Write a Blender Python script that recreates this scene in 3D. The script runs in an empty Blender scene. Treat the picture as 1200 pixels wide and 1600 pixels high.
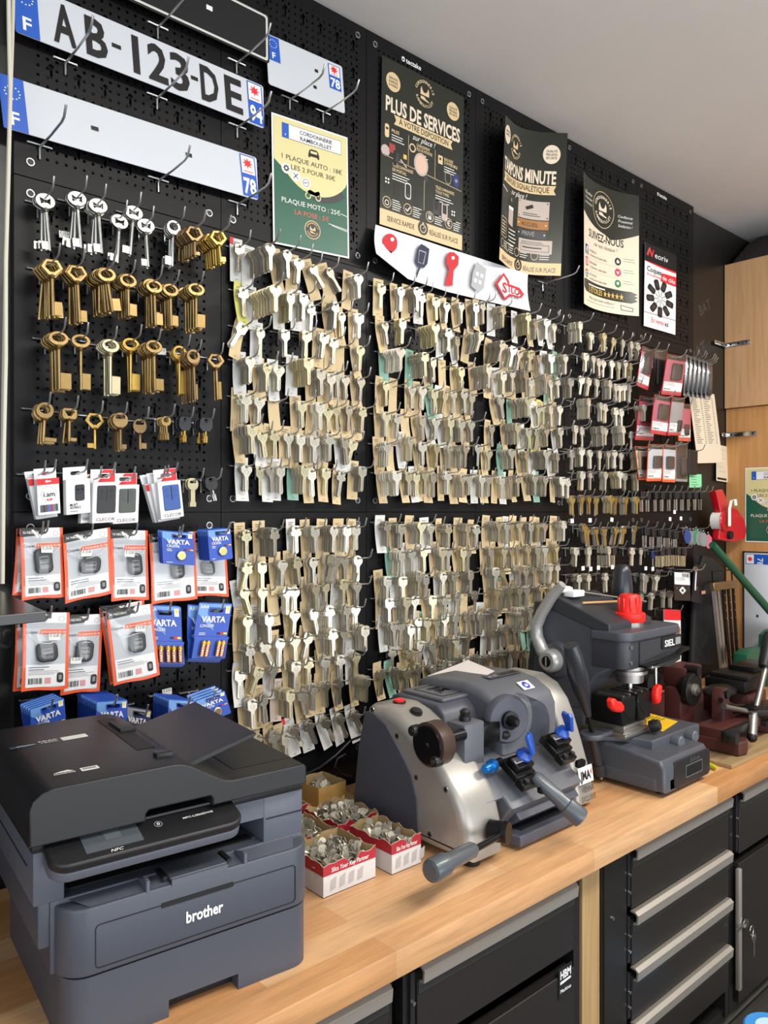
import bpy, bmesh, math, random
from mathutils import Vector, Matrix, Euler
random.seed(7)
R = math.radians
sc = bpy.context.scene
col = sc.collection

# ---------------------------------------------------------------- camera, world, lights, exposure
CAM_F, CAM_A, CAM_D, CAM_Z = 1210.0, math.atan(1360 / 1210.0), 1.45, 1.555
cam = bpy.data.cameras.new('camera'); camo = bpy.data.objects.new('camera', cam); col.objects.link(camo)
camo.location = (0, -CAM_D, CAM_Z); camo.rotation_euler = (R(90), 0, CAM_A - R(90))
cam.sensor_fit = 'VERTICAL'; cam.sensor_height = 36; cam.sensor_width = 27
cam.lens = 36 * CAM_F / 1600; cam.clip_start = .02
sc.camera = camo
w = bpy.data.worlds.new('world'); sc.world = w; w.use_nodes = True
bg = w.node_tree.nodes['Background']; bg.inputs[0].default_value = (.80, .90, 1.0, 1); bg.inputs[1].default_value = 0.8
sc.view_settings.view_transform = 'Standard'; sc.view_settings.look = 'None'
sc.view_settings.exposure = -0.38; sc.view_settings.gamma = 1
sc.view_settings.use_curve_mapping = False

def area(name, loc, size, power, color, target):
    l = bpy.data.lights.new(name, 'AREA'); l.shape = 'RECTANGLE'; l.size, l.size_y = size
    l.energy = power; l.color = color
    o = bpy.data.objects.new(name, l); col.objects.link(o); o.location = loc
    o.rotation_euler = (Vector(target) - Vector(loc)).to_track_quat('-Z', 'Y').to_euler()
    return o
area('ceiling_light', (1.1, -1.75, 2.70), (1.5, .35), 50, (1, .95, .87), (1.1, -1.2, 0))
area('ceiling_light', (2.7, -1.6, 2.70), (1.0, .3), 46, (1, .95, .87), (2.7, -1.0, 0))
area('window_and_fill_light', (-1.6, -2.6, 1.7), (1.6, 2.2), 42, (.88, .94, 1), (1.2, 0, 1.4))
area('window_and_fill_light', (1.5, -3.1, 1.0), (3.2, 1.2), 62, (.95, .97, 1), (2.0, -.7, 2.75))  # added fill aimed up to brighten the ceiling, standing in for street bounce

# ---------------------------------------------------------------- placing by real depth
S_, C_ = math.sin(CAM_A), math.cos(CAM_A)
def _ray(px, py):
    u = (px - 600) / CAM_F; v = (800 - py) / CAM_F
    return (C_ + u * S_, S_ - u * C_, v)
def W(px, py, off=0.0):            # point on a plane parallel to the key wall, off metres in front of it
    r = _ray(px, py); t = (CAM_D - off) / r[1]
    return Vector((r[0] * t, -off, CAM_Z + r[2] * t))
def T(px, py, z=.9):               # point on a level plane
    r = _ray(px, py); t = (z - CAM_Z) / r[2]
    return Vector((r[0] * t, -CAM_D + r[1] * t, z))
def XP(px, py, X):                 # point on a plane square to the key wall
    r = _ray(px, py); t = X / r[0]
    return Vector((X, -CAM_D + r[1] * t, CAM_Z + r[2] * t))

# ---------------------------------------------------------------- materials
def lin(h):
    h = h.lstrip('#'); c = [int(h[i:i + 2], 16) / 255 for i in (0, 2, 4)]
    return [(x / 12.92 if x <= .04045 else ((x + .055) / 1.055) ** 2.4) for x in c] + [1]
_m = {}
def mat(name, hexc, rough=.5, metal=0, noise=0, nscale=40, bump=0, bscale=200, vary=0, coat=0, spec=None):
    if name in _m: return _m[name]
    m = bpy.data.materials.new(name); m.use_nodes = True; nt = m.node_tree; b = nt.nodes['Principled BSDF']
    c = lin(hexc)
    b.inputs['Base Color'].default_value = c; b.inputs['Roughness'].default_value = rough; b.inputs['Metallic'].default_value = metal
    if spec is not None: b.inputs['Specular IOR Level'].default_value = spec
    if coat: b.inputs['Coat Weight'].default_value = coat; b.inputs['Coat Roughness'].default_value = .1
    last = None
    tc = None
    if noise or bump:
        tc = nt.nodes.new('ShaderNodeTexCoord')
    if noise:
        n = nt.nodes.new('ShaderNodeTexNoise'); n.inputs['Scale'].default_value = nscale; n.inputs['Detail'].default_value = 4
        nt.links.new(tc.outputs['Object'], n.inputs['Vector'])
        mx = nt.nodes.new('ShaderNodeMixRGB'); mx.inputs[1].default_value = [x * (1 - noise) for x in c[:3]] + [1]
        mx.inputs[2].default_value = [min(1, x * (1 + noise)) for x in c[:3]] + [1]
        nt.links.new(n.outputs['Fac'], mx.inputs[0]); last = mx.outputs[0]
    if vary:
        oi = nt.nodes.new('ShaderNodeObjectInfo'); h = nt.nodes.new('ShaderNodeHueSaturation')
        mr = nt.nodes.new('ShaderNodeMapRange'); mr.inputs[3].default_value = 1 - vary; mr.inputs[4].default_value = 1 + vary
        nt.links.new(oi.outputs['Random'], mr.inputs[0]); nt.links.new(mr.outputs[0], h.inputs['Value'])
        if last: nt.links.new(last, h.inputs['Color'])
        else: h.inputs['Color'].default_value = c
        last = h.outputs[0]
    if last: nt.links.new(last, b.inputs['Base Color'])
    if bump:
        n = nt.nodes.new('ShaderNodeTexNoise'); n.inputs['Scale'].default_value = bscale; n.inputs['Detail'].default_value = 3
        nt.links.new(tc.outputs['Object'], n.inputs['Vector'])
        bp = nt.nodes.new('ShaderNodeBump'); bp.inputs['Strength'].default_value = bump; bp.inputs['Distance'].default_value = .002
        nt.links.new(n.outputs['Fac'], bp.inputs['Height']); nt.links.new(bp.outputs[0], b.inputs['Normal'])
    _m[name] = m
    return m
def film(name, hexc='ffffff', fac=.16, rough=.12, tint='ffffff'):
    if name in _m: return _m[name]
    m = bpy.data.materials.new(name); m.use_nodes = True; nt = m.node_tree
    nt.nodes.remove(nt.nodes['Principled BSDF']); out = nt.nodes['Material Output']
    t = nt.nodes.new('ShaderNodeBsdfTransparent'); t.inputs[0].default_value = lin(tint)
    g = nt.nodes.new('ShaderNodeBsdfGlossy'); g.inputs[0].default_value = lin(hexc); g.inputs['Roughness'].default_value = rough
    mx = nt.nodes.new('ShaderNodeMixShader'); mx.inputs[0].default_value = fac
    nt.links.new(t.outputs[0], mx.inputs[1]); nt.links.new(g.outputs[0], mx.inputs[2]); nt.links.new(mx.outputs[0], out.inputs[0])
    _m[name] = m
    return m
def emat(name, hexc, s):
    if name in _m: return _m[name]
    m = mat(name, hexc, .3); b = m.node_tree.nodes['Principled BSDF']
    b.inputs['Emission Color'].default_value = lin(hexc); b.inputs['Emission Strength'].default_value = s
    return m
def nodes(name):
    m = bpy.data.materials.new(name); m.use_nodes = True
    _m[name] = m
    return m, m.node_tree, m.node_tree.nodes['Principled BSDF']

def pegboard_mat():
    m, nt, b = nodes('black perforated steel')
    b.inputs['Base Color'].default_value = lin('0d0d0f'); b.inputs['Roughness'].default_value = .42; b.inputs['Specular IOR Level'].default_value = .22
    N = nt.nodes.new; L = nt.links.new
    tc = N('ShaderNodeTexCoord'); sp = N('ShaderNodeSeparateXYZ'); L(tc.outputs['Object'], sp.inputs[0])
    def mt(op, a, bb=None, c=None):
        n = N('ShaderNodeMath'); n.operation = op
        for i, v in enumerate((a, bb, c)):
            if v is None: continue
            if isinstance(v, (int, float)): n.inputs[i].default_value = v
            else: L(v, n.inputs[i])
        return n.outputs[0]
    def holes(px, pz, ox, oz, rx, rz):
        fx = mt('SUBTRACT', mt('FLOORED_MODULO', mt('ADD', sp.outputs[0], ox), px), px / 2)
        fz = mt('SUBTRACT', mt('FLOORED_MODULO', mt('ADD', sp.outputs[2], oz), pz), pz / 2)
        dx = mt('DIVIDE', fx, rx); dz = mt('DIVIDE', fz, rz)
        return mt('LESS_THAN', mt('ADD', mt('MULTIPLY', dx, dx), mt('MULTIPLY', dz, dz)), 1)
    h = mt('MAXIMUM', holes(.0165, .0165, 0, 0, .0029, .0029), mt('MAXIMUM', holes(.0495, .066, .01, .02, .0048, .0048), holes(.0495, .066, .01, .031, .0026, .011)))
    # plain rim all round the panel
    inx = mt('LESS_THAN', mt('ABSOLUTE', mt('SUBTRACT', sp.outputs[0], .206)), .176)
    inz = mt('LESS_THAN', mt('ABSOLUTE', mt('SUBTRACT', sp.outputs[2], .3)), .268)
    h = mt('MULTIPLY', h, mt('MULTIPLY', inx, inz))
    t = N('ShaderNodeBsdfTransparent'); mx = N('ShaderNodeMixShader'); L(h, mx.inputs[0]); L(b.outputs[0], mx.inputs[1]); L(t.outputs[0], mx.inputs[2])
    L(mx.outputs[0], nt.nodes['Material Output'].inputs[0])
    return m
def butcher_mat():
    m, nt, b = nodes('beech butcher block'); N = nt.nodes.new; L = nt.links.new
    b.inputs['Roughness'].default_value = .38
    tc = N('ShaderNodeTexCoord')
    br = N('ShaderNodeTexBrick'); L(tc.outputs['Object'], br.inputs['Vector'])
    br.offset = .37; br.offset_frequency = 2; br.inputs['Scale'].default_value = 1
    br.inputs['Color1'].default_value = (0, 0, 0, 1); br.inputs['Color2'].default_value = (1, 1, 1, 1); br.inputs['Mortar'].default_value = (.15, .15, .15, 1)
    br.inputs['Mortar Size'].default_value = .0006; br.inputs['Brick Width'].default_value = .52; br.inputs['Row Height'].default_value = .062; br.inputs['Bias'].default_value = 0
    cr = N('ShaderNodeValToRGB'); L(br.outputs['Color'], cr.inputs[0])
    cr.color_ramp.elements[0].color = lin('b5804f'); cr.color_ramp.elements[1].color = lin('d0a478')
    e = cr.color_ramp.elements.new(.5); e.color = lin('c49263')
    mp = N('ShaderNodeMapping'); mp.inputs['Scale'].default_value = (6, 95, 95); L(tc.outputs['Object'], mp.inputs[0])
    n = N('ShaderNodeTexNoise'); n.inputs['Scale'].default_value = 1.5; n.inputs['Detail'].default_value = 6; n.inputs['Distortion'].default_value = .6; L(mp.outputs[0], n.inputs['Vector'])
    mp2 = N('ShaderNodeMapping'); mp2.inputs['Scale'].default_value = (3, 26, 26); L(tc.outputs['Object'], mp2.inputs[0])
    wv = N('ShaderNodeTexNoise'); wv.inputs['Scale'].default_value = 1.3; wv.inputs['Detail'].default_value = 3; wv.inputs['Distortion'].default_value = 1.4; L(mp2.outputs[0], wv.inputs['Vector'])
    ad = N('ShaderNodeMath'); ad.operation = 'ADD'; L(n.outputs['Fac'], ad.inputs[0]); L(wv.outputs['Fac'], ad.inputs[1])
    mr = N('ShaderNodeMapRange'); mr.inputs[1].default_value = .6; mr.inputs[2].default_value = 1.4; mr.inputs[3].default_value = .74; mr.inputs[4].default_value = 1.16; L(ad.outputs[0], mr.inputs[0])
    mx = N('ShaderNodeMixRGB'); mx.blend_type = 'MULTIPLY'; mx.inputs[0].default_value = 1; L(cr.outputs[0], mx.inputs[1]); L(mr.outputs[0], mx.inputs[2])
    L(mx.outputs[0], b.inputs['Base Color'])
    return m
def grain_mat(name, c1, c2, axis='Z', scale=1.0, rough=.45):
    if name in _m: return _m[name]
    m, nt, b = nodes(name); N = nt.nodes.new; L = nt.links.new
    b.inputs['Roughness'].default_value = rough
    tc = N('ShaderNodeTexCoord'); mp = N('ShaderNodeMapping')
    s = {'X': (4, 90, 90), 'Y': (90, 4, 90), 'Z': (90, 90, 4)}[axis]
    mp.inputs['Scale'].default_value = [v * scale for v in s]; L(tc.outputs['Object'], mp.inputs[0])
    n = N('ShaderNodeTexNoise'); n.inputs['Scale'].default_value = 1.2; n.inputs['Detail'].default_value = 6; n.inputs['Distortion'].default_value = .8; L(mp.outputs[0], n.inputs['Vector'])
    cr = N('ShaderNodeValToRGB'); cr.color_ramp.elements[0].position = .3; cr.color_ramp.elements[1].position = .7
    cr.color_ramp.elements[0].color = lin(c1); cr.color_ramp.elements[1].color = lin(c2); L(n.outputs['Fac'], cr.inputs[0]); L(cr.outputs[0], b.inputs['Base Color'])
    return m
def plank_mat():
    m, nt, b = nodes('grey plank floor'); N = nt.nodes.new; L = nt.links.new
    b.inputs['Roughness'].default_value = .5
    tc = N('ShaderNodeTexCoord'); br = N('ShaderNodeTexBrick'); L(tc.outputs['Object'], br.inputs['Vector'])
    br.inputs['Scale'].default_value = 1; br.inputs['Brick Width'].default_value = 1.1; br.inputs['Row Height'].default_value = .14; br.inputs['Mortar Size'].default_value = .003
    br.inputs['Color1'].default_value = lin('3a3733'); br.inputs['Color2'].default_value = lin('77726a'); br.inputs['Mortar'].default_value = lin('1c1a18')
    mp = N('ShaderNodeMapping'); mp.inputs['Scale'].default_value = (5, 80, 80); L(tc.outputs['Object'], mp.inputs[0])
    n = N('ShaderNodeTexNoise'); n.inputs['Scale'].default_value = 1; n.inputs['Detail'].default_value = 6; L(mp.outputs[0], n.inputs['Vector'])
    mx = N('ShaderNodeMixRGB'); mx.blend_type = 'MULTIPLY'; mx.inputs[0].default_value = .7; L(br.outputs[0], mx.inputs[1]); L(n.outputs[0], mx.inputs[2]); L(mx.outputs[0], b.inputs['Base Color'])
    return m
BLACK = mat('black plastic', '17171a', .45, noise=.15, nscale=300)
BLACKM = mat('black steel', '1c1b1c', .4)
DKGREY = mat('dark grey plastic', '3b3c42', .5, noise=.08, nscale=300, bump=.05, bscale=1500)
CHROME = mat('bright steel', 'c9c9c9', .22, 1)
STEEL = mat('satin steel', 'a9a6a0', .36, 1)
WIRE = mat('zinc wire', 'bcbcbc', .3, .8)
WHITE = mat('white card', 'e9e9e9', .55)
PAPER = mat('white paper', 'e4e2dc', .7)
RED = mat('red print', 'd8222c', .5)
# ---------------------------------------------------------------- mesh builder
def tag(o, label=None, cat=None, group=None, kind=None):
    if label: o['label'] = label
    if cat: o['category'] = cat
    if group: o['group'] = group
    if kind: o['kind'] = kind
    return o
def empty(name, loc, rz=0, label=None, cat=None, group=None):
    o = bpy.data.objects.new(name, None); col.objects.link(o); o.location = loc; o.rotation_euler = (0, 0, rz)
    o.empty_display_size = .02
    return tag(o, label, cat, group)
_fc = {}
def fill2d(loops, depth=0, bevel=0, res=1):
    cu = bpy.data.curves.new('t', 'CURVE'); cu.dimensions = '2D'; cu.fill_mode = 'BOTH'
    for lp in loops:
        s = cu.splines.new('POLY'); s.points.add(len(lp) - 1)
        for p, q in zip(s.points, lp): p.co = (q[0], q[1], 0, 1)
        s.use_cyclic_u = True
    bevel = min(bevel, depth / 2 - 1e-5) if depth else 0
    cu.extrude = max(depth / 2 - bevel, 0)
    if bevel > 0: cu.bevel_depth = bevel; cu.offset = -bevel; cu.bevel_resolution = res
    ob = bpy.data.objects.new('t', cu); me = bpy.data.meshes.new_from_object(ob)
    v = [tuple(x.co) for x in me.vertices]; f = [tuple(p.vertices) for p in me.polygons]
    bpy.data.objects.remove(ob); bpy.data.curves.remove(cu); bpy.data.meshes.remove(me)
    return v, f
def text2d(body, bold=0.0, shear=0.0):
    k = (body, bold, shear)
    if k in _fc: return _fc[k]
    cu = bpy.data.curves.new('t', 'FONT'); cu.body = body; cu.resolution_u = 2; cu.offset = bold; cu.shear = shear
    ob = bpy.data.objects.new('t', cu); me = bpy.data.meshes.new_from_object(ob)
    v = [(x.co.x, x.co.y) for x in me.vertices]; f = [tuple(p.vertices) for p in me.polygons]
    bpy.data.objects.remove(ob); bpy.data.curves.remove(cu); bpy.data.meshes.remove(me)
    _fc[k] = (v, f)
    return v, f
def loft_faces(n, m, close=True):
    f = []
    for i in range(m - 1):
        for j in range(n if close else n - 1):
            a = i * n + j; b2 = i * n + (j + 1) % n
            f.append((a, b2, b2 + n, a + n))
    return f
class MB:
    def __init__(s): s.v = []; s.f = []; s.mi = []; s.sm = []; s.mats = []
    def _m(s, m):
        if m not in s.mats: s.mats.append(m)
        return s.mats.index(m)
    def add(s, v, f, m, smooth=False, M=None):
        o = len(s.v); k = s._m(m)
        s.v += [tuple(M @ Vector(p)) if M is not None else tuple(p) for p in v]
        for q in f: s.f.append(tuple(i + o for i in q)); s.mi.append(k); s.sm.append(smooth)
        return s
    def box(s, c, d, m, bev=0, seg=2, M=None, smooth=None):
        bm = bmesh.new(); bmesh.ops.create_cube(bm, size=1)
        for v in bm.verts: v.co = Vector((v.co.x * d[0], v.co.y * d[1], v.co.z * d[2]))
        if bev: bmesh.ops.bevel(bm, geom=bm.edges[:], offset=min(bev, min(d) * .49), segments=seg, profile=.5, affect='EDGES')
        MM = Matrix.Translation(c) if M is None else M @ Matrix.Translation(c)
        s.addbm(bm, m, bev > 0 and seg > 1, MM); return s
    def bx(s, a, b, m, bev=0, seg=2, M=None):
        return s.box([(a[i] + b[i]) / 2 for i in range(3)], [abs(b[i] - a[i]) for i in range(3)], m, bev, seg, M)
    def addbm(s, bm, m, smooth=False, M=None):
        bm.verts.index_update()
        s.add([v.co[:] for v in bm.verts], [[v.index for v in f.verts] for f in bm.faces], m, smooth, M); bm.free()
    def cyl(s, p0, p1, r0, m, r1=None, n=20, cap=True, M=None, smooth=True):
        return s.lathe(p0, p1, [(0, r0), (1, r0 if r1 is None else r1)], m, n, cap, M, smooth)
    def lathe(s, p0, p1, prof, m, n=20, cap=True, M=None, smooth=True):   # prof: (fraction along, radius)
        p0 = Vector(p0); p1 = Vector(p1); d = p1 - p0; z = d.normalized()
        x = z.orthogonal().normalized(); y = z.cross(x); v = []; k = len(prof)
        for t, r in prof:
            for i in range(n):
                a = 2 * math.pi * i / n
                v.append(p0 + d * t + (x * math.cos(a) + y * math.sin(a)) * r)
        s.add(v, loft_faces(n, k), m, smooth, M)
        if cap:
            s.add(v[:n], [tuple(range(n))[::-1]], m, False, M); s.add(v[-n:], [tuple(range(n))], m, False, M)
        return s
    def tube(s, pts, r, m, n=8, M=None, cap=True, flat=None):
        pts = [Vector(p) for p in pts]; v = []; up = Vector((0, 0, 1)); x = None
        rs = r if isinstance(r, (list, tuple)) else [r] * len(pts)
        for i, p in enumerate(pts):
            d = (pts[min(i + 1, len(pts) - 1)] - pts[max(i - 1, 0)]).normalized()
            if x is None: x = d.orthogonal().normalized()
            else:
                x = x - d * x.dot(d)
                x = x.normalized() if x.length > 1e-6 else d.orthogonal().normalized()
            y = d.cross(x)
            for k in range(n):
                a = 2 * math.pi * k / n
                v.append(p + (x * math.cos(a) + y * math.sin(a)) * rs[i])
        f = loft_faces(n, len(pts))
        s.add(v, f, m, True, M)
        if cap:
            s.add(v[:n], [tuple(range(n))[::-1]], m, False, M); s.add(v[-n:], [tuple(range(n))], m, False, M)
        return s
    def prism(s, loops, depth, m, M, bev=0, res=1, smooth=False):  # 2D loops in local xy, extruded +-depth/2 in z, placed by M
        if loops and not isinstance(loops[0][0], (list, tuple)): loops = [loops]
        v, f = fill2d(loops, depth, bev, res); return s.add(v, f, m, smooth, M)
    def sphere(s, c, r, m, n=16, sc_=(1, 1, 1), M=None):
        bm = bmesh.new(); bmesh.ops.create_uvsphere(bm, u_segments=n, v_segments=n // 2 + 1, radius=1)
        MM = Matrix.Translation(c) @ Matrix.Diagonal((r * sc_[0], r * sc_[1], r * sc_[2], 1))
        s.addbm(bm, m, True, MM if M is None else M @ MM); return s
    def text(s, body, M, h, m, align='c', bold=.012, w=None, lift=.0004, shear=0, sx=1):   # lies in M's xy plane
        v, f = text2d(body, bold, shear)
        if not v: return s
        x0 = min(p[0] for p in v); x1 = max(p[0] for p in v); k = h / .69; kx = k * sx
        if w: kx = w / (x1 - x0)
        ox = {'l': x0, 'c': (x0 + x1) / 2, 'r': x1}[align]
        return s.add([((p[0] - ox) * kx, p[1] * k, lift) for p in v], f, m, False, M)
    def build(s, name, parent=None, local=False, loc=None):
        me = bpy.data.meshes.new(name)
        off = Vector((0, 0, 0))
        if parent is not None and not local: off = Vector(parent.location)
        if loc is not None: off = Vector(loc)
        me.from_pydata([tuple(Vector(p) - off) for p in s.v], [], s.f)
        for m in s.mats: me.materials.append(m)
        me.polygons.foreach_set('material_index', s.mi); me.polygons.foreach_set('use_smooth', s.sm)
        me.update()
        if any(s.sm): me.set_sharp_from_angle(angle=R(42))
        o = bpy.data.objects.new(name, me); col.objects.link(o)
        if parent is not None: o.parent = parent
        elif loc is not None: o.location = loc
        return o
def wallM(p, tilt=0, yaw=0):      # local x to the right along the wall, y up, z out into the room
    M = Matrix(((1, 0, 0, p[0]), (0, 0, -1, p[1]), (0, 1, 0, p[2]), (0, 0, 0, 1)))
    return M @ Matrix.Rotation(yaw, 4, 'Y') @ Matrix.Rotation(tilt, 4, 'Z')
def frameM(o, x, y):
    x = Vector(x).normalized(); y = Vector(y); y = (y - x * y.dot(x)).normalized(); z = x.cross(y)
    return Matrix(((x[0], y[0], z[0], o[0]), (x[1], y[1], z[1], o[1]), (x[2], y[2], z[2], o[2]), (0, 0, 0, 1)))
def circ(cx, cy, r, n=24, ry=None, a0=0, a1=360):
    ry = ry or r; full = a1 - a0 == 360
    return [(cx + r * math.cos(R(a0 + (a1 - a0) * i / (n if full else n - 1))), cy + ry * math.sin(R(a0 + (a1 - a0) * i / (n if full else n - 1)))) for i in range(n)]
def rrect(x0, y0, x1, y1, r, n=5):
    p = []
    for cx, cy, a in ((x1 - r, y1 - r, 0), (x0 + r, y1 - r, 90), (x0 + r, y0 + r, 180), (x1 - r, y0 + r, 270)):
        p += [(cx + r * math.cos(R(a + 90 * i / (n - 1))), cy + r * math.sin(R(a + 90 * i / (n - 1)))) for i in range(n)]
    return p
class Print:        # a printed sheet: millimetres from its top left corner, y down; every ink is a thin layer on the sheet
    def __init__(s, w, h): s.w = w; s.h = h; s.e = []
    def raw(s, v, f, m, L): s.e.append((v, f, m, L)); return s
    def poly(s, p, m, L=1): v, f = fill2d([p]); return s.raw([(a[0], a[1]) for a in v], f, m, L)
    def polys(s, ps, m, L=1): v, f = fill2d(ps); return s.raw([(a[0], a[1]) for a in v], f, m, L)
    def rect(s, x, y, w, h, m, L=1): return s.raw([(x, y), (x + w, y), (x + w, y + h), (x, y + h)], [(0, 1, 2, 3)], m, L)
    def circ(s, x, y, r, m, L=1, ry=None, n=24): return s.raw(circ(x, y, r, n, ry), [tuple(range(n))], m, L)
    def ring(s, x, y, r, t, m, L=1): return s.polys([circ(x, y, r, 28), circ(x, y, r - t, 28)], m, L)
    def line(s, x0, y0, x1, y1, t, m, L=1):
        d = Vector((x1 - x0, y1 - y0)).normalized() * t / 2; n = (-d.y, d.x)
        return s.raw([(x0 + n[0], y0 + n[1]), (x1 + n[0], y1 + n[1]), (x1 - n[0], y1 - n[1]), (x0 - n[0], y0 - n[1])], [(0, 1, 2, 3)], m, L)
    def pl(s, pts, t, m, L=1):
        for a, b in zip(pts, pts[1:]): s.line(*a, *b, t, m, L)
        return s
    def greek(s, x, y, w, n, dy, t, m, L=1):
        for i in range(n): s.rect(x, y + i * dy, w * random.uniform(.7, 1), t, m, L)
        return s
    def bars(s, x, y, w, h, n, m, L=2):
        for i in range(n): s.rect(x + w * i / n, y, w / n * random.choice((.3, .5, .7)), h, m, L)
        return s
    def text(s, b, x, y, h, m, L=2, align='c', bold=.012, w=None, rot=0, sx=1, shear=0):     # y = baseline
        v, f = text2d(b, bold, shear)
        if not v: return s
        x0 = min(p[0] for p in v); x1 = max(p[0] for p in v); k = h / .69; kx = w / (x1 - x0) if w else k * sx
        ox = {'l': x0, 'c': (x0 + x1) / 2, 'r': x1}[align]; c, sn = math.cos(R(rot)), math.sin(R(rot)); o = []
        for p in v:
            a, d = (p[0] - ox) * kx, p[1] * k
            o.append((x + a * c - d * sn, y - (a * sn + d * c)))
        return s.raw(o, f, m, L)
    def arc(s, b, cx, cy, r, a0, a1, h, m, L=2, flip=False, bold=.02):
        for i, ch in enumerate(b):
            a = a0 + (a1 - a0) * i / max(1, len(b) - 1)
            x = cx + r * math.cos(R(a)); y = cy - r * math.sin(R(a))
            if ch != ' ': s.text(ch, x, y, h, m, L, rot=a - 90 if not flip else a + 90, bold=bold)
        return s
    def mesh(s, mb, mapf, paper, nx=1, back=None, thick=.0005, lift=.00022):
        vs = []; g = [(i / nx * s.w, j * s.h) for j in (0, 1) for i in range(nx + 1)]
        v = [mapf(x, y, 0) for x, y in g] + [mapf(x, y, -thick) for x, y in g]; n = nx + 1; f = []
        for i in range(nx):
            f.append((i, i + n, i + n + 1, i + 1)); f.append((i + 2 * n, i + 2 * n + 1, i + 3 * n + 1, i + 3 * n))
            f.append((i, i + 1, i + 1 + 2 * n, i + 2 * n)); f.append((i + n, i + 3 * n, i + 3 * n + 1, i + n + 1))
        f.append((0, 2 * n, 3 * n, n)); f.append((nx, n + nx, 3 * n + nx, 2 * n + nx))
        mb.add(v, f, paper, nx > 1)
        for ev, ef, em, L in s.e:
            if nx > 1:
                bm = bmesh.new(); bv = [bm.verts.new((p[0], p[1], 0)) for p in ev]
                for q in ef:
                    try: bm.faces.new([bv[i] for i in q])
                    except ValueError: pass
                for i in range(1, nx):
                    xx = s.w * i / nx
                    if min(p[0] for p in ev) < xx < max(p[0] for p in ev):
                        bmesh.ops.bisect_plane(bm, geom=bm.verts[:] + bm.edges[:] + bm.faces[:], plane_co=(xx, 0, 0), plane_no=(1, 0, 0), dist=1e-6)
                bm.verts.index_update(); ev = [(a.co.x, a.co.y) for a in bm.verts]; ef = [[a.index for a in q.verts] for q in bm.faces]; bm.free()
            mb.add([mapf(p[0], p[1], lift * L) for p in ev], ef, em, False)
        return mb
def flatmap(o, ex, ey, w, h, bend=None):     # o top-left corner, ex / ey full edge vectors
    o = Vector(o); ex = Vector(ex); ey = Vector(ey); n = -(ex.cross(ey)).normalized()
    if n.y > 0: n = -n
    def f(x, y, l):
        u, v = x / w, y / h
        b = bend(u, v) if bend else 0
        return o + ex * u + ey * v + n * (l + b)
    return f
# ================================================================ THE ROOM
def struct(o): o['kind'] = 'structure'; return o
CEILM = mat('painted plaster ceiling', 'e6e1dc', .8, noise=.05, nscale=3, bump=.25, bscale=25)
PLY = mat('film faced black plywood', '151312', .38, noise=.35, nscale=9)
PLYINK = mat('grey stencil ink', '3a3735', .5)
OAK = grain_mat('light oak laminate', 'c09468', 'd0a67c', 'Z', .8)
OAKD = grain_mat('warm oak laminate', 'b9834d', 'c9965f', 'Z', .8)
mb = MB(); mb.bx((-2.2, -3.2, .19), (3.7, .12, .25), plank_mat()); struct(mb.build('floor'))
mb = MB(); mb.bx((-2.2, -3.2, 2.75), (3.9, .12, 2.83), CEILM); struct(mb.build('ceiling'))
mb = MB(); mb.bx((-2.2, .018, .25), (3.6, .10, 2.735), PLY)
for (x, z, t, h) in ((2.99, 2.17, 'BAT', .05), (2.98, 2.08, 'MAX2', .03), (3.03, 1.98, 'BAT', .05), (3.04, 2.36, 'BAT', .04), (.385, 1.30, 'MAX2', .03), (.30, 1.42, 'BAT', .05), (3.08, 1.10, 'BAT', .05)):
    M = Matrix.Translation((x, .018, z)) @ Matrix(((1, 0, 0, 0), (0, 0, -1, 0), (0, 1, 0, 0), (0, 0, 0, 1))) @ Matrix.Rotation(R(28), 4, 'Z')
    mb.text(t, M, h, PLYINK, bold=.02)
struct(mb.build('wall_back'))
mb = MB(); mb.bx((3.6, -3.2, .25), (3.7, .12, 2.75), mat('painted side wall', '8d8984', .8)); struct(mb.build('wall_right'))
mb = MB()
v = lambda px, py, X=3.213: XP(px, py, X)
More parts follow.
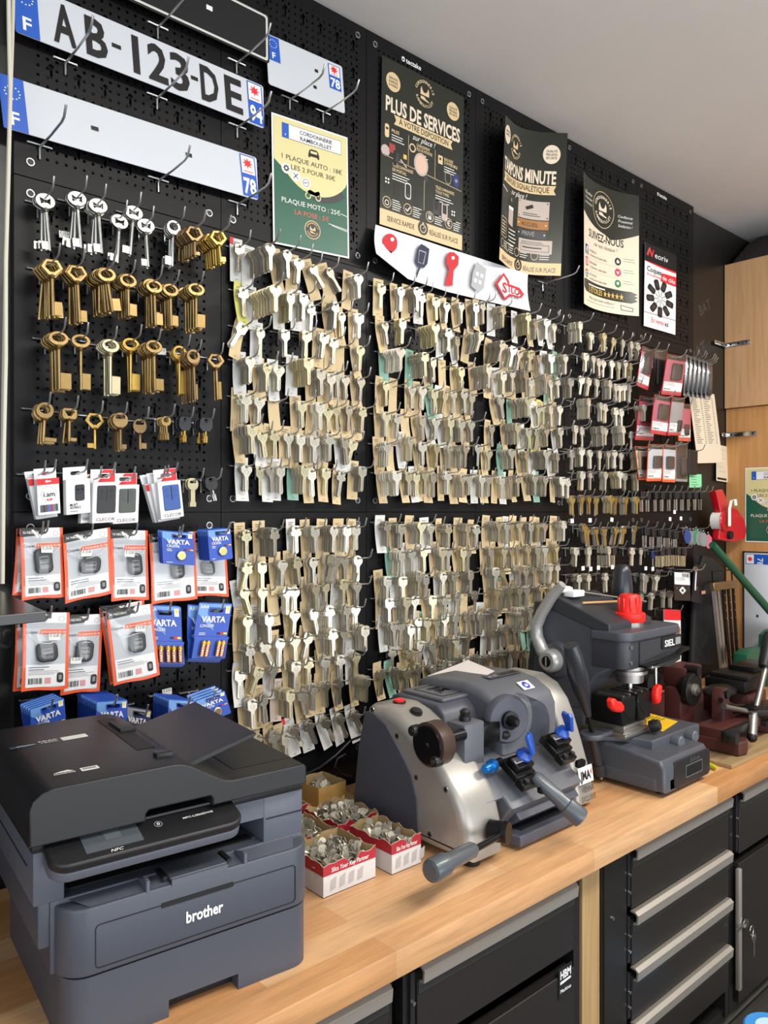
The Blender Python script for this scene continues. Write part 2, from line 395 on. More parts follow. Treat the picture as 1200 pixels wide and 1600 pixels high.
# ================================================================ PERFORATED PANELS
PEG = pegboard_mat()
XE = [.418, .829, 1.231, 1.632, 2.050, 2.485, 2.900]
ZE = [.957, 1.555, 2.150, 2.742]
RIVET = mat('bright rivet ring', 'b5b5b5', .3, 1)
pn = [['behind the printer, orange pouches and battery cards', 'with the brass lever keys', 'with the white number plates'],
      ['of card strips behind the printer right end', 'of card strips under the green price poster', 'holding the green price poster'],
      ['of card strips above the wide key cutter', 'of keys under the banner red keys', 'holding the large dark services poster'],
      ['of keys behind the big silver lever', 'of keys under the curled dark poster', 'holding the curled dark poster'],
      ['behind the red knob of the upright cutter', 'of gold and silver keys without card strips', 'holding the cream poster with five stars'],
      ['of dark key blanks next to the red tape gun', 'with the pink pouches', 'holding the small key shell poster']]
for i in range(6):
    for j in range(3):
        x0, x1, z0, z1 = XE[i], XE[i + 1], ZE[j], ZE[j + 1]
        e = empty('pegboard_panel', (x0, 0, z0), 0, 'black perforated steel panel ' + pn[i][j], 'pegboard', 'perforated wall panels')
        mb = MB(); wd, hg = x1 - x0 - .0016, z1 - z0 - .002
        mb.bx((x0 + .0008, -.001, z0 + .001), (x0 + .0008 + wd, .0002, z0 + .001 + hg), PEG)
        for a, b2 in (((x0 + .0008, .0003, z0 + .001), (x0 + .004, .017, z1 - .001)), ((x1 - .004, .0003, z0 + .001), (x1 - .0008, .017, z1 - .001)),
                      ((x0 + .004, .0003, z0 + .001), (x1 - .004, .017, z0 + .004)), ((x0 + .004, .0003, z1 - .004), (x1 - .004, .017, z1 - .001))):
            mb.bx(a, b2, BLACKM)
        mb.build('perforated_sheet', e)
        for sx in (x0 + .028, x1 - .028):
            for sz in (z0 + .028, z1 - .028):
                r = MB(); r.prism([circ(0, 0, .0075, 20), circ(0, 0, .0052, 20)], .0016, RIVET, wallM((sx, -.0022, sz)), .0005)
                r.cyl((sx, -.0022, sz), (sx, -.0012, sz), .0052, BLACK); r.build('rivet', e)
        if (i, j) in ((2, 2), (5, 2)):
            t = MB(); M = wallM((x0 + .17, -.0013, z1 - .03)) if i == 2 else wallM((x0 + .19, -.0013, z1 - .028))
            t.prism([rrect(-.051, -.003, -.041, .009, .003)], .0003, WHITE, M); t.prism([circ(-.0465, .002, .0028)], .0005, BLACK, M)
            t.text('tectake', M @ Matrix.Translation((-.037, -.003, 0)), .0125, WHITE, 'l', .02); t.build('lettering', e)
# ================================================================ NUMBER PLATES
PLW = mat('reflective white plate', 'c8ccd2', .35, bump=.04, bscale=400)
EUB = mat('plate blue', '1f57b8', .4); PRED = mat('plate star red', 'e0252e', .5); INK = mat('black ink', '141414', .4)
def star8(cx, cy, r, p): 
    pts = [(cx + (r if k % 2 == 0 else r * .45) * math.cos(R(90 + 22.5 * k)), cy + (r if k % 2 == 0 else r * .45) * math.sin(R(90 + 22.5 * k))) for k in range(16)]
    p.poly(pts, PRED, 2)
def region(p, x, y, w, h, num):
    p.rect(x, y, w, h, EUB, 1); p.rect(x + w * .07, y + h * .03, w * .86, h * .42, WHITE, 2)
    pts = [(x + w * .48 + (w * .38 if k % 2 == 0 else w * .17) * math.cos(R(90 + 22.5 * k)), y + h * .2 + (w * .38 if k % 2 == 0 else w * .17) * math.sin(R(90 + 22.5 * k))) for k in range(16)]
    p.poly(pts, PRED, 3); p.rect(x + w * .2, y + h * .385, w * .6, h * .02, PRED, 3)
    p.text(num, x + w * .5, y + h * .93, h * .36, WHITE, 3, bold=.03, w=w * .82)
def eu(p, x, y, w, h):
    p.rect(x, y, w, h, EUB, 1)
    for k in range(12): p.circ(x + w * .5 + w * .3 * math.cos(R(30 * k)), y + h * .3 + w * .3 * math.sin(R(30 * k)), w * .035, WHITE, 2, n=8)
    p.text('F', x + w * .5, y + h * .9, h * .24, WHITE, 2, bold=.02)
def plate(name, label, tl, ex, ey, w, h, draw, body=PLW, group='number plates on the wall'):
    n = Vector(ex).cross(Vector(ey)).normalized(); n = -n if n.y > 0 else n
    e = empty(name, Vector(tl) + Vector(ex) * .5 + Vector(ey), 0, label, 'number plate', group)
    M = frameM(Vector(tl) + Vector(ey), ex, -Vector(ey)); wl, hl = Vector(ex).length, Vector(ey).length
    b = MB(); b.prism([rrect(0, 0, wl, hl, .006)], .002, body, M @ Matrix.Translation((0, 0, -.0012)), .0006)
    p = Print(w, h); draw(p); f = flatmap(tl, ex, ey, w, h)
    for ev, ef, em, L in p.e: b.add([f(q[0], q[1], .0002 + .0003 * L) for q in ev], ef, em)
    b.build('plate_sheet', e); return e
def dr1(p):
    eu(p, 0, 0, 42, 110); region(p, 482, 3, 38, 104, '94')
    for ch, x in zip('AB123DE', (88, 148, 226, 272, 320, 388, 446)):
        p.text(ch, x, 95, 80, INK, 2, bold=.026, w=None if ch == '1' else 42, sx=.8)
    p.rect(178, 50, 18, 9, INK, 2); p.rect(345, 50, 16, 9, INK, 2)
def dr2(p):
    eu(p, 0, 0, 42, 110); region(p, 482, 3, 38, 104, '78'); p.rect(158, 50, 14, 9, INK, 2); p.rect(352, 44, 14, 9, INK, 2)
plate('number_plate', 'white car number plate reading AB 123 DE with a blue 94 end', W(18, -36, .022), W(408, 133, .022) - W(18, -36, .022), W(413, 201, .026) - W(408, 133, .022), 520, 110, dr1)
plate('number_plate', 'blank white car number plate with 78 end, below the lettered plate', W(-4, 113, .022), W(397, 245, .022) - W(-4, 113, .022), W(404, 313, .026) - W(397, 245, .022), 520, 110, dr2)
def dr3(p):
    eu(p, 3, 3, 33, 62); region(p, 170, 8, 34, 66, '78')
    for q in ((130, 40), (122, 86)): p.rect(q[0], q[1], 9, 8, INK, 2)
plate('number_plate', 'small blank white motorcycle plate with 78, above the green price poster', W(413, 50, .02), W(533, 103, .02) - W(413, 50, .02), W(420, 131, .026) - W(413, 50, .02), 210, 130, dr3)
BLKP = mat('black plate', '18191c', .3)
def dr4(p):
    p.polys([rrect(4, 4, 516, 106, 6), rrect(9, 9, 511, 101, 5)], mat('plate grey edge', 'cfcdc6', .4), 1)
    p.rect(368, 44, 14, 10, WHITE, 1)
plate('number_plate', 'black number plate with a thin pale border, topmost at the ceiling', (.413, -.022, 2.638), (.522, 0, 0), (0, -.002, -.107), 520, 110, dr4, BLKP)
# ================================================================ POSTERS
CREAM = mat('cream ink', 'd9bf93', .6); CREAM2 = mat('pale cream paper', 'e3d4bd', .6); DGRN = mat('dark green black print', '22271f', .32)
BUT = mat('butter yellow print', 'd8cd95', .45); GRN = mat('bottle green print', '1d5a45', .35); CHAR = mat('charcoal print', '35363a', .4)
PINKR = mat('soft red ink', 'd8604f', .5); GOLD = mat('gold ink', 'd9b25e', .5); GREY = mat('grey ink', '8b8b8b', .5); WINK = mat('white ink', 'e8e4dc', .5)
BRN = mat('bronze ink', 'a06c35', .5); SILV = mat('silver ink', 'b9aaa0', .5); NAVY = mat('navy ink', '24306e', .5); FADE = mat('faded print', '3a3b36', .5)
def badge(p, cx, cy, r, m, L=2):      # round workshop emblem: ring of letters round a castle and a shoe
    p.arc('CORDONNERIE', cx, cy, r * .78, 160, 20, r * .2, m, L); p.arc('RAMBOUILLET', cx, cy, r * .92, 205, 335, r * .2, m, L, True)
    p.poly([(cx - r * .42, cy + r * .1), (cx - r * .42, cy - r * .25), (cx - r * .33, cy - r * .5), (cx - r * .24, cy - r * .25), (cx - r * .1, cy - r * .1), (cx + r * .1, cy - r * .1),
            (cx + r * .24, cy - r * .25), (cx + r * .33, cy - r * .5), (cx + r * .42, cy - r * .25), (cx + r * .42, cy + r * .1)], m, L)
    p.poly([(cx - r * .4, cy + r * .2), (cx - r * .05, cy + r * .2), (cx + r * .15, cy + r * .35), (cx + r * .42, cy + r * .42), (cx + r * .42, cy + r * .5), (cx - r * .4, cy + r * .4)], m, L)
def poster(name, label, tl, tr, bl, w, h, draw, paper, bend=None, nx=1, cat='poster', group='posters above the keys'):
    p = Print(w, h); draw(p); b = MB()
    p.mesh(b, flatmap(tl, Vector(tr) - Vector(tl), Vector(bl) - Vector(tl), w, h, bend), paper, nx)
    return tag(b.build(name, loc=(Vector(tl) + Vector(tr)) / 2), label, cat, group)
def price(p):
    p.rect(4, 4, 202, 289, GRN, 1)
    c = [(4, 4), (190, 4)] + [(118 + 105 * math.cos(R(a)), 62 + 103 * math.sin(R(a))) for a in range(-34, 150, 8)] + [(4, 102)]
    p.poly([(x + 10, y + 13) for x, y in [(118 + 105 * math.cos(R(a)), 62 + 103 * math.sin(R(a))) for a in range(26, 110, 7)] + [(150, 100)] if x < 196], CHAR, 2)
    p.poly([(min(206, x), y) for x, y in c], BUT, 3)
    p.rect(26, 15, 164, 34, INK, 4); p.rect(27, 16, 162, 32, WHITE, 5); p.rect(26, 15, 18, 34, EUB, 6); p.text('F', 35, 44, 5, WHITE, 7)
    p.text('CORDONNERIE', 118, 30.5, 9, INK, 7, w=90); p.text('RAMBOUILLET', 118, 44.5, 9, INK, 7, w=88)
    p.poly([(96, 70), (99, 60), (104, 57), (118, 57), (123, 60), (126, 70), (126, 77), (121, 77), (121, 74), (101, 74), (101, 77), (96, 77)], INK, 5); p.rect(102, 61, 18, 6, BUT, 6)
    p.text('1 PLAQUE AUTO : 18€', 108, 97, 11, INK, 5, w=166, bold=0); p.text('LES 2 POUR 30€', 110, 117, 11, INK, 5, w=122, bold=0)
    for x, y in ((36, 118), (61, 130), (88, 140)): p.circ(x, y, 12.5, WHITE, 4)
    p.ring(36, 118, 6, 3, INK, 5)
    for k in range(8): p.line(36 + 5 * math.cos(R(45 * k)), 118 + 5 * math.sin(R(45 * k)), 36 + 8 * math.cos(R(45 * k)), 118 + 8 * math.sin(R(45 * k)), 2.4, INK, 5)
    p.line(55, 124, 67, 136, 2, INK, 5); p.line(67, 124, 55, 136, 2, INK, 5); p.ring(88, 140, 9, 1.2, INK, 5); p.text('24/7', 88, 142.5, 5, INK, 5)
    for x in (94, 122): p.ring(x, 168, 8, 2.6, BUT, 3)
    p.poly([(92, 158), (100, 153), (112, 157), (124, 152), (128, 158), (118, 166), (102, 167)], BUT, 3)
    p.text('PLAQUE MOTO : 25€', 104, 197, 11, WINK, 3, w=162, bold=0); p.text('LA POSE : 5€', 104, 219, 11, PINKR, 3, w=94, bold=0)
    p.circ(105, 247, 22, CREAM, 3); p.circ(105, 247, 20, DGRN, 4); badge(p, 105, 247, 18, CREAM, 5)
    for q in ((185, 192, 206, 196), (150, 223, 206, 229), (160, 226, 206, 233)): p.line(*q, 1.4, WINK, 4)
for tl, tr, bl, lb in ((W(424, 175, .006), W(543, 215, .006), W(427, 380, .006), 'green and yellow price poster with PLAQUE AUTO 18€, under the motorcycle plate'),):
    poster('price_poster', lb, tl, tr, bl, 210, 297, price, WHITE)
def circles(p, x, y, r, lines, ink=DGRN):
    p.circ(x, y, r, CREAM2 if r > 17 else CREAM, 2); k = len(lines)
    for i, t in enumerate(lines): p.text(t, x, y + r * (-.22 + .36 * i), r * .24, ink, 3, w=r * 1.25)
def banner(p, x0, x1, y, h, t):
    p.poly([(x0, y), (x1, y), (x1 - 5, y + h / 2), (x1, y + h), (x0, y + h), (x0 + 5, y + h / 2)], CREAM, 2)
    p.text(t, (x0 + x1) / 2, y + h * .78, h * .6, DGRN, 3, w=(x1 - x0) * .84)
def foot(p, y, W_=210, sx=0):
    p.rect(0, y, W_, 297 - y, CREAM, 1); p.circ(105, y + 11, 13, DGRN, 2); p.ring(105, y + 12, 8, 1.6, CREAM, 3); p.line(105, y + 12, 109, y + 8, 1.2, CREAM, 3); p.rect(103, y + .8, 4, 3, CREAM, 3)
    p.text('SERVICE RAPIDE', 50, y + 19, 9, DGRN, 2, w=66); p.text('RÉALISÉ SUR PLACE', 160, y + 19, 9, DGRN, 2, w=76)
def services(p):
    badge(p, 105, 32, 26, CREAM, 1); circles(p, 27, 38, 17, ('SERVICE', 'RAPIDE', '& FIABLE')); circles(p, 180, 38, 17, ('QUALITÉ', 'PRÉCISION', 'SÉCURITÉ'))
    p.text('PLUS DE SERVICES', 105, 92, 25, CREAM2, 2, w=190, bold=.03); banner(p, 30, 180, 95, 17, 'À VOTRE DISPOSITION'); p.text('sur place !', 105, 124, 10, WINK, 2, w=58, shear=.35, bold=0)
    p.line(66, 120, 66, 176, .8, CREAM); p.line(134, 126, 134, 180, .8, CREAM); p.line(4, 172, 206, 184, .9, CREAM); p.line(107, 184, 107, 246, .8, CREAM)
    for t, x, y, wd in (('PILES', 25, 127, 18), ('CHANGEMENT', 86, 134, 34), ('PILE DE MONTRE', 86, 141, 40), ('BADGES', 158, 138, 24), ("D'IMMEUBLE", 158, 145, 36), ('TÉLÉCOMMANDES', 28, 187, 50), ('DE PORTAIL', 28, 195, 34), ('TÉLÉCOMMANDES', 136, 197, 50), ('TOUS TYPES', 136, 205, 36)):
        p.text(t, x, y, 5.4, CREAM, 2, 'l', w=wd)
    for q in ((25, 131, 34), (86, 145, 34), (158, 149, 38), (28, 199, 50), (136, 209, 50)): p.greek(q[0], q[1], q[2], 3, 4.6, 1.4, WINK)
    p.polys([rrect(9, 116, 19, 140, 4), rrect(11, 122, 17, 126, 1)], CREAM, 1); p.ring(76, 140, 8, 2.4, CREAM, 1); p.polys([rrect(142, 132, 154, 148, 1), rrect(145, 136, 150, 141, .5)], CREAM, 1)
    p.rect(20, 148, 14, 16, mat('print red', '9c3b36', .5), 1); p.circ(11, 164, 10, SILV, 1); p.rect(30, 158, 6, 26, INK, 2); p.rect(37, 160, 6, 26, CHAR, 1); p.rect(54, 158, 8, 8, GOLD, 1); p.line(47, 170, 62, 180, 3, SILV)
    p.circ(98, 164, 18, SILV, 2, 21); p.circ(98, 164, 14, mat('watch face print', 'd6b6a0', .5), 3, 17); p.line(84, 146, 92, 150, 8, CHAR); p.line(104, 180, 114, 190, 9, CHAR)
    p.circ(146, 168, 8, INK, 2, 11); p.polys([circ(169, 168, 9, 24, 13), circ(169, 168, 7.5, 24, 11)], GREY, 2); p.circ(191, 168, 9, NAVY, 2, 13); p.circ(191, 168, 3.6, GREY, 3)
    for i, (x, y, hh, m) in enumerate(((16, 205, 34, INK), (39, 212, 30, INK), (66, 206, 32, CHAR), (88, 214, 30, INK), (118, 222, 26, INK), (139, 216, 34, CHAR), (161, 218, 34, SILV), (184, 224, 26, INK))):
        p.polys([rrect(x - 8, y, x + 8, y + hh, 5)], m, 1); p.rect(x - 5, y + 4, 10, hh * .5, INK, 2)
    for x, y in ((16, 216), (184, 232)):
        for a, b2 in ((-3, -3), (3, -3), (-3, 3), (3, 3)): p.circ(x + a, y + b2, 2, WINK, 3, n=10)
    p.polys([rrect(66 - 7.4, 207, 66 + 7.4, 236, 5), rrect(66 - 6, 209, 66 + 6, 234, 4)], WINK, 3)
    for i, x in enumerate((16, 66, 122, 172)): p.ring(x, 254, 10, 1.2, CREAM, 2); p.greek(x + 13, 246, 22, 5, 4, 1.3, WINK)
    p.pl([(61, 254), (65, 258), (72, 249)], 2, WINK, 2); p.rect(118, 252, 8, 7, WINK, 2); p.ring(122, 251, 4, 1, WINK, 2); p.text('€', 172, 259, 10, WINK, 2); p.ring(16, 255, 5, 1.2, WINK, 2)
    foot(p, 268)
poster('services_poster', 'large dark poster reading PLUS DE SERVICES with cream lettering', W(597, 86, .008), W(725, 152, .008), W(593, 350, .008), 210, 297, services, DGRN)
def stamps(p):
    badge(p, 72, 46, 27, CREAM, 1); circles(p, 20, 34, 19, ('SERVICE', 'RAPIDE')); circles(p, 176, 46, 20, ('QUALITÉ', 'PRÉCISION', 'SÉCURITÉ'))
    p.text('TAMPONS MINUTE', 98, 108, 26, CREAM2, 2, w=182, bold=.03); banner(p, 8, 190, 112, 19, 'GRAVURE SIGNALÉTIQUE'); p.text('sur place !', 92, 145, 11, WINK, 2, w=60, shear=.35, bold=0)
    p.rect(4, 140, 32, 60, CHAR, 1); p.line(4, 142, 36, 148, 2, WINK, 2); p.circ(64, 158, 8, CHAR, 2); p.text('12', 64, 160, 5, WINK, 3)
    p.poly([(50, 172), (76, 176), (76, 212), (50, 208)], SILV, 2); p.rect(50, 172, 26, 6, WHITE, 3)
    p.rect(96, 146, 82, 38, SILV, 2); p.poly([(118, 160), (138, 153), (141, 160), (122, 166)], INK, 3); p.greek(112, 172, 52, 2, 4, 1.5, CHAR, 3)
    p.rect(94, 186, 84, 18, BRN, 2); p.text('ACCUEIL', 132, 199, 8, DGRN, 3, w=46); p.rect(98, 207, 76, 16, CHAR, 2); p.text('PRIVÉ', 130, 218, 8, GREY, 3, w=34)
    for x, y in ((100, 150), (174, 150), (100, 180), (174, 180), (100, 195), (172, 195), (102, 215), (170, 215)): p.circ(x, y, 1.6, INK if y < 186 else WINK, 3, n=8)
    p.rect(104, 226, 84, 28, SILV, 2); p.polys([rrect(110, 236, 182, 250, 1), rrect(111, 237, 181, 249, 1)], CHAR, 3); p.greek(116, 241, 60, 1, 5, 3, CHAR, 3); p.greek(112, 230, 66, 2, 3, 1, CHAR, 3)
    p.polys([rrect(6, 204, 40, 244, 3), rrect(7.2, 205.2, 38.8, 242.8, 3)], CREAM, 1); p.greek(10, 212, 26, 5, 6, 1.6, CREAM2); p.greek(56, 218, 38, 5, 7.5, 1.8, WINK)
    for i, x in enumerate((16, 52, 98, 150)): p.ring(x, 258, 9, 1.1, CREAM, 2); p.greek(x + 12, 250, 24, 4, 4.6, 1.3, WINK)
    foot(p, 272)
def curlmap(top, bot, ks, w, h):
    def spl(P, u):
        t = u; k = max(i for i in range(len(ks) - 1) if ks[i] <= t + 1e-9)
        f = (t - ks[k]) / (ks[k + 1] - ks[k]); a, b2 = P[k], P[k + 1]
        da = (P[k + 1] - P[k - 1]) / (ks[k + 1] - ks[k - 1]) if k else (b2 - a) / (ks[1] - ks[0]); db = (P[k + 2] - a) / (ks[k + 2] - ks[k]) if k + 2 < len(P) else (b2 - a) / (ks[k + 1] - ks[k])
        d = ks[k + 1] - ks[k]
        return a * (2 * f ** 3 - 3 * f * f + 1) + da * d * (f ** 3 - 2 * f * f + f) + b2 * (3 * f * f - 2 * f ** 3) + db * d * (f ** 3 - f * f)
    def f(x, y, l):
        u = min(1, max(0, x / w)); v2 = y / h; e = .01
        q = spl(top, u).lerp(spl(bot, u), v2); d = spl(top, min(1, u + e)) - spl(top, max(0, u - e))
        n = Vector((d.y, -d.x, 0)).normalized()
        return q + n * l
    return f
p = Print(210, 297); stamps(p); b = MB()
p.mesh(b, curlmap([W(790, 180, .06), W(811, 198, .02), W(842, 206, .012), W(887, 208, .04)], [W(780, 405, .06), W(800, 421, .018), W(828, 429, .014), W(876, 431, .04)], [0, .4, .68, 1], 210, 297), DGRN, 18)
tag(b.build('stamp_poster', loc=W(840, 206, .02)), 'curled dark poster reading TAMPONS MINUTE with bronze ACCUEIL sign', 'poster', 'posters above the keys')
def social(p):
    p.poly([(0, 0), (210, 0), (210, 104)] + [(210 - 21 * i, 104 + 26 * math.sin(R(18 * i)) * (1 if i < 5 else .6) - (0 if i < 5 else 3 * (i - 5))) for i in range(11)], DGRN, 1)
    p.circ(96, 60, 42, CREAM, 2, 46); p.circ(96, 60, 40.5, DGRN, 3, 44.5); badge(p, 96, 60, 36, CREAM2, 4)
    for i, t in enumerate(('Qualité', '& Savoir-faire', 'à votre service')): p.text(t, 30, 42 + 12 * i, 7, WINK, 2, w=40, shear=.3, bold=0)
    for i, t in enumerate(('Confiance', 'Proximité', 'Satisfaction !')): p.text(t, 172, 66 + 12 * i, 7, WINK, 2, w=42, shear=.3, bold=0)
    p.text('SUIVEZ-NOUS', 100, 142, 19, DGRN, 2, w=136, bold=.02); p.text('sur nos réseaux !', 104, 158, 10, DGRN, 2, w=90, shear=.35, bold=0)
    for i, (t, t2) in enumerate((('FACEBOOK', 'Cordonnerie Rambouillet'), ('INSTAGRAM', 'Cordonnerie_rambouillet'), ('GOOGLE', 'Cordonnerie Rambouillet'))):
        y = 172 + 29 * i; p.text(t, 36, y + 6, 5.6, DGRN, 2, 'l', w=34, bold=0); p.text(t2, 36, y + 16, 5.6, DGRN, 2, 'l', w=76, bold=0); p.line(36, y + 22, 150, y + 22, .6, GREY); p.greek(166, y - 2, 34, 2, 6, 1, CHAR)
    p.polys([rrect(10, 166, 28, 190, 2)], NAVY, 2); p.text('f', 20, 190, 20, WHITE, 3, bold=.03)
    p.polys([rrect(10, 196, 28, 218, 5)], mat('magenta print', 'c7365c', .5), 2); p.polys([rrect(13, 200, 25, 214, 3), rrect(14.5, 201.7, 23.5, 212.3, 2)], WHITE, 3); p.ring(19, 207, 3.4, 1.2, WHITE, 3)
    p.polys([circ(19, 236, 10, 20, None, 40, 330) + circ(19, 236, 6, 20, None, 330, 40)[::1]], mat('print blue green', '2f8b57', .5), 2); p.rect(18, 234, 11, 4, mat('print blue', '3a6fd8', .5), 3)
    p.polys([circ(19, 236, 10, 12, None, 200, 320) + circ(19, 236, 6, 12, None, 320, 200)], PRED, 3)
    for y, m in ((180, INK), (208, mat('magenta print', 'c7365c', .5)), (237, mat('print green', '2c7a4a', .5))): p.circ(150, y, 10, m, 2)
    p.poly([(146, 184), (146, 179), (150, 174), (152, 178), (155, 179), (154, 184)], WHITE, 3); p.poly([(145, 205), (150, 207), (155, 205), (150, 214)], WHITE, 3); p.circ(150, 236, 4, WHITE, 3)
    p.poly([(2, 254), (10, 250), (190, 254), (207, 260), (198, 264), (208, 268), (199, 272), (207, 278), (190, 284), (14, 280), (2, 272)], DGRN, 2)
    p.text('5 ÉTOILES ★★★★★', 100, 277, 13, GOLD, 3, w=136); p.greek(30, 258, 84, 1, 4, 3.4, WINK, 3)
    p.text('Merci pour votre confiance !', 88, 294, 7, DGRN, 2, w=106, shear=.3, bold=0); p.greek(20, 300, 120, 1, 4, 1.4, GREY); p.polys([[(158, 290), (196, 296), (194, 306), (160, 304)], [(160, 292), (194, 298), (192, 304), (162, 302)]], CHAR, 2)
poster('social_poster', 'cream and dark green poster reading SUIVEZ-NOUS with 5 ÉTOILES band', W(900, 274, .012), W(986, 310, .012), W(900, 477, .012), 210, 315, social, CREAM2, lambda u, v: .03 * (2 * u - 1) ** 2, 12)
def shells(p):
    p.rect(0, 0, 148, 60, INK, 1); p.poly([(0, 56), (148, 50), (148, 66), (80, 66), (0, 62)], PRED, 0.5)
    p.text('N', 26, 40, 24, PRED, 2, w=30, shear=.3, bold=.03); p.text('eoriv', 76, 40, 20, WHITE, 2, w=62, bold=0); p.pl([(8, 40), (20, 12), (32, 38)], 3, PINKR, 3)
    p.text('Coques', 44, 92, 17, INK, 2, w=68, bold=.02); p.text('& accessoires', 42, 106, 9, RED, 2, w=62)
    p.poly([(80, 82), (148, 78), (148, 112), (72, 112)], RED, 2); p.text('de clés', 112, 104, 15, WHITE, 3, w=62)
    for k in range(9):
        a = R(40 * k + 10); cx, cy = 72 + 46 * math.cos(a), 172 + 46 * math.sin(a); c, s = math.cos(a), math.sin(a)
        p.line(72 + 6 * c, 172 + 6 * s, 72 + 32 * c, 172 + 32 * s, 3, GREY, 2)
        p.poly([(cx + x * c - y * s, cy + x * s + y * c) for x, y in rrect(-18, -11, 18, 11, 7)], INK, 3); p.poly([(cx + x * c - y * s, cy + x * s + y * c) for x, y in rrect(-9, -5, 9, 5, 3)], CHAR, 4)
    p.line(0, 232, 148, 230, 3, GREY); p.text('En vente', 62, 260, 16, RED, 2, w=58); p.text('ici', 104, 260, 14, INK, 2, bold=.03)
poster('shell_poster', 'small white and black poster reading Coques de clés with a ring of key shells', W(1008, 378, .008), W(1057, 399, .008), W(1006, 509, .008), 148, 280, shells, WHITE)
# white banner with printed keys, lower left corner sagging
BANW = mat('white banner sheet', 'd9dade', .45)
def ban(px, py, off=.012): return W(px, py, off)
b = MB()
top = [(587, 351), (640, 368), (700, 388), (760, 407), (825, 428)]; bot = [(588, 396), (638, 436), (700, 456), (762, 471), (829, 486)]
tv = [W(x, y, .02) for x, y in top]; bv = [W(x, y, o) for (x, y), o in zip(bot, (.05, .03, .022, .02, .024))]
rows = 6; v = []
for j in range(rows + 1):
    for i in range(5):
        t = j / rows; q = tv[i].lerp(bv[i], t); v.append(q + Vector((0, .006 * math.sin(t * 3.1), 0)))
vb = [q + Vector((0, .0006, 0)) for q in v]
b.add(v, loft_faces(5, rows + 1, False), BANW, True); b.add(vb, loft_faces(5, rows + 1, False), BANW, True)
def onban(px, py, l=1): return W(px, py, .0255 + .0008 * l)
def bprint(pts, m, l=1):
    vv, ff = fill2d([[(x, -y) for x, y in pts]]); b.add([onban(p[0], -p[1], l) for p in vv], ff, m)
SR = mat('banner red', 'c0101f', .55); SN = mat('banner navy', '151b40', .55); SG = mat('banner grey', 'a6a8ac', .5)
bprint([(609 + 12 * math.cos(R(a)), 380 + 15 * math.sin(R(a))) for a in range(0, 360, 20)], SR); bprint([(603, 391), (613, 393), (608, 406), (599, 405)], SR); bprint([(613 + 3 * math.cos(R(a)), 374 + 3.4 * math.sin(R(a))) for a in range(0, 360, 40)], BANW, 2)
bprint([(658, 381), (664, 384), (671, 389), (668, 412), (662, 419), (653, 416), (649, 408), (653, 388)], SN); bprint([(655, 390), (666, 394), (662, 413), (653, 410)], SG, 2); bprint([(656, 392), (665, 395), (661, 412), (654, 409)], SN, 3); bprint([(654, 417), (657, 418), (651, 434), (649, 434)], SN)
bprint([(702, 394), (709, 394), (717, 401), (716, 414), (709, 423), (707, 447), (700, 446), (695, 446), (702, 420), (697, 412), (698, 400)], SR); bprint([(708 + 2.6 * math.cos(R(a)), 403 + 3 * math.sin(R(a))) for a in range(0, 360, 40)], BANW, 2)
bprint([(745, 409), (760, 420), (756, 450), (748, 457), (736, 447), (739, 425)], SG); 
for x, y in ((746, 428), (753, 431), (743, 438), (750, 441)): bprint([(x - 2.4, y - 4), (x + 2.4, y - 2), (x + 2, y + 4), (x - 2.6, y + 2)], BANW, 2)
bprint([(787, 426), (795, 438), (796, 444), (812, 450), (819, 460), (814, 466), (798, 462), (789, 470), (774, 443)], SR); bprint([(787, 431), (792, 440), (793, 447), (811, 453), (815, 460), (812, 463), (796, 459), (789, 465), (778, 444)], BANW, 2)
for ch, x, y, h in (('S', 789, 457, 15), ('I', 797, 457, 9), ('L', 801, 458.5, 9), ('C', 806, 460, 9), ('A', 811, 461.5, 9)):
    tv2, tf = text2d(ch, .03); x0 = min(p[0] for p in tv2); k = h / .69; b.add([onban(x + (p[0] - .25) * k * .75, y - p[1] * k + (p[0] - .25) * k * .25, 3) for p in tv2], tf, SR)
tag(b.build('key_banner', loc=W(706, 410, .02)), 'white banner strip printed with red keys, grey fob and red emblem', 'banner', 'posters above the keys')
# ================================================================ HOOKS, KEYS AND CARD STRIPS
BRASS = mat('aged brass', 'a28758', .36, .9, noise=.22, nscale=45, vary=.14)
BRASSG = mat('bright brass', 'c2a054', .33, .88, noise=.12, nscale=45, vary=.1)
BRASSD = mat('dull bronze brass', '8d7450', .4, .85, noise=.2, nscale=45, vary=.15)
NICK = mat('nickel plated', 'cbc4b2', .3, .9, noise=.1, nscale=60, vary=.18)
NICKY = mat('yellow nickel', 'cdc3a0', .32, .85, noise=.1, nscale=60, vary=.12)
NICKD = mat('grey nickel edge', '96908a', .4, .85, noise=.3, nscale=120)
SILVER = mat('silvered iron', 'b4b1aa', .3, .95, noise=.1, nscale=60, vary=.08)
BHEAD = mat('black key head', '1b1b1d', .42)
ORD = ['first', 'second', 'third', 'fourth', 'fifth', 'sixth', 'seventh', 'eighth', 'ninth', 'tenth', 'eleventh', 'twelfth', 'thirteenth']

def mesh_of(mb, name):
    o = mb.build(name); me = o.data; bpy.data.objects.remove(o); return me
def inst(name, me, M, parent=None):
    o = bpy.data.objects.new(name, me); col.objects.link(o)
    if parent is not None: o.parent = parent
    o.matrix_basis = M
    return o
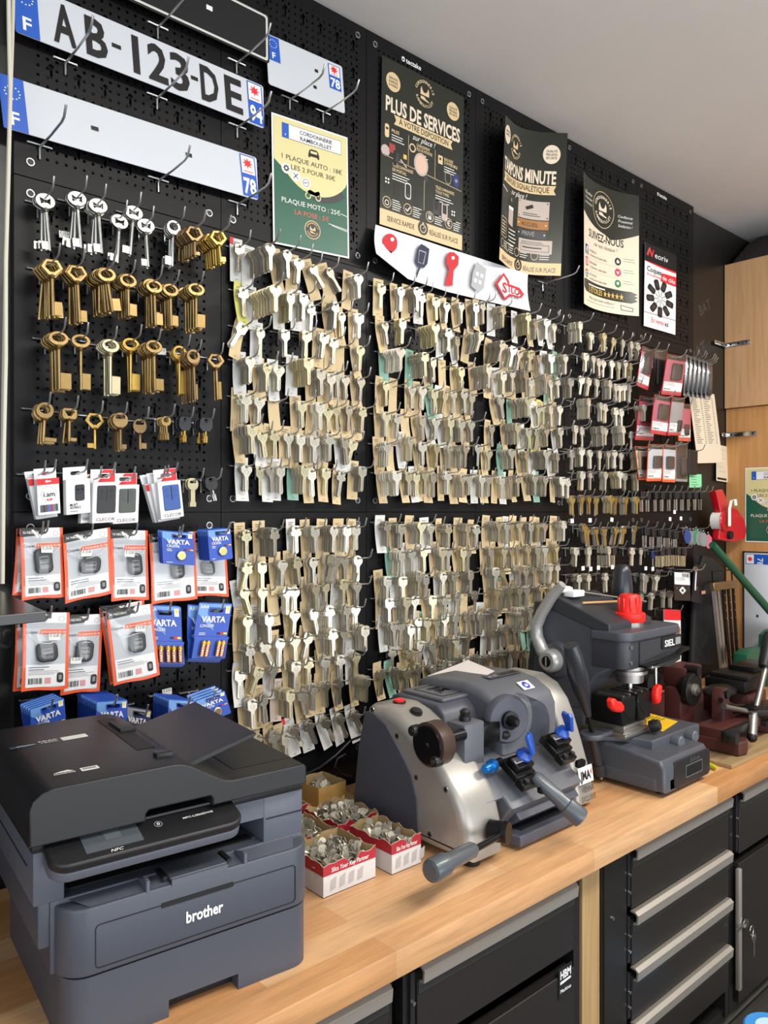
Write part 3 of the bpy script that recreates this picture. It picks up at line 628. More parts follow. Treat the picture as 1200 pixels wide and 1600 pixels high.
# wire hook: cross bar and peg at the board, arm out into the room with an upturned tip; origin where the arm leaves the board
def hook_mesh(L, r=.0016):
    b = MB()
    b.tube([(0, .001, -.004), (0, -L * .5, -.003), (0, -L * .85, 0), (0, -L * .93, .004), (0, -L, .021)], r, WIRE, 6)
    b.tube([(-.02, -.004, 0), (.02, -.004, 0)], r * .9, WIRE, 6); b.tube([(-.02, -.004, 0), (-.021, .003, .002)], r * .9, WIRE, 5); b.tube([(.02, -.004, 0), (.021, .003, .002)], r * .9, WIRE, 5)
    b.tube([(0, -.003, .0), (0, -.0035, -.026)], r * .9, WIRE, 6)
    return b
HK = {L: mesh_of(hook_mesh(L, .0022 if L == .135 else .0017), 'wire_hook') for L in (.07, .09, .11, .135)}
HOOKS = []                    # (distance, x, z, length, label)
def hook(x, z, need, label, grp='wire hooks on the perforated panels'):
    L = min([k for k in HK if k >= need] or [.135])
    HOOKS.append(((Vector((x, 0, z)) - camo.location).length, x, z, L, label, grp))
# small flat keys, hanging from the hole at the origin, face to the room, 2 mm thick
def keyloops(kind):
    hole = circ(0, 0, .0034, 12)
    if kind == 'round': hd = [(.012 * math.sin(R(a)), -.006 + .012 * math.cos(R(a))) for a in range(-150, 151, 20)]
    elif kind == 'oval': hd = [(.0135 * math.sin(R(a)), -.006 + .0105 * math.cos(R(a))) for a in range(-148, 149, 20)]
    elif kind == 'square': hd = [(-.006, -.0185), (-.0118, -.014), (-.0125, .001), (-.0095, .0055), (.0095, .0055), (.0125, .001), (.0118, -.014), (.006, -.0185)]
    elif kind == 'clover': hd = [(-.005, -.018), (-.012, -.0155), (-.0128, -.009), (-.0095, -.0065), (-.0105, .001), (-.006, .0058), (.006, .0058), (.0105, .001), (.0095, -.0065), (.0128, -.009), (.012, -.0155), (.005, -.018)]
    elif kind == 'diamond': hd = [(-.004, -.019), (-.0135, -.006), (-.0035, .0065), (.0035, .0065), (.0135, -.006), (.004, -.019)]
    else: hd = [(-.0048, -.021), (-.0105, -.0155), (-.0105, .0005), (-.005, .0055), (.005, .0055), (.0105, .0005), (.0105, -.0155), (.0048, -.021)]
    L = {'round': .055, 'oval': .052, 'square': .054, 'clover': .056, 'diamond': .056}.get(kind, .058); bw = .0042
    bl = [(bw, -.022), (bw, -L + .004), (bw * .4, -L), (-bw * .5, -L), (-bw, -L + .003), (-bw, -.022)]
    return [hd[::1] + bl if hd[0][0] < 0 else hd + bl[::-1], hole], L
def keymesh(kind, m, groove=True):
    lp, L = keyloops(kind); b = MB(); M = wallM((0, 0, 0))
    b.prism(lp, .002, m, M, .0003)
    if groove:
        b.box((.001, -.00102, -(L + .024) / 2), (.0016, .0004, L - .03), NICKD)
        b.prism([circ(0, -.0105, .0052, 14, .004), circ(0, -.0105, .0044, 14, .0033)], .0003, NICKD, M @ Matrix.Translation((0, 0, .0011)))
    return b
KINDS = ['round', 'oval', 'square', 'clover', 'long']
KM = {(k, m.name): mesh_of(keymesh(k, m), 'flat_key') for k in KINDS for m in (NICK, NICKY)}
for k in ('round', 'diamond', 'clover'): KM[(k, BRASSG.name)] = mesh_of(keymesh(k, BRASSG), 'brass_key')
# one simple outline each for the keys stacked behind the front ones
def backloop(kind): return keyloops(kind)[0][0]
STK = MB(); STKM = [mat('stack nickel', 'bdb6a6', .42, .5, noise=.25, nscale=35), mat('stack nickel dull', '9a9488', .45, .5, noise=.3, nscale=35), mat('stack nickel bright', 'dad4c4', .36, .55, noise=.2, nscale=35), mat('stack brass', 'c2b48c', .4, .5, noise=.2, nscale=35)]
_bk = {k: fill2d([backloop(k)], .0023, 0) for k in KINDS + ['diamond']}
def backkey(x, y, z, kind, tilt, yaw, m):
    v, f = _bk[kind]; STK.add(v, f, m, False, wallM((x, y, z), tilt, yaw))
TAGM = {'B': mat('manila card', 'cdb78e', .75, noise=.08, nscale=25, vary=.1), 'W': mat('white card strip', 'd3d2ce', .7, vary=.06), 'T': mat('mint card', '86b09d', .7, vary=.08), 'Y': mat('yellow card', 'd9d678', .7), 'P': mat('pale pink card', 'd8c3b6', .7)}
TAGN = {'B': 'beige', 'W': 'white', 'T': 'mint green', 'Y': 'yellow', 'P': 'pale pink'}
PEN = mat('pen mark', '6b6258', .7); STAP = mat('staple', '77726a', .3, 1); TRED = mat('red tag corner', 'cf2a30', .6)
def tagmesh(code, curve, corner=False):
    wd, up, dn = .0145, .021, .072; b = MB(); m = TAGM[code]; n = 9; v = []
    for i in range(n + 1):
        t = i / n; z = up - (up + dn) * t; y = -.0005 - curve * (abs(t - .3)) ** 1.7
        xs = wd * (1 + .02 * math.sin(7 * t + curve * 300))
        v += [(-xs, y, z), (xs, y, z)]
    f = loft_faces(2, n + 1, False); b.add(v, f, m, True); b.add([(p[0], p[1] + .0005, p[2]) for p in v], f, m, True)
    b.box((0, -.0016, up - .008), (.016, .0003, .0012), PEN); b.box((-.002, -.0017, up - .012), (.011, .0003, .001), PEN)
    b.box((0, -curve * .55 - .0018, -dn + .006), (.006, .0006, .0007), STAP)
    if corner: b.box((-.011, -.0018, up - .006), (.008, .0006, .014), TRED)
    return mesh_of(b, 'card_strip')
TG = {}
for c in TAGM:
    for i, cv in enumerate((.004, .012, .02)): TG[c, i] = tagmesh(c, cv)
TG['W', 9] = tagmesh('W', .004, True)

FRONT = []          # candidates for single front keys: (distance, mesh key, matrix, label)
def bunches(panel, row, ox, oy, s, data, off0=.02, sp=.0031):
    k = 0
    for it in data.split(';'):
        q = it.split(','); x, y, n = float(q[0]), float(q[1]), int(q[2]); t = q[3].strip() if len(q) > 3 else ''; tilt = float(q[4]) if len(q) > 4 else random.uniform(-4, 4)
        off = off0 + max(n, 1) * sp; P = W(ox + x / s, oy + y / s, off); k += 1
        where = '%s bunch, %s row, panel %s' % (ORD[min(k - 1, 12)], ORD[row - 1], panel)
        hook(P.x, P.z + .003, off + .032, 'wire hook of the ' + where)
        rnd = random.random()
        if t and t[0] in TAGM:
            c = t[0]; vi = 9 if 'r' in t else random.randrange(3); tl = tilt * .5 if len(q) > 4 else random.uniform(-5, 5)
            o = inst('card_strip', TG[c, vi], Matrix.Translation((P.x, -.010 - random.uniform(0, .004), P.z)) @ Matrix.Rotation(R(-tl), 4, 'Y') @ Matrix.Rotation(R(random.uniform(-12, 12)), 4, 'Z'))
            tag(o, '%s card strip behind the %s' % (TAGN[c], where), 'card', 'card strips on the hooks')
        if n == 0: continue
        kind = random.choice(KINDS); warm = rnd < .33 or 'y' in t; bulk = random.choice(STKM[:3]) if not warm else random.choice((STKM[3], STKM[0]))
        yaw = R(random.uniform(-14, 8))
        for i in range(n - 1):
            yy = off0 + i * sp + sp
            mm = bulk if random.random() < .7 else random.choice(STKM)
            backkey(P.x + random.uniform(-.001, .001), -yy, P.z + random.uniform(-.0012, .0012), kind, R(tilt + random.uniform(-3, 3) * (1.8 if n < 6 else .6)), yaw + R(random.uniform(-4, 4)), mm)
        FRONT.append(((P - camo.location).length, (kind, (NICKY if warm else NICK).name), Matrix.Translation((P.x, -off, P.z)) @ Matrix.Rotation(R(-tilt), 4, 'Y') @ Matrix.Rotation(yaw, 4, 'Z'), '%s flat key fronting the %s' % ('yellowish' if warm else 'nickel', where), kind, tilt, yaw, P.copy(), off, bulk))
m1 = 'under the green price poster'; b1 = 'right of the battery packs'; m2 = 'under the white banner'; b2 = 'above the wide key cutter'; m3 = 'under the curled poster'; b3 = 'left of the silver lever'
m4 = 'under the cream poster'
A = (345, 370, 5.106)
bunches(m1, 1, *A, '150,80,2,Wr,0;393,70,25,W;530,125,13,B;625,190,6,B;730,240,4,B,38;862,268,4,B,40;1098,312,11,B')
bunches(m1, 2, *A, '180,425,3,Y;438,400,28,Wy;558,462,12,W;662,475,8,W;726,560,2,W;800,600,0;915,540,8,B;965,620,3,B;1105,630,5,B')
bunches(m1, 3, *A, '178,715,3,B,-32;318,748,3,W,-4;515,760,4;685,772,4;828,788,5,B,-8;905,825,3,B;968,880,0,B;1115,888,5,B')
A = (345, 570, 5.106)
bunches(m1, 4, *A, '235,-50,12,W;370,5,9,B;465,20,6,W;700,-36,18,W;800,52,12,B;880,88,8,B;930,70,4,B;995,98,5,B;1120,115,5,B')
bunches(m1, 5, *A, '205,250,9,B;310,275,5,B;443,295,0,B;648,308,6,B;795,316,9,B;855,360,4,B;922,335,3,B;1025,345,4,B;1135,355,7,B')
bunches(m1, 6, *A, '250,498,16,B;330,550,3,W,8;430,540,5,B;540,560,3,B;640,570,7,B;748,588,8,B;870,572,10,W;988,598,5,Wr,10;1060,620,4,Wr,-18')
bunches(m1, 7, *A, '205,815,5,W;312,828,1;402,830,3,W;480,820,5,W;672,818,13,T;725,850,3,B;842,845,3,B;965,868,3,B,-10;1132,830,9,B')
A = (345, 800, 5.106)
bunches(b1, 1, *A, '205,165,6,B;430,150,18,B;600,130,4,W;752,135,10,B;905,130,13,B;1010,125,9,B;1080,125,4,B')
bunches(b1, 2, *A, '220,425,5,W,-14;330,415,6,B;495,400,8,B;610,385,9,B,8;738,385,5,B;935,365,15,B,-12;988,370,4,B;1095,370,6,B')
bunches(b1, 3, *A, '185,625,6,W,18;335,622,6,B;432,650,0,B;530,620,6;590,620,5,B;758,595,10,B;840,570,5,W;982,560,7,W;1090,575,6,B')
bunches(b1, 4, *A, '215,850,9,B;385,830,15,W;592,800,6,B;738,790,8,B,14;870,770,9,W;1010,760,11,W;1075,760,4,B')
A = (345, 990, 5.106)
bunches(b1, 5, *A, '235,110,11,B;345,80,8,B,25;475,60,6,B;592,35,6,B;702,15,3,B,-14;895,-15,15,B;988,-20,6,B;1152,-40,15,W')
bunches(b1, 6, *A, '155,312,1,W,-3;308,290,6,B,-20;422,268,4,W;602,245,8,B;702,215,6,B;835,205,4,B;956,190,6,B;1080,170,5,W')
bunches(b1, 7, *A, '250,542,9,B;342,502,5,B;555,470,15,P;650,470,5,B,16;738,422,6,B;842,400,6,B;950,372,4,B;1165,365,15,B')
bunches(b1, 8, *A, '300,820,3,B,-10;425,800,5,B,8;520,818,8,B;578,750,3,Wr,28;702,714,4,W,24;832,690,4,W,26;946,665,3,W,24;1070,640,4,W,26')
A = (575, 420, 7.06)
bunches(m2, 1, *A, '150,195,2,B,-4;365,228,6,B;540,228,10,B;597,290,3,W;750,340,4,B;870,388,3,B;1030,388,6,B;1192,400,6,B')
bunches(m2, 2, *A, '185,600,4,B,10;385,575,9;745,625,18;890,680,8,W;985,768,4,W;1254,722,14,B,-22')
bunches(m2, 3, *A, '362,888,18,T;625,945,16,T;720,1000,7,B;850,1085,0,B;1032,1108,7,B;1334,1080,18,B')
A = (575, 595, 7.06)
bunches(m2, 4, *A, '198,30,6,B;310,60,0,B;486,75,3,B;606,85,5,B;736,115,5,T;860,130,7,W,-14;946,130,5,B;1062,130,7,B;1150,160,6,B')
bunches(m2, 5, *A, '206,368,7,B;332,390,5,B;432,400,0,B;602,408,7,B;752,430,6,W;916,430,10,W;1032,450,9,W;1140,460,6,B')
bunches(m2, 6, *A, '215,698,10,B;270,700,0,B;472,640,11,W;602,700,5,B;762,720,7,B;906,740,6,B;1082,730,15,B')
bunches(m2, 7, *A, '322,1020,18,B;450,1030,5,B;536,1030,3,W;632,1018,4,B;722,1040,5,B;882,1020,7,B;1042,1058,10,B;1112,1050,5,B')
A = (735, 460, 7.742)
bunches(m3, 1, *A, '150,110,7,B;400,160,12,W;700,248,14,W;792,320,6,B;922,320,7,W;1012,370,5,W;1330,350,14')
bunches(m3, 2, *A, '395,585,16,B,-20;522,660,9,B,-18;600,700,5,W,-14;728,710,7,B,-8;832,750,6,B;980,748,8,W;1150,748,11,T')
bunches(m3, 3, *A, '262,940,4,B;402,960,7,W;512,940,7,B;672,950,13,B;738,1030,5,B;922,980,13,B;972,1060,4,T;1056,1030,7,B')
A = (735, 615, 7.742)
bunches(m3, 4, *A, '370,60,7,B,12;700,60,20,T;822,170,4,W;886,150,4,Y;972,170,8,B;1086,170,6,B')
bunches(m3, 5, *A, '260,400,3,B;572,380,15,B;702,440,8,W;812,450,4,Y,-12;922,430,9,B;1086,440,6,W')
bunches(m3, 6, *A, '95,640,1;225,700,4,B;502,690,13,T;682,720,8,B;922,700,16,W;1052,740,7,W')
bunches(m3, 7, *A, '142,1010,7,W;222,1010,5,B;382,1020,6,B;482,1030,7,W;576,1010,6,B;782,1000,10,B;912,1020,10,T;1112,1030,10,B')
A = (575, 800, 7.06)
bunches(b2, 1, *A, '215,130,7,W;372,160,9,B;592,130,13,B;692,150,6,W;892,160,10,B;1102,150,10,B;1202,170,6,B')
bunches(b2, 2, *A, '375,450,13,T;486,430,6,W;616,410,7,W;822,420,9,B;886,420,5,B;1052,420,6,B;1108,420,3,B')
bunches(b2, 3, *A, '215,740,8,B;386,740,8,W;566,690,13,B;642,720,5,B;832,690,6,W;956,690,8,B;1136,670,11,B')
bunches(b2, 4, *A, '235,980,9,B;432,970,11,B;522,950,7,B;716,950,7,B;856,950,6,B;992,900,5,W;1086,920,0,B;1182,900,2')
A = (575, 950, 7.06)
bunches(b2, 5, *A, '285,180,12,W;368,170,5,W;476,210,8,B;562,130,3,B;656,135,6,T;756,130,4,B;852,90,5,W;972,80,7,B;1112,70,5,B')
bunches(b2, 6, *A, '270,460,2;456,480,6,B,22;582,390,4,B;706,410,5,W,14;852,340,7,B;912,350,4,B;972,320,6,T;1112,300,7,W')
bunches(b2, 7, *A, '150,700,3,B;292,680,6,T,14;432,700,5,B;562,640,5,B;722,660,6,B;852,590,6,B;962,550,3,T;1082,560,10,B')
A = (735, 795, 7.742)
bunches(b3, 1, *A, '345,170,13,B;442,190,7,B;496,180,5,W;592,170,6,B;736,190,7,B;822,180,5,B;906,190,7,B;1132,170,11,B')
bunches(b3, 2, *A, '250,490,6,B;412,490,11,B;502,490,6,B;572,460,2,B;702,470,6,B;816,470,7,B;906,470,6,W;1042,450,8,B')
bunches(b3, 3, *A, '312,740,11,B;386,760,4,T,30;602,710,7,W;672,740,6,W;772,720,5,B;902,690,7,B;972,680,5,B;1056,680,6,B')
bunches(b3, 4, *A, '322,990,9,B;372,1000,5,B;472,960,8,B;596,960,8,B;682,950,6,T;862,940,11,B;1002,930,6,B')
A = (735, 930, 7.742)
bunches(b3, 5, *A, '125,230,8,B;226,190,9,W;312,190,6,B;652,180,17,B;722,150,5,B;812,150,6,T')
bunches(b3, 6, *A, '240,440,5,W;332,430,4,W;432,390,6,W;532,380,5,B;582,380,4,B;662,420,0,T;762,420,2,T')
bunches(b3, 7, *A, '130,760,10,B;222,740,4,B;326,720,4,B;432,690,5,B;562,690,5,W;686,690,5,B')
# far board: keys without card strips
A = (870, 500, 8.57)
bunches(m4, 1, *A, '462,185,4;636,198,5;768,268,2,,-22;892,290,2,,-14;1002,308,3;1086,328,4', .03, .003)
bunches(m4, 2, *A, '392,468,3;492,498,4;560,538,4;626,558,4;742,568,3;832,588,3;920,560,4;992,600,5', .03, .003)
bunches(m4, 3, *A, '186,808,10;336,778,2,,-10;436,800,5,,-12;542,820,3;715,830,10;790,878,4;846,880,3;906,870,3;982,890,4', .03, .003)
bunches(m4, 4, *A, '430,1070,14;592,1128,4;652,1150,5;792,1198,4;866,1210,3;1172,1150,12', .03, .003)
A = (870, 650, 8.57)
bunches(m4, 5, *A, '50,180,4;256,150,3;336,170,2;612,158,14;652,180,3;890,158,14;1000,230,2', .03, .003)
bunches(m4, 6, *A, '206,480,2;336,448,9;446,480,3;576,490,3;690,490,3;776,480,5;862,510,2;1120,490,12', .03, .003)
bunches(m4, 7, *A, '150,860,5;345,768,5,y;452,760,3,y;656,770,7;846,758,12;912,790,3;1082,788,7,y', .03, .003)
bunches(m4, 8, *A, '206,1098,4,y;342,1080,5,y;432,1090,3,y;532,1098,2,y;732,1088,10,y;792,1100,4,y;932,1108,8,y;1072,1100,6,y', .03, .003)
A = (870, 740, 4.286); m5 = 'above the red knob'
bunches(m5, 1, *A, '185,350,6,,10;206,375,4,,8;262,372,5,,12;320,370,4,,8;402,370,5,,-18;452,366,4,,-14;528,360,4,,-10', .03, .003)
bunches(m5, 2, *A, '130,508,5;218,505,4;350,500,15;508,508,4;565,508,2', .03, .003)
bunches(m5, 3, *A, '150,690,8;215,685,9;330,680,4;585,680,4,,-8;600,690,5,,-6;672,688,5,,-6', .03, .003)
bunches(m5, 4, *A, '570,820,3,,-10;640,810,4,,-6;720,800,4;765,795,4', .03, .003)
FRONT.sort(key=lambda q: q[0])
for i, q in enumerate(FRONT):
    k = q[1]; nm = 'flat_key'
    if 'panel above the red knob' in q[3] and ', first row' in q[3]: k = ('diamond', BRASSG.name); nm = 'house_key'
    elif ('eighth row, panel under the cream' in q[3]): k = ('round', BRASSG.name); nm = 'house_key'
    if i < 300 or nm == 'house_key':
        lb = q[3] if nm == 'flat_key' else q[3].replace('nickel flat', 'golden house').replace('yellowish flat', 'golden house')
        tag(inst(nm, KM[k], q[2]), lb, 'key', 'front keys of the hanging bunches')
    else: backkey(q[7].x, -q[8], q[7].z, q[4], R(q[5]), q[6], STKM[2] if random.random() < .6 else q[9])
tag(STK.build('stacked_keys', loc=(1.2, -.03, 1.7)), 'flat key blanks stacked on the wall hooks behind the front keys', 'keys', kind='stuff')
# ---------------------------------------------------------------- big lever keys, upper left board
BOWS = {'bow_tie': ([circ(0, -.004, .0175, 24, .0135)], [[(-.009, .001), (-.002, -.003), (0, -.002), (.002, -.003), (.009, .001), (.008, -.009), (.002, -.006), (0, -.007), (-.002, -.006), (-.008, -.009)]]),
        'hexagon': ([[(-.010, .006), (.010, .006), (.0185, -.008), (.006, -.022), (-.006, -.022), (-.0185, -.008)]], [[(-.007, .001), (.007, .001), (.0115, -.008), (.003, -.015), (-.003, -.015), (-.0115, -.008)]]),
        'oval': ([circ(0, -.005, .017, 24, .0125)], [circ(0, -.004, .0105, 20, .0062)]),
        'round': ([circ(0, -.005, .0145, 24)], [circ(0, -.003, .0085, 20, .007)]),
        'triangle': ([rrect(-.0135, -.014, .0135, .006, .006)], [[(-.009, .001), (.009, .001), (.003, -.008), (-.003, -.008)]]),
        'disc': ([circ(0, -.007, .0145, 24)], [rrect(-.008, -.004, .008, .002, .0015)])}
LKM = {}
def lever_meshes(bow, L, bit, bside, m):
    k = (bow, L, bit, bside, m.name)
    if k in LKM: return LKM[k]
    M = wallM((0, 0, 0)); o, h = BOWS[bow]; zb = min(p[1] for p in o[0])
    b = MB(); b.prism(o + h, .0042, m, M, .0012, 2, True); bowm = mesh_of(b, 'bow')
    b = MB(); b.lathe((0, 0, zb + .002), (0, 0, -L), [(0, .0034), (.04, .0042), (.055, .0048), (.07, .0034), (.09, .0046), (.105, .0033), (.12, .003), (.985, .0029), (1, .0022)], m, 12); sh = mesh_of(b, 'shank')
    bt = None
    if bit:
        bw, bh = bit; x0, x1 = (.0015, .0025 + bw) if bside > 0 else (-.0025 - bw, -.0015)
        b = MB(); b.bx((x0, -.0013, -L + .002), (x1, .0013, -L + .002 + bh), m, .0004, 1); bt = mesh_of(b, 'bit')
    LKM[k] = (bowm, sh, bt); return LKM[k]
def lever_bunch(px, py, n, bow, L, bit, m, label, bside=1, tilt=0, fan=1.5, sp=.0068, off0=.024):
    off = off0 + n * sp; P = W(px, py, off); ms = lever_meshes(bow, L, bit, bside, m)
    hook(P.x, P.z + .004, off + .03, 'hook with the ' + label.replace(' key in the', ' keys,'))
    for i in range(n):
        y = off0 + (i + 1) * sp; t = tilt + (random.uniform(-1, 1) * fan if fan else 0) + (fan * 1.2 * (i - (n - 1) / 2) / max(n, 1) if fan > 3 else 0)
        e = empty('lever_key', (P.x + random.uniform(-.0015, .0015), -y, P.z + random.uniform(-.002, .002)), 0, label, 'key', label)
        e.rotation_euler = (0, R(-t), R(random.uniform(-9, 5)))
        for nm, me in zip(('bow', 'shank', 'bit'), ms):
            if me is not None: o = bpy.data.objects.new(nm, me); col.objects.link(o); o.parent = e
q = 3.158
def LB(x, y, *a, **k): lever_bunch(x / q, 280 + y / q, *a, **k)
U = 'upper left board'
LB(222, 98, 3, 'bow_tie', .090, (.011, .014), SILVER, 'silver key in the first bunch of the top silver row', -1, fan=5)
LB(382, 92, 3, 'bow_tie', .092, (.012, .015), SILVER, 'silver key in the second bunch of the top silver row', -1, 0, 4)
LB(482, 125, 4, 'bow_tie', .090, (.012, .015), SILVER, 'silver key in the third bunch of the top silver row', -1, 0, 4)
LB(592, 195, 2, 'bow_tie', .083, (.013, .014), SILVER, 'silver key in the fourth bunch of the top silver row', -1, -4, 2)
LB(660, 155, 2, 'bow_tie', .086, (.013, .014), SILVER, 'silver key in the fifth bunch of the top silver row', -1, -5, 2)
LB(722, 222, 2, 'bow_tie', .083, (.011, .013), SILVER, 'silver key in the sixth bunch of the top silver row', -1, 2, 3)
LB(858, 232, 3, 'round', .082, (.013, .017), SILVER, 'silver key in the rightmost silver bunch, hexagonal open bow', -1, -2, 4)
LB(962, 248, 10, 'hexagon', .050, (.008, .007), BRASSD, 'bronze key in the bunch right of the silver keys', 1, 0, 2)
LB(1075, 275, 9, 'hexagon', .056, (.009, .010), BRASSG, 'golden key in the bunch beside the first card strip', 1, 6, 2)
for args in ((258, 415, 7, 'hexagon', .092, 'first', (.013, .024)), (378, 440, 7, 'hexagon', .094, 'second', (.011, .020)), (522, 455, 10, 'oval', .070, 'third', (.015, .022)), (632, 485, 8, 'oval', .070, 'fourth', (.014, .022)),
             (757, 512, 7, 'oval', .078, 'fifth', (.013, .022)), (838, 535, 7, 'oval', .074, 'sixth', (.013, .020)), (966, 535, 8, 'oval', .080, 'seventh', (.016, .026))):
    LB(*args[:4], args[4], args[6], BRASS, 'brass key in the %s bunch of the upper brass row' % args[5], 1, 2 if args[5] != 'third' else 4, 5 if args[5] in ('first', 'third') else 2.5)
for args in ((286, 772, 7, 'oval', .094, 'first', (.018, .028), BRASS), (402, 790, 2, 'oval', .094, 'second', (.015, .029), BRASS), (542, 808, 5, 'oval', .094, 'third', (.017, .032), NICKY), (647, 803, 3, 'oval', .092, 'fourth', (.016, .031), BRASSG),
             (756, 818, 8, 'oval', .088, 'fifth', (.016, .022), BRASS), (884, 848, 3, 'round', .088, 'sixth', (.014, .046), BRASSG), (955, 868, 8, 'round', .090, 'seventh', (.004, .030), BRASSD), (1062, 880, 2, 'hexagon', .088, 'eighth', (.007, .036), BRASS)):
    LB(*args[:4], args[4], args[6], args[7], 'brass key in the %s bunch of the long brass row' % args[5], 1, 1, 1.5)
for args in ((218, 1132, 5, 'round', .060, 'first', (.019, .007), 8, 1, BRASS), (346, 1150, 4, 'triangle', .054, 'second', (.010, .006), 8, 1, BRASS), (466, 1172, 1, 'hexagon', .060, 'third', (.012, .009), 0, -1, BRASSG), (592, 1176, 5, 'disc', .062, 'fourth', (.009, .009), 2, 1, BRASSD),
             (690, 1198, 1, 'disc', .052, 'fifth', (.011, .011), 0, 1, BRASSD)):
    LB(*args[:4], args[4], args[6], args[9], 'small brass key in the %s bunch of the lowest brass row' % args[5], args[8], 1, args[7])
# small cruciform keys and black headed keys at the end of that row, the yellow pair below
def headed_bunch(px, py, n, mesh, name, label, sp=.006, off0=.03, fan=6, tilt=0, cat='key'):
    off = off0 + n * sp; P = W(px, py, off); hook(P.x, P.z + .004, off + .03, 'hook of the ' + label)
    for i in range(n):
        e = empty(name, (P.x + random.uniform(-.002, .002), -(off0 + (i + 1) * sp), P.z), 0, label, cat, label)
        e.rotation_euler = (0, R(tilt + random.uniform(-fan, fan)), R(random.uniform(-10, 5)))
        for nm, me in mesh: o = bpy.data.objects.new(nm, me); col.objects.link(o); o.parent = e
def cross_key(m, head, hm=None):
    M = wallM((0, 0, 0)); b = MB()
    if head == 'fob': b.prism([[(-.013, .004), (-.009, .009), (.009, .009), (.013, .004), (.014, -.010), (.008, -.019), (-.008, -.019), (-.014, -.010)], circ(0, .003, .003, 10)], .006, hm, M, .0015, 2, True)
    else: b.prism([circ(0, -.005, .010, 18), circ(0, -.003, .0045, 12)], .004, m, M, .001)
    hd = mesh_of(b, 'head'); b = MB(); b.cyl((0, 0, -.014), (0, 0, -.03), .0026, m, n=10)
    b.box((0, 0, -.034), (.008, .0022, .014), m, .0004, 1); b.box((0, 0, -.034), (.0022, .008, .014), m, .0004, 1)
    return [('head', hd), ('blade', mesh_of(b, 'blade'))]
headed_bunch(820 / q, 280 + 1182 / q, 4, cross_key(BRASS, 'ring'), 'cross_key', 'small brass cross bit key at the right of the lowest brass row')
headed_bunch(912 / q, 280 + 1195 / q, 4, cross_key(BRASSG, 'fob', mat('black blue key head', '22252d', .4)), 'cross_key', 'black headed brass key left of the other black headed bunch')
headed_bunch(1020 / q, 280 + 1200 / q, 5, cross_key(BRASSG, 'fob', mat('black blue key head', '22252d', .4)), 'cross_key', 'black headed brass key at the end of the lowest brass row')
headed_bunch(300, 752, 2, [('bow', mesh_of(MB().prism([circ(0, -.006, .0125, 22), rrect(-.007, -.004, .007, .001, .002)], .003, NICKY, wallM((0, 0, 0)), .0006), 'bow')), ('blade', mesh_of(MB().box((0, 0, -.034), (.010, .0026, .034), NICKY, .0005, 1).box((0, 0, -.046), (.014, .0026, .010), NICKY, .0005, 1), 'blade'))], 'door_key', 'yellowish key with slotted round bow right of the white remote boxes', fan=3)
headed_bunch(330, 752, 3, cross_key(SILVER, 'fob', BHEAD), 'car_key', 'black headed key at the right end of the white remote boxes', fan=4, tilt=-18)
# black headed blanks, far right, in three rows
def car_key(hm, bm_, L=.05, hw=.011):
    M = wallM((0, 0, 0)); b = MB(); b.prism([rrect(-hw, -.024, hw, .005, .006), circ(0, 0, .0028, 10)], .006, hm, M, .0015, 2, True); hd = mesh_of(b, 'head')
    b = MB(); b.box((0, 0, -.024 - (L - .02) / 2), (.007, .002, L - .02), bm_, .0004, 1); return [('head', hd), ('blade', mesh_of(b, 'blade'))]
CK = car_key(BHEAD, SILVER, .062); CK2 = car_key(mat('brown black head', '2a2422', .45), NICKY, .06); CKB = car_key(mat('navy key head', '28305a', .45), SILVER, .06)
for i, x in enumerate((1004, 1013, 1025, 1036, 1047, 1057, 1067, 1077, 1087, 1096)):
    headed_bunch(x, 770, 3, CK, 'car_key', 'black headed key, %s bunch of the row above the tape gun handle' % ORD[i], .0045, .03, 1.5)
for i, (x, y, n) in enumerate(((1010, 826, 4), (1021, 828, 4), (1033, 828, 4), (1046, 830, 6), (1056, 832, 5))):
    headed_bunch(x, y, n, CK, 'car_key', 'black headed key, %s bunch beside the grey fobs' % ORD[i], .0045, .03, 2)
for i, (x, y, n, kk) in enumerate(((948, 856, 7, CK2), (960, 856, 7, CK2), (1020, 862, 1, CKB), (1035, 858, 6, CK2), (1045, 857, 6, CK2), (1060, 857, 7, CK2), (1070, 858, 6, CK2))):
    headed_bunch(x, y, n, kk, 'car_key', '%s headed key, %s bunch of the row above the black lever grip' % ('blue' if kk is CKB else 'dark', ORD[i]), .005, .03, 2 if kk is CK2 else 4)
# key ring fobs
fm = mat('grey fob', '74797a', .45); 
for i, (x, y, c) in enumerate(((1074, 838, '28407c'), (1079, 840, '74797a'), (1084, 840, '6d7273'), (1088, 838, '2f7a55'), (1092, 841, '777c7d'), (1096, 842, '6f7475'), (1100, 843, '7b8081'), (1107, 846, 'c0607a'))):
    m = mat('fob ' + c, c, .45); P = W(x, y - 14, .05 + .004 * i)
    e = empty('key_fob', P, R(-15), '%s teardrop key fob, %s from the left of the fob row' % ({'28407c': 'blue', '2f7a55': 'green', 'c0607a': 'pink'}.get(c, 'grey'), ORD[i]), 'key fob', 'teardrop key fobs'); M = wallM((0, 0, 0))
    b = MB(); b.prism([[(.018 * math.sin(R(a)) * (1 if abs(a) > 50 else .75), -.034 + .027 * math.cos(R(a))) for a in range(0, 360, 18)]], .004, m, M, .0012, 2, True); b.build('fob_body', e, True)
    b = MB(); b.tube([(.004 * math.cos(R(a)), 0, -.003 + .005 * math.sin(R(a))) for a in range(0, 361, 30)], .0007, CHROME, 5); b.build('split_ring', e, True)
hook(W(1085, 825, .05).x, W(1085, 825, .05).z, .1, 'wire hook carrying the teardrop fobs')
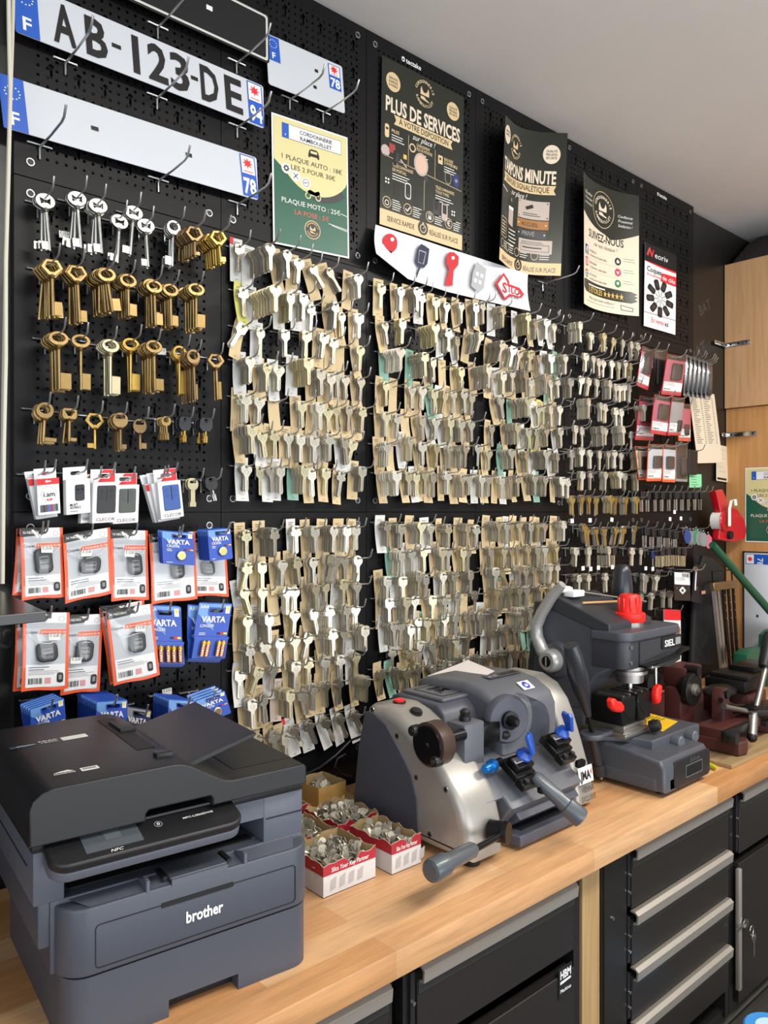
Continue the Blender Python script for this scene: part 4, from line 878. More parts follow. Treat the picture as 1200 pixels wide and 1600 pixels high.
# ================================================================ PACKETS ON THE BOARDS
ORAN = mat('orange print', 'e8571f', .35); BAGW = mat('milky pouch back', 'bcc0c5', .4); FILM = film('clear film', 'ffffff', .05, .12); FOB = mat('key shell plastic', '2c2d30', .45)
VBLUE = mat('battery card blue', '2a4fae', .35, vary=.06); VLIGHT = mat('battery card pale blue', '6c9bd6', .35); VDARK = mat('battery card navy', '26325c', .35); YEL = mat('yellow print', 'f0cf2a', .45)
CELL = mat('button cell', 'c9c6ba', .28, 1); CELLG = mat('brassy cell', 'bda968', .3, 1); COPPER = mat('copper battery sleeve', 'b06a35', .3, .7); GOLDB = mat('gold battery sleeve', 'd2a43c', .3, .7)
CORD = mat('white cord', 'd8dde0', .5); BLUEI = mat('blue grey ink', '51607c', .5)
def quad(tl, tr, bl, off): o = W(*tl, off); return o, W(*tr, off) - o, W(*bl, off) - o
def frame_of(tl, tr, bl, off):
    o, ex, ey = quad(tl, tr, bl, off); M = frameM(o, ex, -ey); y = -ey.normalized(); M[0][1], M[1][1], M[2][1] = y; return o, ex, ey, M, ex.length, ey.length     # M: origin top left, y up
def inks(b, p, f, lift=.0003):
    for ev, ef, em, L in p.e: b.add([f(q[0], q[1], lift * (L + 1)) for q in ev], ef, em)
def pouch(tl, tr, bl, off, label, shell=(.5, .5, 30, 36, 0), price='25.00', pa=(.5, .33), edge=ORAN, back=BAGW, icon=True, n_hook=True, head='N NEORIV', twine=True, grp='clear pouches with key shells'):
    o, ex, ey, M, w, h = frame_of(tl, tr, bl, off); mw, mh = w * 1000, h * 1000
    e = empty('key_shell_pouch', o + ex * .5, 0, label, 'packet', grp); f = flatmap(o, ex, ey, mw, mh)
    wav = lambda x: mh - 2.5 * (.5 + .5 * math.sin(x / mw * 7 + off * 90))
    outer = [(0, 0), (mw, 0), (mw - 1, mh * .35), (mw, mh * .8), (mw, wav(mw))] + [(mw * k / 8, wav(mw * k / 8)) for k in range(7, 0, -1)] + [(0, wav(0)), (1, mh * .6)]
    b = MB(); b.prism([[(x / 1000, -y / 1000) for x, y in outer]], .0012, edge, M @ Matrix.Translation((0, 0, -.0006)))
    p = Print(mw, mh); t = 5.4; p.poly([(t, 3), (mw - t, 3), (mw - t - .6, mh * .4), (mw - t, mh - t - 3)] + [(t + (mw - 2 * t) * k / 6, wav(mw * k / 6) - t) for k in range(6, -1, -1)] + [(t + 1, mh * .55)], back, 1)
    p.poly([(1, -1), (mw * .62, -1), (mw * .5, mh * .10), (1, mh * .12)], INK, 2); p.poly([(mw * .62, 0), (mw - t, 0), (mw - t, mh * .13), (mw * .48, mh * .13), (mw * .5, mh * .10)], WHITE, 2)
    p.text(head, mw * .25, mh * .075, 4.2, WINK, 3, w=mw * .36); p.polys([rrect(mw * .42, mh * .045, mw * .6, mh * .075, 1.5)], INK, 4); p.ring(mw * .82, mh * .08, mw * .06, .6, GREY, 3)
    for k in range(3): p.rect(t, mh * (.15 + .02 * k), mw - 2 * t, .5, GREY, 2)
    p.poly([(mw * .38, mh * .215), (mw - 2, mh * .215), (mw - 2, mh * .275), (mw * .34, mh * .275)], edge, 3); p.text('Coques', mw * .20, mh * .265, 5, INK, 3, w=mw * .25); p.text('& Accessoires de clés', mw * .66, mh * .26, 4, WINK, 4, w=mw * .54)
    inks(b, p, f, .0002); b.build('pouch_sheet', e)
    # insert card
    q = Print(mw, mh); y0 = mh * .66; q.rect(t + 1, y0, mw - 2 * t - 2, mh * .285, WHITE, 1); q.greek(t + 5, y0 + 4, mw * .45, 2, 4, 1.3, BLUEI, 2); q.greek(t + 5, y0 + 11, mw * .68, 3, 2.6, .7, GREY, 2)
    q.bars(t + 5, y0 + mh * .17, mw * .3, mh * .075, 14, INK); q.rect(mw * .48, y0 + mh * .17, mw * .13, mh * .075, mat('pale red print', 'd59a98', .6), 2)
    q.polys([rrect(mw * .74, y0 + mh * .11, mw * .74 + 11, y0 + mh * .11 + mh * .13, 4)], INK, 2); q.rect(mw * .74 + 3, y0 + mh * .14, 5, mh * .06, GREY, 3)
    b = MB(); inks(b, q, f, .0006); b.build('insert_card', e)
    # the shell behind the film
    sx, sy, sw, sh, sr = shell; Ms = M @ Matrix.Translation((w * sx, -h * sy, .005)) @ Matrix.Rotation(R(sr), 4, 'Z'); sw /= 1000; sh /= 1000
    b = MB(); b.prism([rrect(-sw / 2, -sh / 2, sw / 2, sh / 2, min(sw, sh) * .32)], .009, FOB, Ms, .003, 2, True); b.prism([rrect(-sw * .26, -sh * .32, sw * .26, sh * .2, .003)], .0008, mat('key shell buttons', '6d6f72', .4), Ms @ Matrix.Translation((0, 0, .0048)))
    for k in (-.12, .1): b.prism([rrect(-sw * .22, sh * k - .0012, sw * .22, sh * k + .0012, .0005)], .0006, INK, Ms @ Matrix.Translation((0, 0, .0054)))
    b.build('key_shell', e)
    if twine:
        b = MB(); b.tube([f(mw * .1, mh * .28, .004), f(mw * .3, mh * .38, .006), f(mw * sx, mh * sy - sh * 450, .011), f(mw * .75, mh * .36, .007), f(mw * .9, mh * .27, .004)], .0006, CORD, 5); b.build('cord', e)
    if price:
        b = MB(); Mp = M @ Matrix.Translation((w * pa[0], -h * pa[1], .0135)) @ Matrix.Rotation(R(random.uniform(-9, 9)), 4, 'Z'); b.prism([rrect(-.0095, -.0055, .0095, .0055, .001)], .0004, PAPER, Mp); b.text('€ ' + price, Mp, .0052, INK, w=.015, lift=.0005, bold=0); b.build('price_sticker', e)
    # crinkled film
    n = 9; v = []
    for j in range(n + 1):
        for i in range(n + 1):
            u, s = i / n, j / n; v.append(f(mw * (.03 + .94 * u), mh * (.02 + .94 * s), .0016 + .011 * math.sin(math.pi * u) * math.sin(math.pi * s) ** .6 + .0012 * math.sin(9 * u + 5 * s + off * 70) * math.sin(8 * s)))
    b = MB(); b.add(v, loft_faces(n + 1, n + 1, False), FILM, True); b.build('clear_film', e)
    if n_hook: P = o + ex * .5; hook(P.x, P.z - .008, off + .02, 'hook of the ' + label)
    return e
pouch((26, 826), (90, 826), (19, 931), .040, 'orange edged pouch hidden at the far left, behind the three button shell', twine=False, price=None)
pouch((31, 826), (98, 824), (34, 939), .056, 'orange edged pouch holding a dark key with three grey buttons', (.5, .46, 30, 44, 4), '25.00', (.55, .30))
pouch((98, 836), (172, 824), (102, 944), .062, 'orange edged pouch, second in the upper row, with a plain dark shell', (.52, .5, 38, 30, -8), '25.00', (.42, .31))
pouch((172, 828), (231, 829), (174, 940), .054, 'orange edged pouch, third in the upper row, shell with grey pad', (.6, .48, 28, 40, 4), '25.00', (.42, .33))
pouch((292, 836), (353, 840), (297, 932), .046, 'orange edged pouch at the right end, behind the CR2025 battery cards', (.45, .52, 30, 30, 2), None)
pouch((233, 835), (305, 831), (237, 945), .060, 'orange edged pouch behind the CR2032 battery card', (.55, .53, 28, 34, 2), None)
pouch((25, 968), (98, 960), (20, 1081), .044, 'orange edged pouch at the left of the lower row, mostly hidden', price=None, twine=False)
pouch((101, 962), (162, 959), (94, 1087), .050, 'orange edged pouch, middle of the lower row, square dark shell', (.52, .46, 32, 38, -3), '25.00', (.28, .56))
pouch((36, 957), (109, 957), (33, 1082), .066, 'orange edged pouch in the lower row with a half round shell', (.5, .5, 36, 34, 6), '25.00', (.62, .3))
pouch((155, 950), (225, 938), (172, 1070), .054, 'orange edged pouch tucked behind the tilted one', price=None, twine=False)
pouch((165, 955), (238, 943), (178, 1073), .070, 'tilted orange edged pouch at the right of the lower row', (.56, .47, 32, 38, -2), '25.00', (.62, .29))
# white remote control cartons
def carton(tl, tr, bl, off, thick, label, draw, tab=.022, tabred=True, remote=None, side=None):
    o, ex, ey, M, w, h = frame_of(tl, tr, bl, off); e = empty('remote_carton', o + ex * .5, 0, label, 'carton', 'white remote control cartons')
    b = MB(); b.box((w / 2, -h / 2, -thick / 2), (w, h, thick), WHITE, .0008, 1, M); mw, mh = w * 1000, h * 1000; p = Print(mw, mh); draw(p, mw, mh); inks(b, p, flatmap(o, ex, ey, mw, mh)); b.build('carton', e)
    b = MB(); Mt = M @ Matrix.Translation((0, 0, -thick + .001)); b.prism([[(0, -.002), (w, -.002), (w, tab), (0, tab)], rrect(w * .3, tab * .35, w * .72, tab * .65, .003)], .0008, WHITE, Mt)
    if tabred: b.prism([[(w * .3, .001), (w * .98, .001), (w * .98, tab * .97), (w * .5, tab * .97), (w * .42, tab * .72), (w * .76, tab * .72), (w * .76, tab * .3), (w * .38, tab * .3)]], .0003, RED, Mt @ Matrix.Translation((0, 0, .0008)))
    b.build('hang_tab', e)
    if remote:
        c, x0, y0, x1, y1 = remote; b = MB(); b.prism([rrect(w * x0, -h * y1, w * x1, -h * y0, .003)], .004, mat('remote ' + c, c, .4), M @ Matrix.Translation((0, 0, .0006)), .001, 2, True)
        b.prism([rrect(w * (x0 + x1) / 2 - .001, -h * (y0 * .4 + y1 * .6), w * (x0 + x1) / 2 + .001, -h * (y0 + .03), .0008)], .0004, INK, M @ Matrix.Translation((0, 0, .0028)))
        for i in (.25, .75):
            for j in (.2, .42): b.prism([circ(w * (x0 + (x1 - x0) * i), -h * (y0 + (y1 - y0) * j), .004, 14)], .0004, mat('remote button ' + c, c, .25), M @ Matrix.Translation((0, 0, .0029)))
        b.build('remote_control', e)
    P = o + ex * .5 - ey.normalized() * tab * .55; hook(P.x, P.z, off + .025, 'hook of the ' + label); return e
def d_iam(p, w, h):
    p.rect(0, 0, w, h * .17, RED, 1); p.poly([(w * .62, h * .06), (w * .62, h * .1), (w * .45, h * .1), (w * .45, h * .13), (w * .36, h * .08), (w * .45, h * .03), (w * .45, h * .06)], WHITE, 2)
    p.ring(w * .5, h * .42, w * .34, .5, GREY, 1); p.text('i.am', w * .52, h * .5, 8.5, INK, 2, w=w * .5); p.rect(w * .42, h * .55, w * .22, h * .06, RED, 2); p.text('BT', w * .53, h * .6, 3, WHITE, 3)
    for i, c in enumerate(('4b4f57', '2b2d33', '5a3f46', '3f5db0', '9a3340', '6c757c', '3d4f4a')): p.rect(w * (.1 + .115 * i), h * .72, w * .1, h * .2, mat('remote tile ' + c, c, .5), 2)
def d_mbt(p, w, h):
    p.text('M-BT', w * .14, h * .76, 4.4, INK, 2, 'l'); p.text('ADVANCE', w * .14, h * .84, 4.4, INK, 2, 'l', w=w * .44); p.greek(w * .14, h * .9, w * .46, 1, 2, 1.4, GREY, 2)
def d_cle(p, w, h): p.text('CLECOR', w * .52, h * .95, 5.6, mat('brown ink', '6c4a4a', .5), 2, w=w * .74, bold=0)
def d_pl(p, w, h): p.rect(0, h * .02, w, h * .16, RED, 1); p.bars(w * .1, h * .85, w * .4, h * .08, 10, GREY)
carton((43, 748), (77, 744), (57, 812), .050, .012, 'tilted white and red carton behind the carton with five coloured remotes', d_pl, .012)
carton((57, 749), (92, 746), (60, 806), .068, .014, 'white carton with red band and five small coloured remotes', d_iam, .018, False)
carton((103, 750), (141, 747), (104, 805), .066, .016, 'white carton with a small dark remote and round hang hole', d_mbt, .022, False, ('23252c', .36, .16, .74, .62))
carton((128, 757), (160, 755), (126, 818), .048, .014, 'white carton half hidden behind the black remote carton', d_pl, .018)
carton((178, 758), (218, 757), (176, 819), .054, .014, 'white carton with grey remote and red tab', d_cle, .022, True, ('4c514e', .22, .1, .86, .72))
carton((146, 754), (185, 753), (144, 818), .070, .016, 'white carton with black remote and red tab', d_cle, .024, True, ('26272a', .16, .08, .9, .76))
carton((226, 757), (262, 752), (243, 817), .046, .013, 'white carton at the back of the blue remote stack', d_pl, .018)
carton((236, 756), (270, 751), (248, 816), .058, .013, 'white carton in the middle of the blue remote stack', d_cle, .02, True, ('3c414c', .2, .1, .86, .72))
carton((246, 754), (282, 750), (252, 812), .072, .015, 'white carton with blue remote and red tab', d_cle, .024, True, ('34569c', .18, .1, .88, .78))
# battery cards
def battery_card(name, tl, tr, bl, off, label, model, cell=None, grp=None, dark=False, text=True, aaa=False):
    o, ex, ey, M, w, h = frame_of(tl, tr, bl, off); e = empty(name, o + ex * .5, 0, label, 'battery pack', grp); mw, mh = w * 1000, h * 1000
    base = VDARK if dark else VBLUE
    b = MB(); hy = -h * .13; b.prism([rrect(0, -h, w, 0, .003), rrect(w * .34, hy - .004, w * .76, hy + .004, .0035)], .0012, base, M @ Matrix.Translation((0, 0, -.0006)))
    p = Print(mw, mh); p.poly([(mw * .02, mh * .02), (mw * .98, mh * .02), (mw * .98, mh * .08), (mw * .3, mh * .08), (mw * .3, mh * .18), (mw * .55, mh * .5), (mw * .02, mh * .2)], GREY if dark else VLIGHT, 1)
    p.rect(mw * .82, mh * .05, mw * .13, mh * .13, WHITE, 2); p.poly([(mw * .835, mh * .06), (mw * .935, mh * .06), (mw * .885, mh * .16)], YEL, 3)
    p.text('VARTA', mw * .5, mh * .375 if not aaa else mh * .34, mh * .13 if not aaa else mh * .1, WHITE, 3, w=mw * .72, bold=.03)
    if model: p.text(model, mw * .13, mh * .48 if not aaa else mh * .43, mh * .075 if not aaa else mh * .05, WINK, 3, 'l', w=mw * .4, bold=.015)
    if aaa: p.text('AAA', mw * .05, mh * .1, mh * .06, WINK, 3, 'l')
    fy = .52 if not aaa else .52
    for i, m in enumerate((INK, RED, YEL)): p.rect(mw * (.66 + .1 * i), mh * fy, mw * .1, mh * .035, m, 2)
    p.greek(mw * .13, mh * .53, mw * .2, 2, 3, 1, WINK, 2); p.greek(mw * .1, mh * .93, mw * .2, 1, 3, 1, WINK, 2)
    inks(b, p, flatmap(o, ex, ey, mw, mh)); b.build('card', e)
    if cell is not None:
        b = MB(); c = M @ Vector((w * .56, -h * .72, .0012)); nrm = (M @ Vector((w * .56, -h * .72, .0052))) - c
        b.lathe(c, c + nrm, [(0, .0095), (.7, .0095), (.9, .0088), (1, .008)], CELL, 24); b.lathe(c + nrm, c + nrm * 1.06, [(0, .0072), (1, .0066)], cell, 24); b.build('button_cell', e)
    if aaa:
        b = MB(); b.prism([[(0, -h * .98), (w, -h * .98), (w * 1.0, -h * .66), (w * 1.03, -h * .6), (-.002, -h * .6), (0, -h * .66)]], .004, VBLUE, M @ Matrix.Translation((0, 0, .003)), .001); b.build('tray', e)
        for x in aaa:
            b = MB(); p0 = M @ Vector((w * x, -h * .93, .009)); p1 = M @ Vector((w * (x + .02), -h * .67, .009)); d = (p1 - p0)
            b.cyl(p0, p0 + d * .8, .0052, COPPER, n=16); b.cyl(p0 + d * .8, p1, .0052, GOLDB, n=16); b.cyl(p1, p1 + d * .05, .002, CELL, n=10)
            Mb = M @ Matrix.Translation((w * (x + .01), -h * .82, .0143)) @ Matrix.Rotation(R(87), 4, 'Z'); b.text('VARTA', Mb, .005, WINK, w=.024, lift=.0003, bold=.03); b.build('battery', e)
    return e
def stack(tl, tr, bl, off, n, sp, label, fl, model, cell=CELLG, dark=False, fan=(0, 0), hk=True, **k):
    for i in range(n - 1, 0, -1):
        q = .56 * sp * i; g = lambda p, f: (p[0] - (p[0] + 477) * q + fan[0] * i * f, p[1] - (p[1] - 800) * q + fan[1] * i * f)
        battery_card('battery_card', g(tl, 1), g(tr, 1), g(bl, .5), off - sp * i, label, model if i == 1 else None, None, label, dark)
    battery_card('battery_card', tl, tr, bl, off, fl, model, cell, 'front battery cards', dark)
    if hk: P = W((tl[0] + tr[0]) / 2, (tl[1] + tr[1]) / 2 + 6, off); hook(P.x, P.z, off + .02, 'hook of the ' + ' '.join(fl.split()[:9]))
stack((252, 829), (302, 833), (255, 881), .086, 3, .005, 'battery card behind the CR2032 card', 'blue battery card reading CR2032 with round cell', 'CR2032', fan=(-1, -.5))
stack((324, 828), (360, 825), (328, 877), .092, 7, .006, 'battery card stacked behind the CR2025 card', 'blue battery card reading CR2025 with brassy cell', 'CR2025')
def aaa(tl, tr, bl, off, label, hk=True, bats=(.24, .37, .69, .82)):
    battery_card('battery_pack', tl, tr, bl, off, label, 'LONGLIFE', None, 'AAA battery packs', False, True, bats)
    if hk: P = W((tl[0] + tr[0]) / 2, (tl[1] + tr[1]) / 2 + 9, off); hook(P.x, P.z, off + .02, 'hook of the ' + label)
aaa((230, 945), (283, 948), (233, 1042), .040, 'blue battery pack behind the partly covered pack', False)
aaa((225, 944), (281, 947), (232, 1040), .052, 'blue battery pack partly covered by the tilted orange pouch', True, (.14, .3, .5, .66, .84))
aaa((293, 944), (344, 948), (292, 1034), .042, 'blue battery pack behind the frontmost AAA pack', False)
aaa((311, 941), (363, 943), (297, 1031), .058, 'frontmost blue AAA battery pack, nearest the card strips')
stack((46, 1108), (100, 1090), (52, 1172), .080, 5, .006, 'fanned battery card behind the leftmost lower card', 'tilted battery card at the lower left above the printer lid', 'CR123A', None, fan=(-2, -1))
stack((150, 1096), (199, 1093), (151, 1168), .112, 12, .0075, 'battery card in the long stack above the printer lid', 'blue battery card in front of the long stack', 'V10A', None)
stack((196, 1103), (237, 1110), (188, 1166), .070, 2, .005, 'dark battery card behind another dark one', 'dark navy battery card in the middle above the printer lid', 'CR2450', CELL, True)
stack((263, 1092), (303, 1095), (262, 1160), .098, 9, .007, 'battery card stacked left of the tilted CR1616 card', 'blue battery card in front of the block left of CR1616', 'CR2430', None)
stack((305, 1095), (351, 1079), (316, 1131), .090, 4, .005, 'fanned battery card behind the CR1616 card', 'tilted battery card reading CR1616 with dark round cell', 'CR1616', BRASSD, False, (-2.5, -2))
# price stickers stuck to the boards
def sticker(px, py, t, label, off=.012, wd=.020):
    b = MB(); P = W(px, py, off); M = wallM(P, R(random.uniform(-5, 5))); b.prism([rrect(-wd / 2, -.0065, wd / 2, .0065, .0008)], .0008, PAPER, M)
    if t: b.text(t, M, .006, INK, w=wd * .8, lift=.0006, bold=0)
    tag(b.build('price_sticker', loc=P), label, 'price sticker', 'price stickers')
sticker(101, 367, '€ 14.30', 'white price sticker under the top silver keys'); sticker(261, 1081, '€ 8.00', 'white price sticker above the right battery block'); sticker(252, 549, '€ 12.00', 'white price sticker between the long brass keys')
for i, (x, y) in enumerate(((894, 814), (922, 813), (956, 812), (1054, 800), (1047, 811), (1064, 810))): sticker(x, y, None, 'white price sticker, %s in the row over the gold diamond keys' % ORD[i], .10, .016)
for i, (x, y) in enumerate(((911, 888), (923, 889), (935, 887), (957, 886), (1009, 888), (1020, 889))): sticker(x, y, None, 'white price sticker, %s in the row beside the black lever grip' % ORD[i], .11, .016)
# ---------------------------------------------------------------- far right packets
PINK = mat('pink pouch back', 'b0556a', .35); REDE = mat('red pouch edge', 'c22333', .35); CLRB = mat('grey clear pouch', '8f8f92', .3); DARKP = mat('dark pouch back', '232326', .3)
def small_pouch(name, tl, tr, bl, off, label, edge, back, shell, card=True, grp='packets at the far right'):
    o, ex, ey, M, w, h = frame_of(tl, tr, bl, off); e = empty(name, o + ex * .5, 0, label, 'packet', grp); mw, mh = w * 1000, h * 1000; f = flatmap(o, ex, ey, mw, mh)
    b = MB(); b.prism([rrect(0, -h, w, 0, .003)], .0012, edge, M @ Matrix.Translation((0, 0, -.0006))); p = Print(mw, mh); p.rect(3, 3, mw - 6, mh - 12, back, 1); p.rect(2, 1, mw - 4, mh * .12, INK, 2); p.greek(mw * .2, mh * .04, mw * .6, 1, 3, 2, GREY, 3)
    inks(b, p, f, .0002); b.build('pouch_sheet', e)
    if card:
        q = Print(mw, mh); q.rect(4, mh * .68, mw - 8, mh * .22, WHITE, 1); q.greek(7, mh * .71, mw * .6, 3, 3.6, 1.1, GREY, 2); q.bars(7, mh * .84, mw * .35, 5, 10, INK); b = MB(); inks(b, q, f, .0006); b.build('insert_card', e)
    sx, sy, sw, sh = shell; Ms = M @ Matrix.Translation((w * sx, -h * sy, .005)); b = MB(); b.prism([rrect(-w * sw / 2, -h * sh / 2, w * sw / 2, h * sh / 2, .006)], .008, FOB, Ms, .0025, 2, True); b.build('key_shell', e)
    v = []; n = 6
    for j in range(n + 1):
        for i in range(n + 1): u, s = i / n, j / n; v.append(f(mw * u, mh * s, .0016 + .0105 * math.sin(math.pi * u) * math.sin(math.pi * s) ** .6))
    b = MB(); b.add(v, loft_faces(n + 1, n + 1, False), film('crinkled film', 'ffffff', .14, .2), True); b.build('clear_film', e)
    P = o + ex * .5; hook(P.x, P.z - .006, min(off + .03, .13), 'hook of the ' + label)
small_pouch('key_shell_pouch', (1004, 540), (1022, 549), (994, 602), .07, 'pink pouch at the left of the top row of packets', REDE, PINK, (.5, .4, .6, .5))
small_pouch('key_shell_pouch', (1022, 545), (1043, 547), (1021, 612), .06, 'dark narrow packet between the two pink top pouches', DARKP, DARKP, (.5, .55, .7, .6), False)
small_pouch('key_shell_pouch', (1043, 553), (1073, 558), (1033, 616), .10, 'pink pouch with a black square shell, top row', REDE, PINK, (.55, .42, .5, .42))
for i in range(6): small_pouch('key_shell_pouch', (1072 + 6.6 * i, 554 + 2.2 * i), (1080 + 6.6 * i, 557 + 2.2 * i), (1068 + 6.8 * i, 618 + .8 * i), .05 + .011 * i, 'clear packet with black remote, %s in the fan above the price list' % ORD[i], CLRB, DARKP, (.5, .6, .7, .6), False)
small_pouch('key_shell_pouch', (1000, 618), (1028, 622), (992, 687), .05, 'red pouch behind the middle row pink pouch', REDE, PINK, (.5, .4, .6, .4))
small_pouch('key_shell_pouch', (1023, 616), (1052, 622), (1016, 677), .095, 'pink pouch with round black shell, middle row', REDE, PINK, (.5, .42, .5, .4))
small_pouch('key_shell_pouch', (1050, 620), (1070, 622), (1043, 680), .10, 'clear pouch with white slip, middle row beside the price list', REDE, CLRB, (.75, .75, .25, .3))
small_pouch('key_shell_pouch', (1060, 630), (1079, 632), (1060, 689), .06, 'orange edged pouch behind the clear one, middle row', ORAN, PINK, (.6, .7, .3, .3))
small_pouch('key_shell_pouch', (992, 697), (1012, 698), (998, 750), .06, 'orange edged pouch at the left of the lowest packet row', ORAN, BAGW, (.5, .5, .5, .4))
small_pouch('key_shell_pouch', (1013, 694), (1036, 695), (1010, 752), .09, 'orange edged pouch with dark shell, lowest packet row', ORAN, BAGW, (.62, .48, .55, .34))
small_pouch('key_shell_pouch', (1036, 694), (1056, 696), (1035, 753), .088, 'orange edged pouch, third of the lowest packet row', ORAN, BAGW, (.5, .48, .55, .34))
small_pouch('key_shell_pouch', (1056, 691), (1074, 693), (1056, 752), .08, 'black topped clear packet with a black remote, lowest row', CLRB, DARKP, (.6, .62, .45, .5), False)
b = MB(); o, ex, ey, M, w, h = frame_of((1074, 702), (1088, 704), (1073, 741), .06); b.prism([rrect(0, -h, w, 0, .006)], .014, BLACK, M, .003, 2, True); tag(b.build('remote_control', loc=o), 'black remote control above the green note', 'remote control'); hook(o.x + w / 2, o.z - .004, .1, 'wire hook holding the black remote control above the green note')
def slip(name, tl, tr, bl, off, m, label, draw, cat):
    o, ex, ey, M, w, h = frame_of(tl, tr, bl, off); b = MB(); p = Print(w * 1000, h * 1000); draw(p, w * 1000, h * 1000); p.mesh(b, flatmap(o, ex, ey, w * 1000, h * 1000, lambda u, v: .006 * v), m, 3); tag(b.build(name, loc=o), label, cat)
def d_list(p, w, h):
    for c in (.08, .52):
        for i in range(26): p.rect(w * c, h * (.06 + .026 * i), w * random.uniform(.12, .26), 2, CHAR, 1); p.rect(w * (c + .32), h * (.06 + .026 * i), w * .06, 2, CHAR, 1)
slip('price_list', (1076, 612), (1116, 616), (1088, 724), .02, mat('old cream paper', 'cfc3ae', .7), 'long cream price list with two columns beside the pink pouches', d_list, 'paper')
def d_note(p, w, h):
    p.rect(w * .08, h * .9, w * .8, h * .06, INK, 1)
    for i in range(6): p.line(w * .15, h * (.12 + .12 * i), w * random.uniform(.5, .9), h * (.13 + .12 * i), 1.4, GREY, 1)
slip('note_card', (1119, 694), (1137, 698), (1117, 751), -.013, mat('cream card', 'c9bda6', .7), 'narrow cream note card with handwriting, pinned left of the oak cabinet', d_note, 'note')
def d_green(p, w, h):
    for i in range(4): p.line(w * .15, h * (.2 + .2 * i), w * random.uniform(.5, .85), h * (.2 + .2 * i), 1.6, CHAR, 1)
slip('sticky_note', (1077, 741), (1096, 741), (1075, 762), .05, mat('green sticky note', '7fc795', .7), 'green sticky note under the packets', d_green, 'note')
# clear sachet with barcode label and the chrome double bit keys beside it
o, ex, ey, M, w, h = frame_of((1053, 893), (1078, 895), (1054, 938), .09); e = empty('sachet', o + ex * .5, 0, 'clear sachet with white barcode label and black diamond mark', 'packet')
b = MB(); b.prism([rrect(0, -h, w, 0, .003)], .002, DARKP, M @ Matrix.Translation((0, 0, -.001))); b.build('sachet_sheet', e); p = Print(w * 1000, h * 1000); W1, H1 = w * 1000, h * 1000
p.rect(2, 2, W1 - 4, H1 * .42, WHITE, 1); p.bars(W1 * .5, H1 * .05, W1 * .42, H1 * .12, 12, INK); p.greek(5, H1 * .2, W1 * .7, 3, 4, 1.3, GREY, 2); p.poly([(W1 * .5, H1 * .5), (W1 * .72, H1 * .64), (W1 * .5, H1 * .78), (W1 * .28, H1 * .64)], WHITE, 1); p.rect(W1 * .44, H1 * .6, W1 * .12, H1 * .09, INK, 2)
b = MB(); inks(b, p, flatmap(o, ex, ey, W1, H1)); b.build('label', e); hook(o.x + w / 2, o.z - .004, .12, 'wire hook holding the barcode sachet')
P = W(1087, 890, .10); e = empty('double_bit_key', P, 0, 'chrome double bit key hanging in front of a black card', 'key')
b = MB(); b.prism([circ(0, 0, .013, 20, .009), circ(0, .001, .007, 16, .004)], .004, CHROME, wallM(P), .001); b.build('bow', e); b = MB(); b.cyl(P + Vector((.002, 0, -.008)), P + Vector((-.006, 0, -.075)), .004, CHROME, n=12); b.build('shank', e)
b = MB(); b.box(P + Vector((.004, 0, -.068)), (.02, .003, .014), CHROME); b.build('bit', e); hook(P.x, P.z, .13, 'wire hook holding the chrome double bit key')
P = W(1092, 905, .07); b = MB(); b.prism([rrect(-.045, -.09, .045, .05, .004)], .006, BLACK, wallM(P, R(-12)), .001); b.box(P + Vector((.02, -.008, -.05)), (.03, .002, .012), mat('peach label', 'c98f78', .6)); tag(b.build('hanging_card', loc=P), 'black hanging card with a peach label behind the chrome key', 'card')
o, ex, ey, M, w, h = frame_of((1037, 952), (1063, 953), (1038, 1036), .07); e = empty('blister_card', o + ex * .5, 0, 'red topped blister card behind the upright cutter', 'packet'); b = MB(); b.prism([rrect(0, -h, w, 0, .004)], .0015, WHITE, M); b.prism([rrect(0, -h * .2, w, 0, .004)], .0006, RED, M @ Matrix.Translation((0, 0, .0012))); b.build('card', e)
b = MB(); b.prism([circ(w * .5, -h * .38, w * .3, 20, h * .12)], .012, CHROME, M @ Matrix.Translation((0, 0, .007)), .003, 2, True); b.prism([rrect(w * .3, -h * .95, w * .7, -h * .5, .004)], .012, BLACK, M @ Matrix.Translation((0, 0, .007)), .003); b.build('blister_content', e)
hook(o.x + w * .5, o.z - .008, .1, 'wire hook holding the red topped blister card')
# hooks under the number plates
for i, (x, y) in enumerate(((101, 97), (244, 152), (369, 198), (61, 228), (246, 281), (369, 318), (245, 42), (368, 98), (451, 155), (503, 176), (846, 442))):
    P = W(x, y, 0); hook(P.x, P.z, .135, ('plate hook, %s along the lettered plate' if i < 3 else 'plate hook, %s along the blank plate' if i < 6 else 'bare hook, %s of the upper ones') % ORD[i % 3 if i < 6 else i - 6], 'plate hooks')
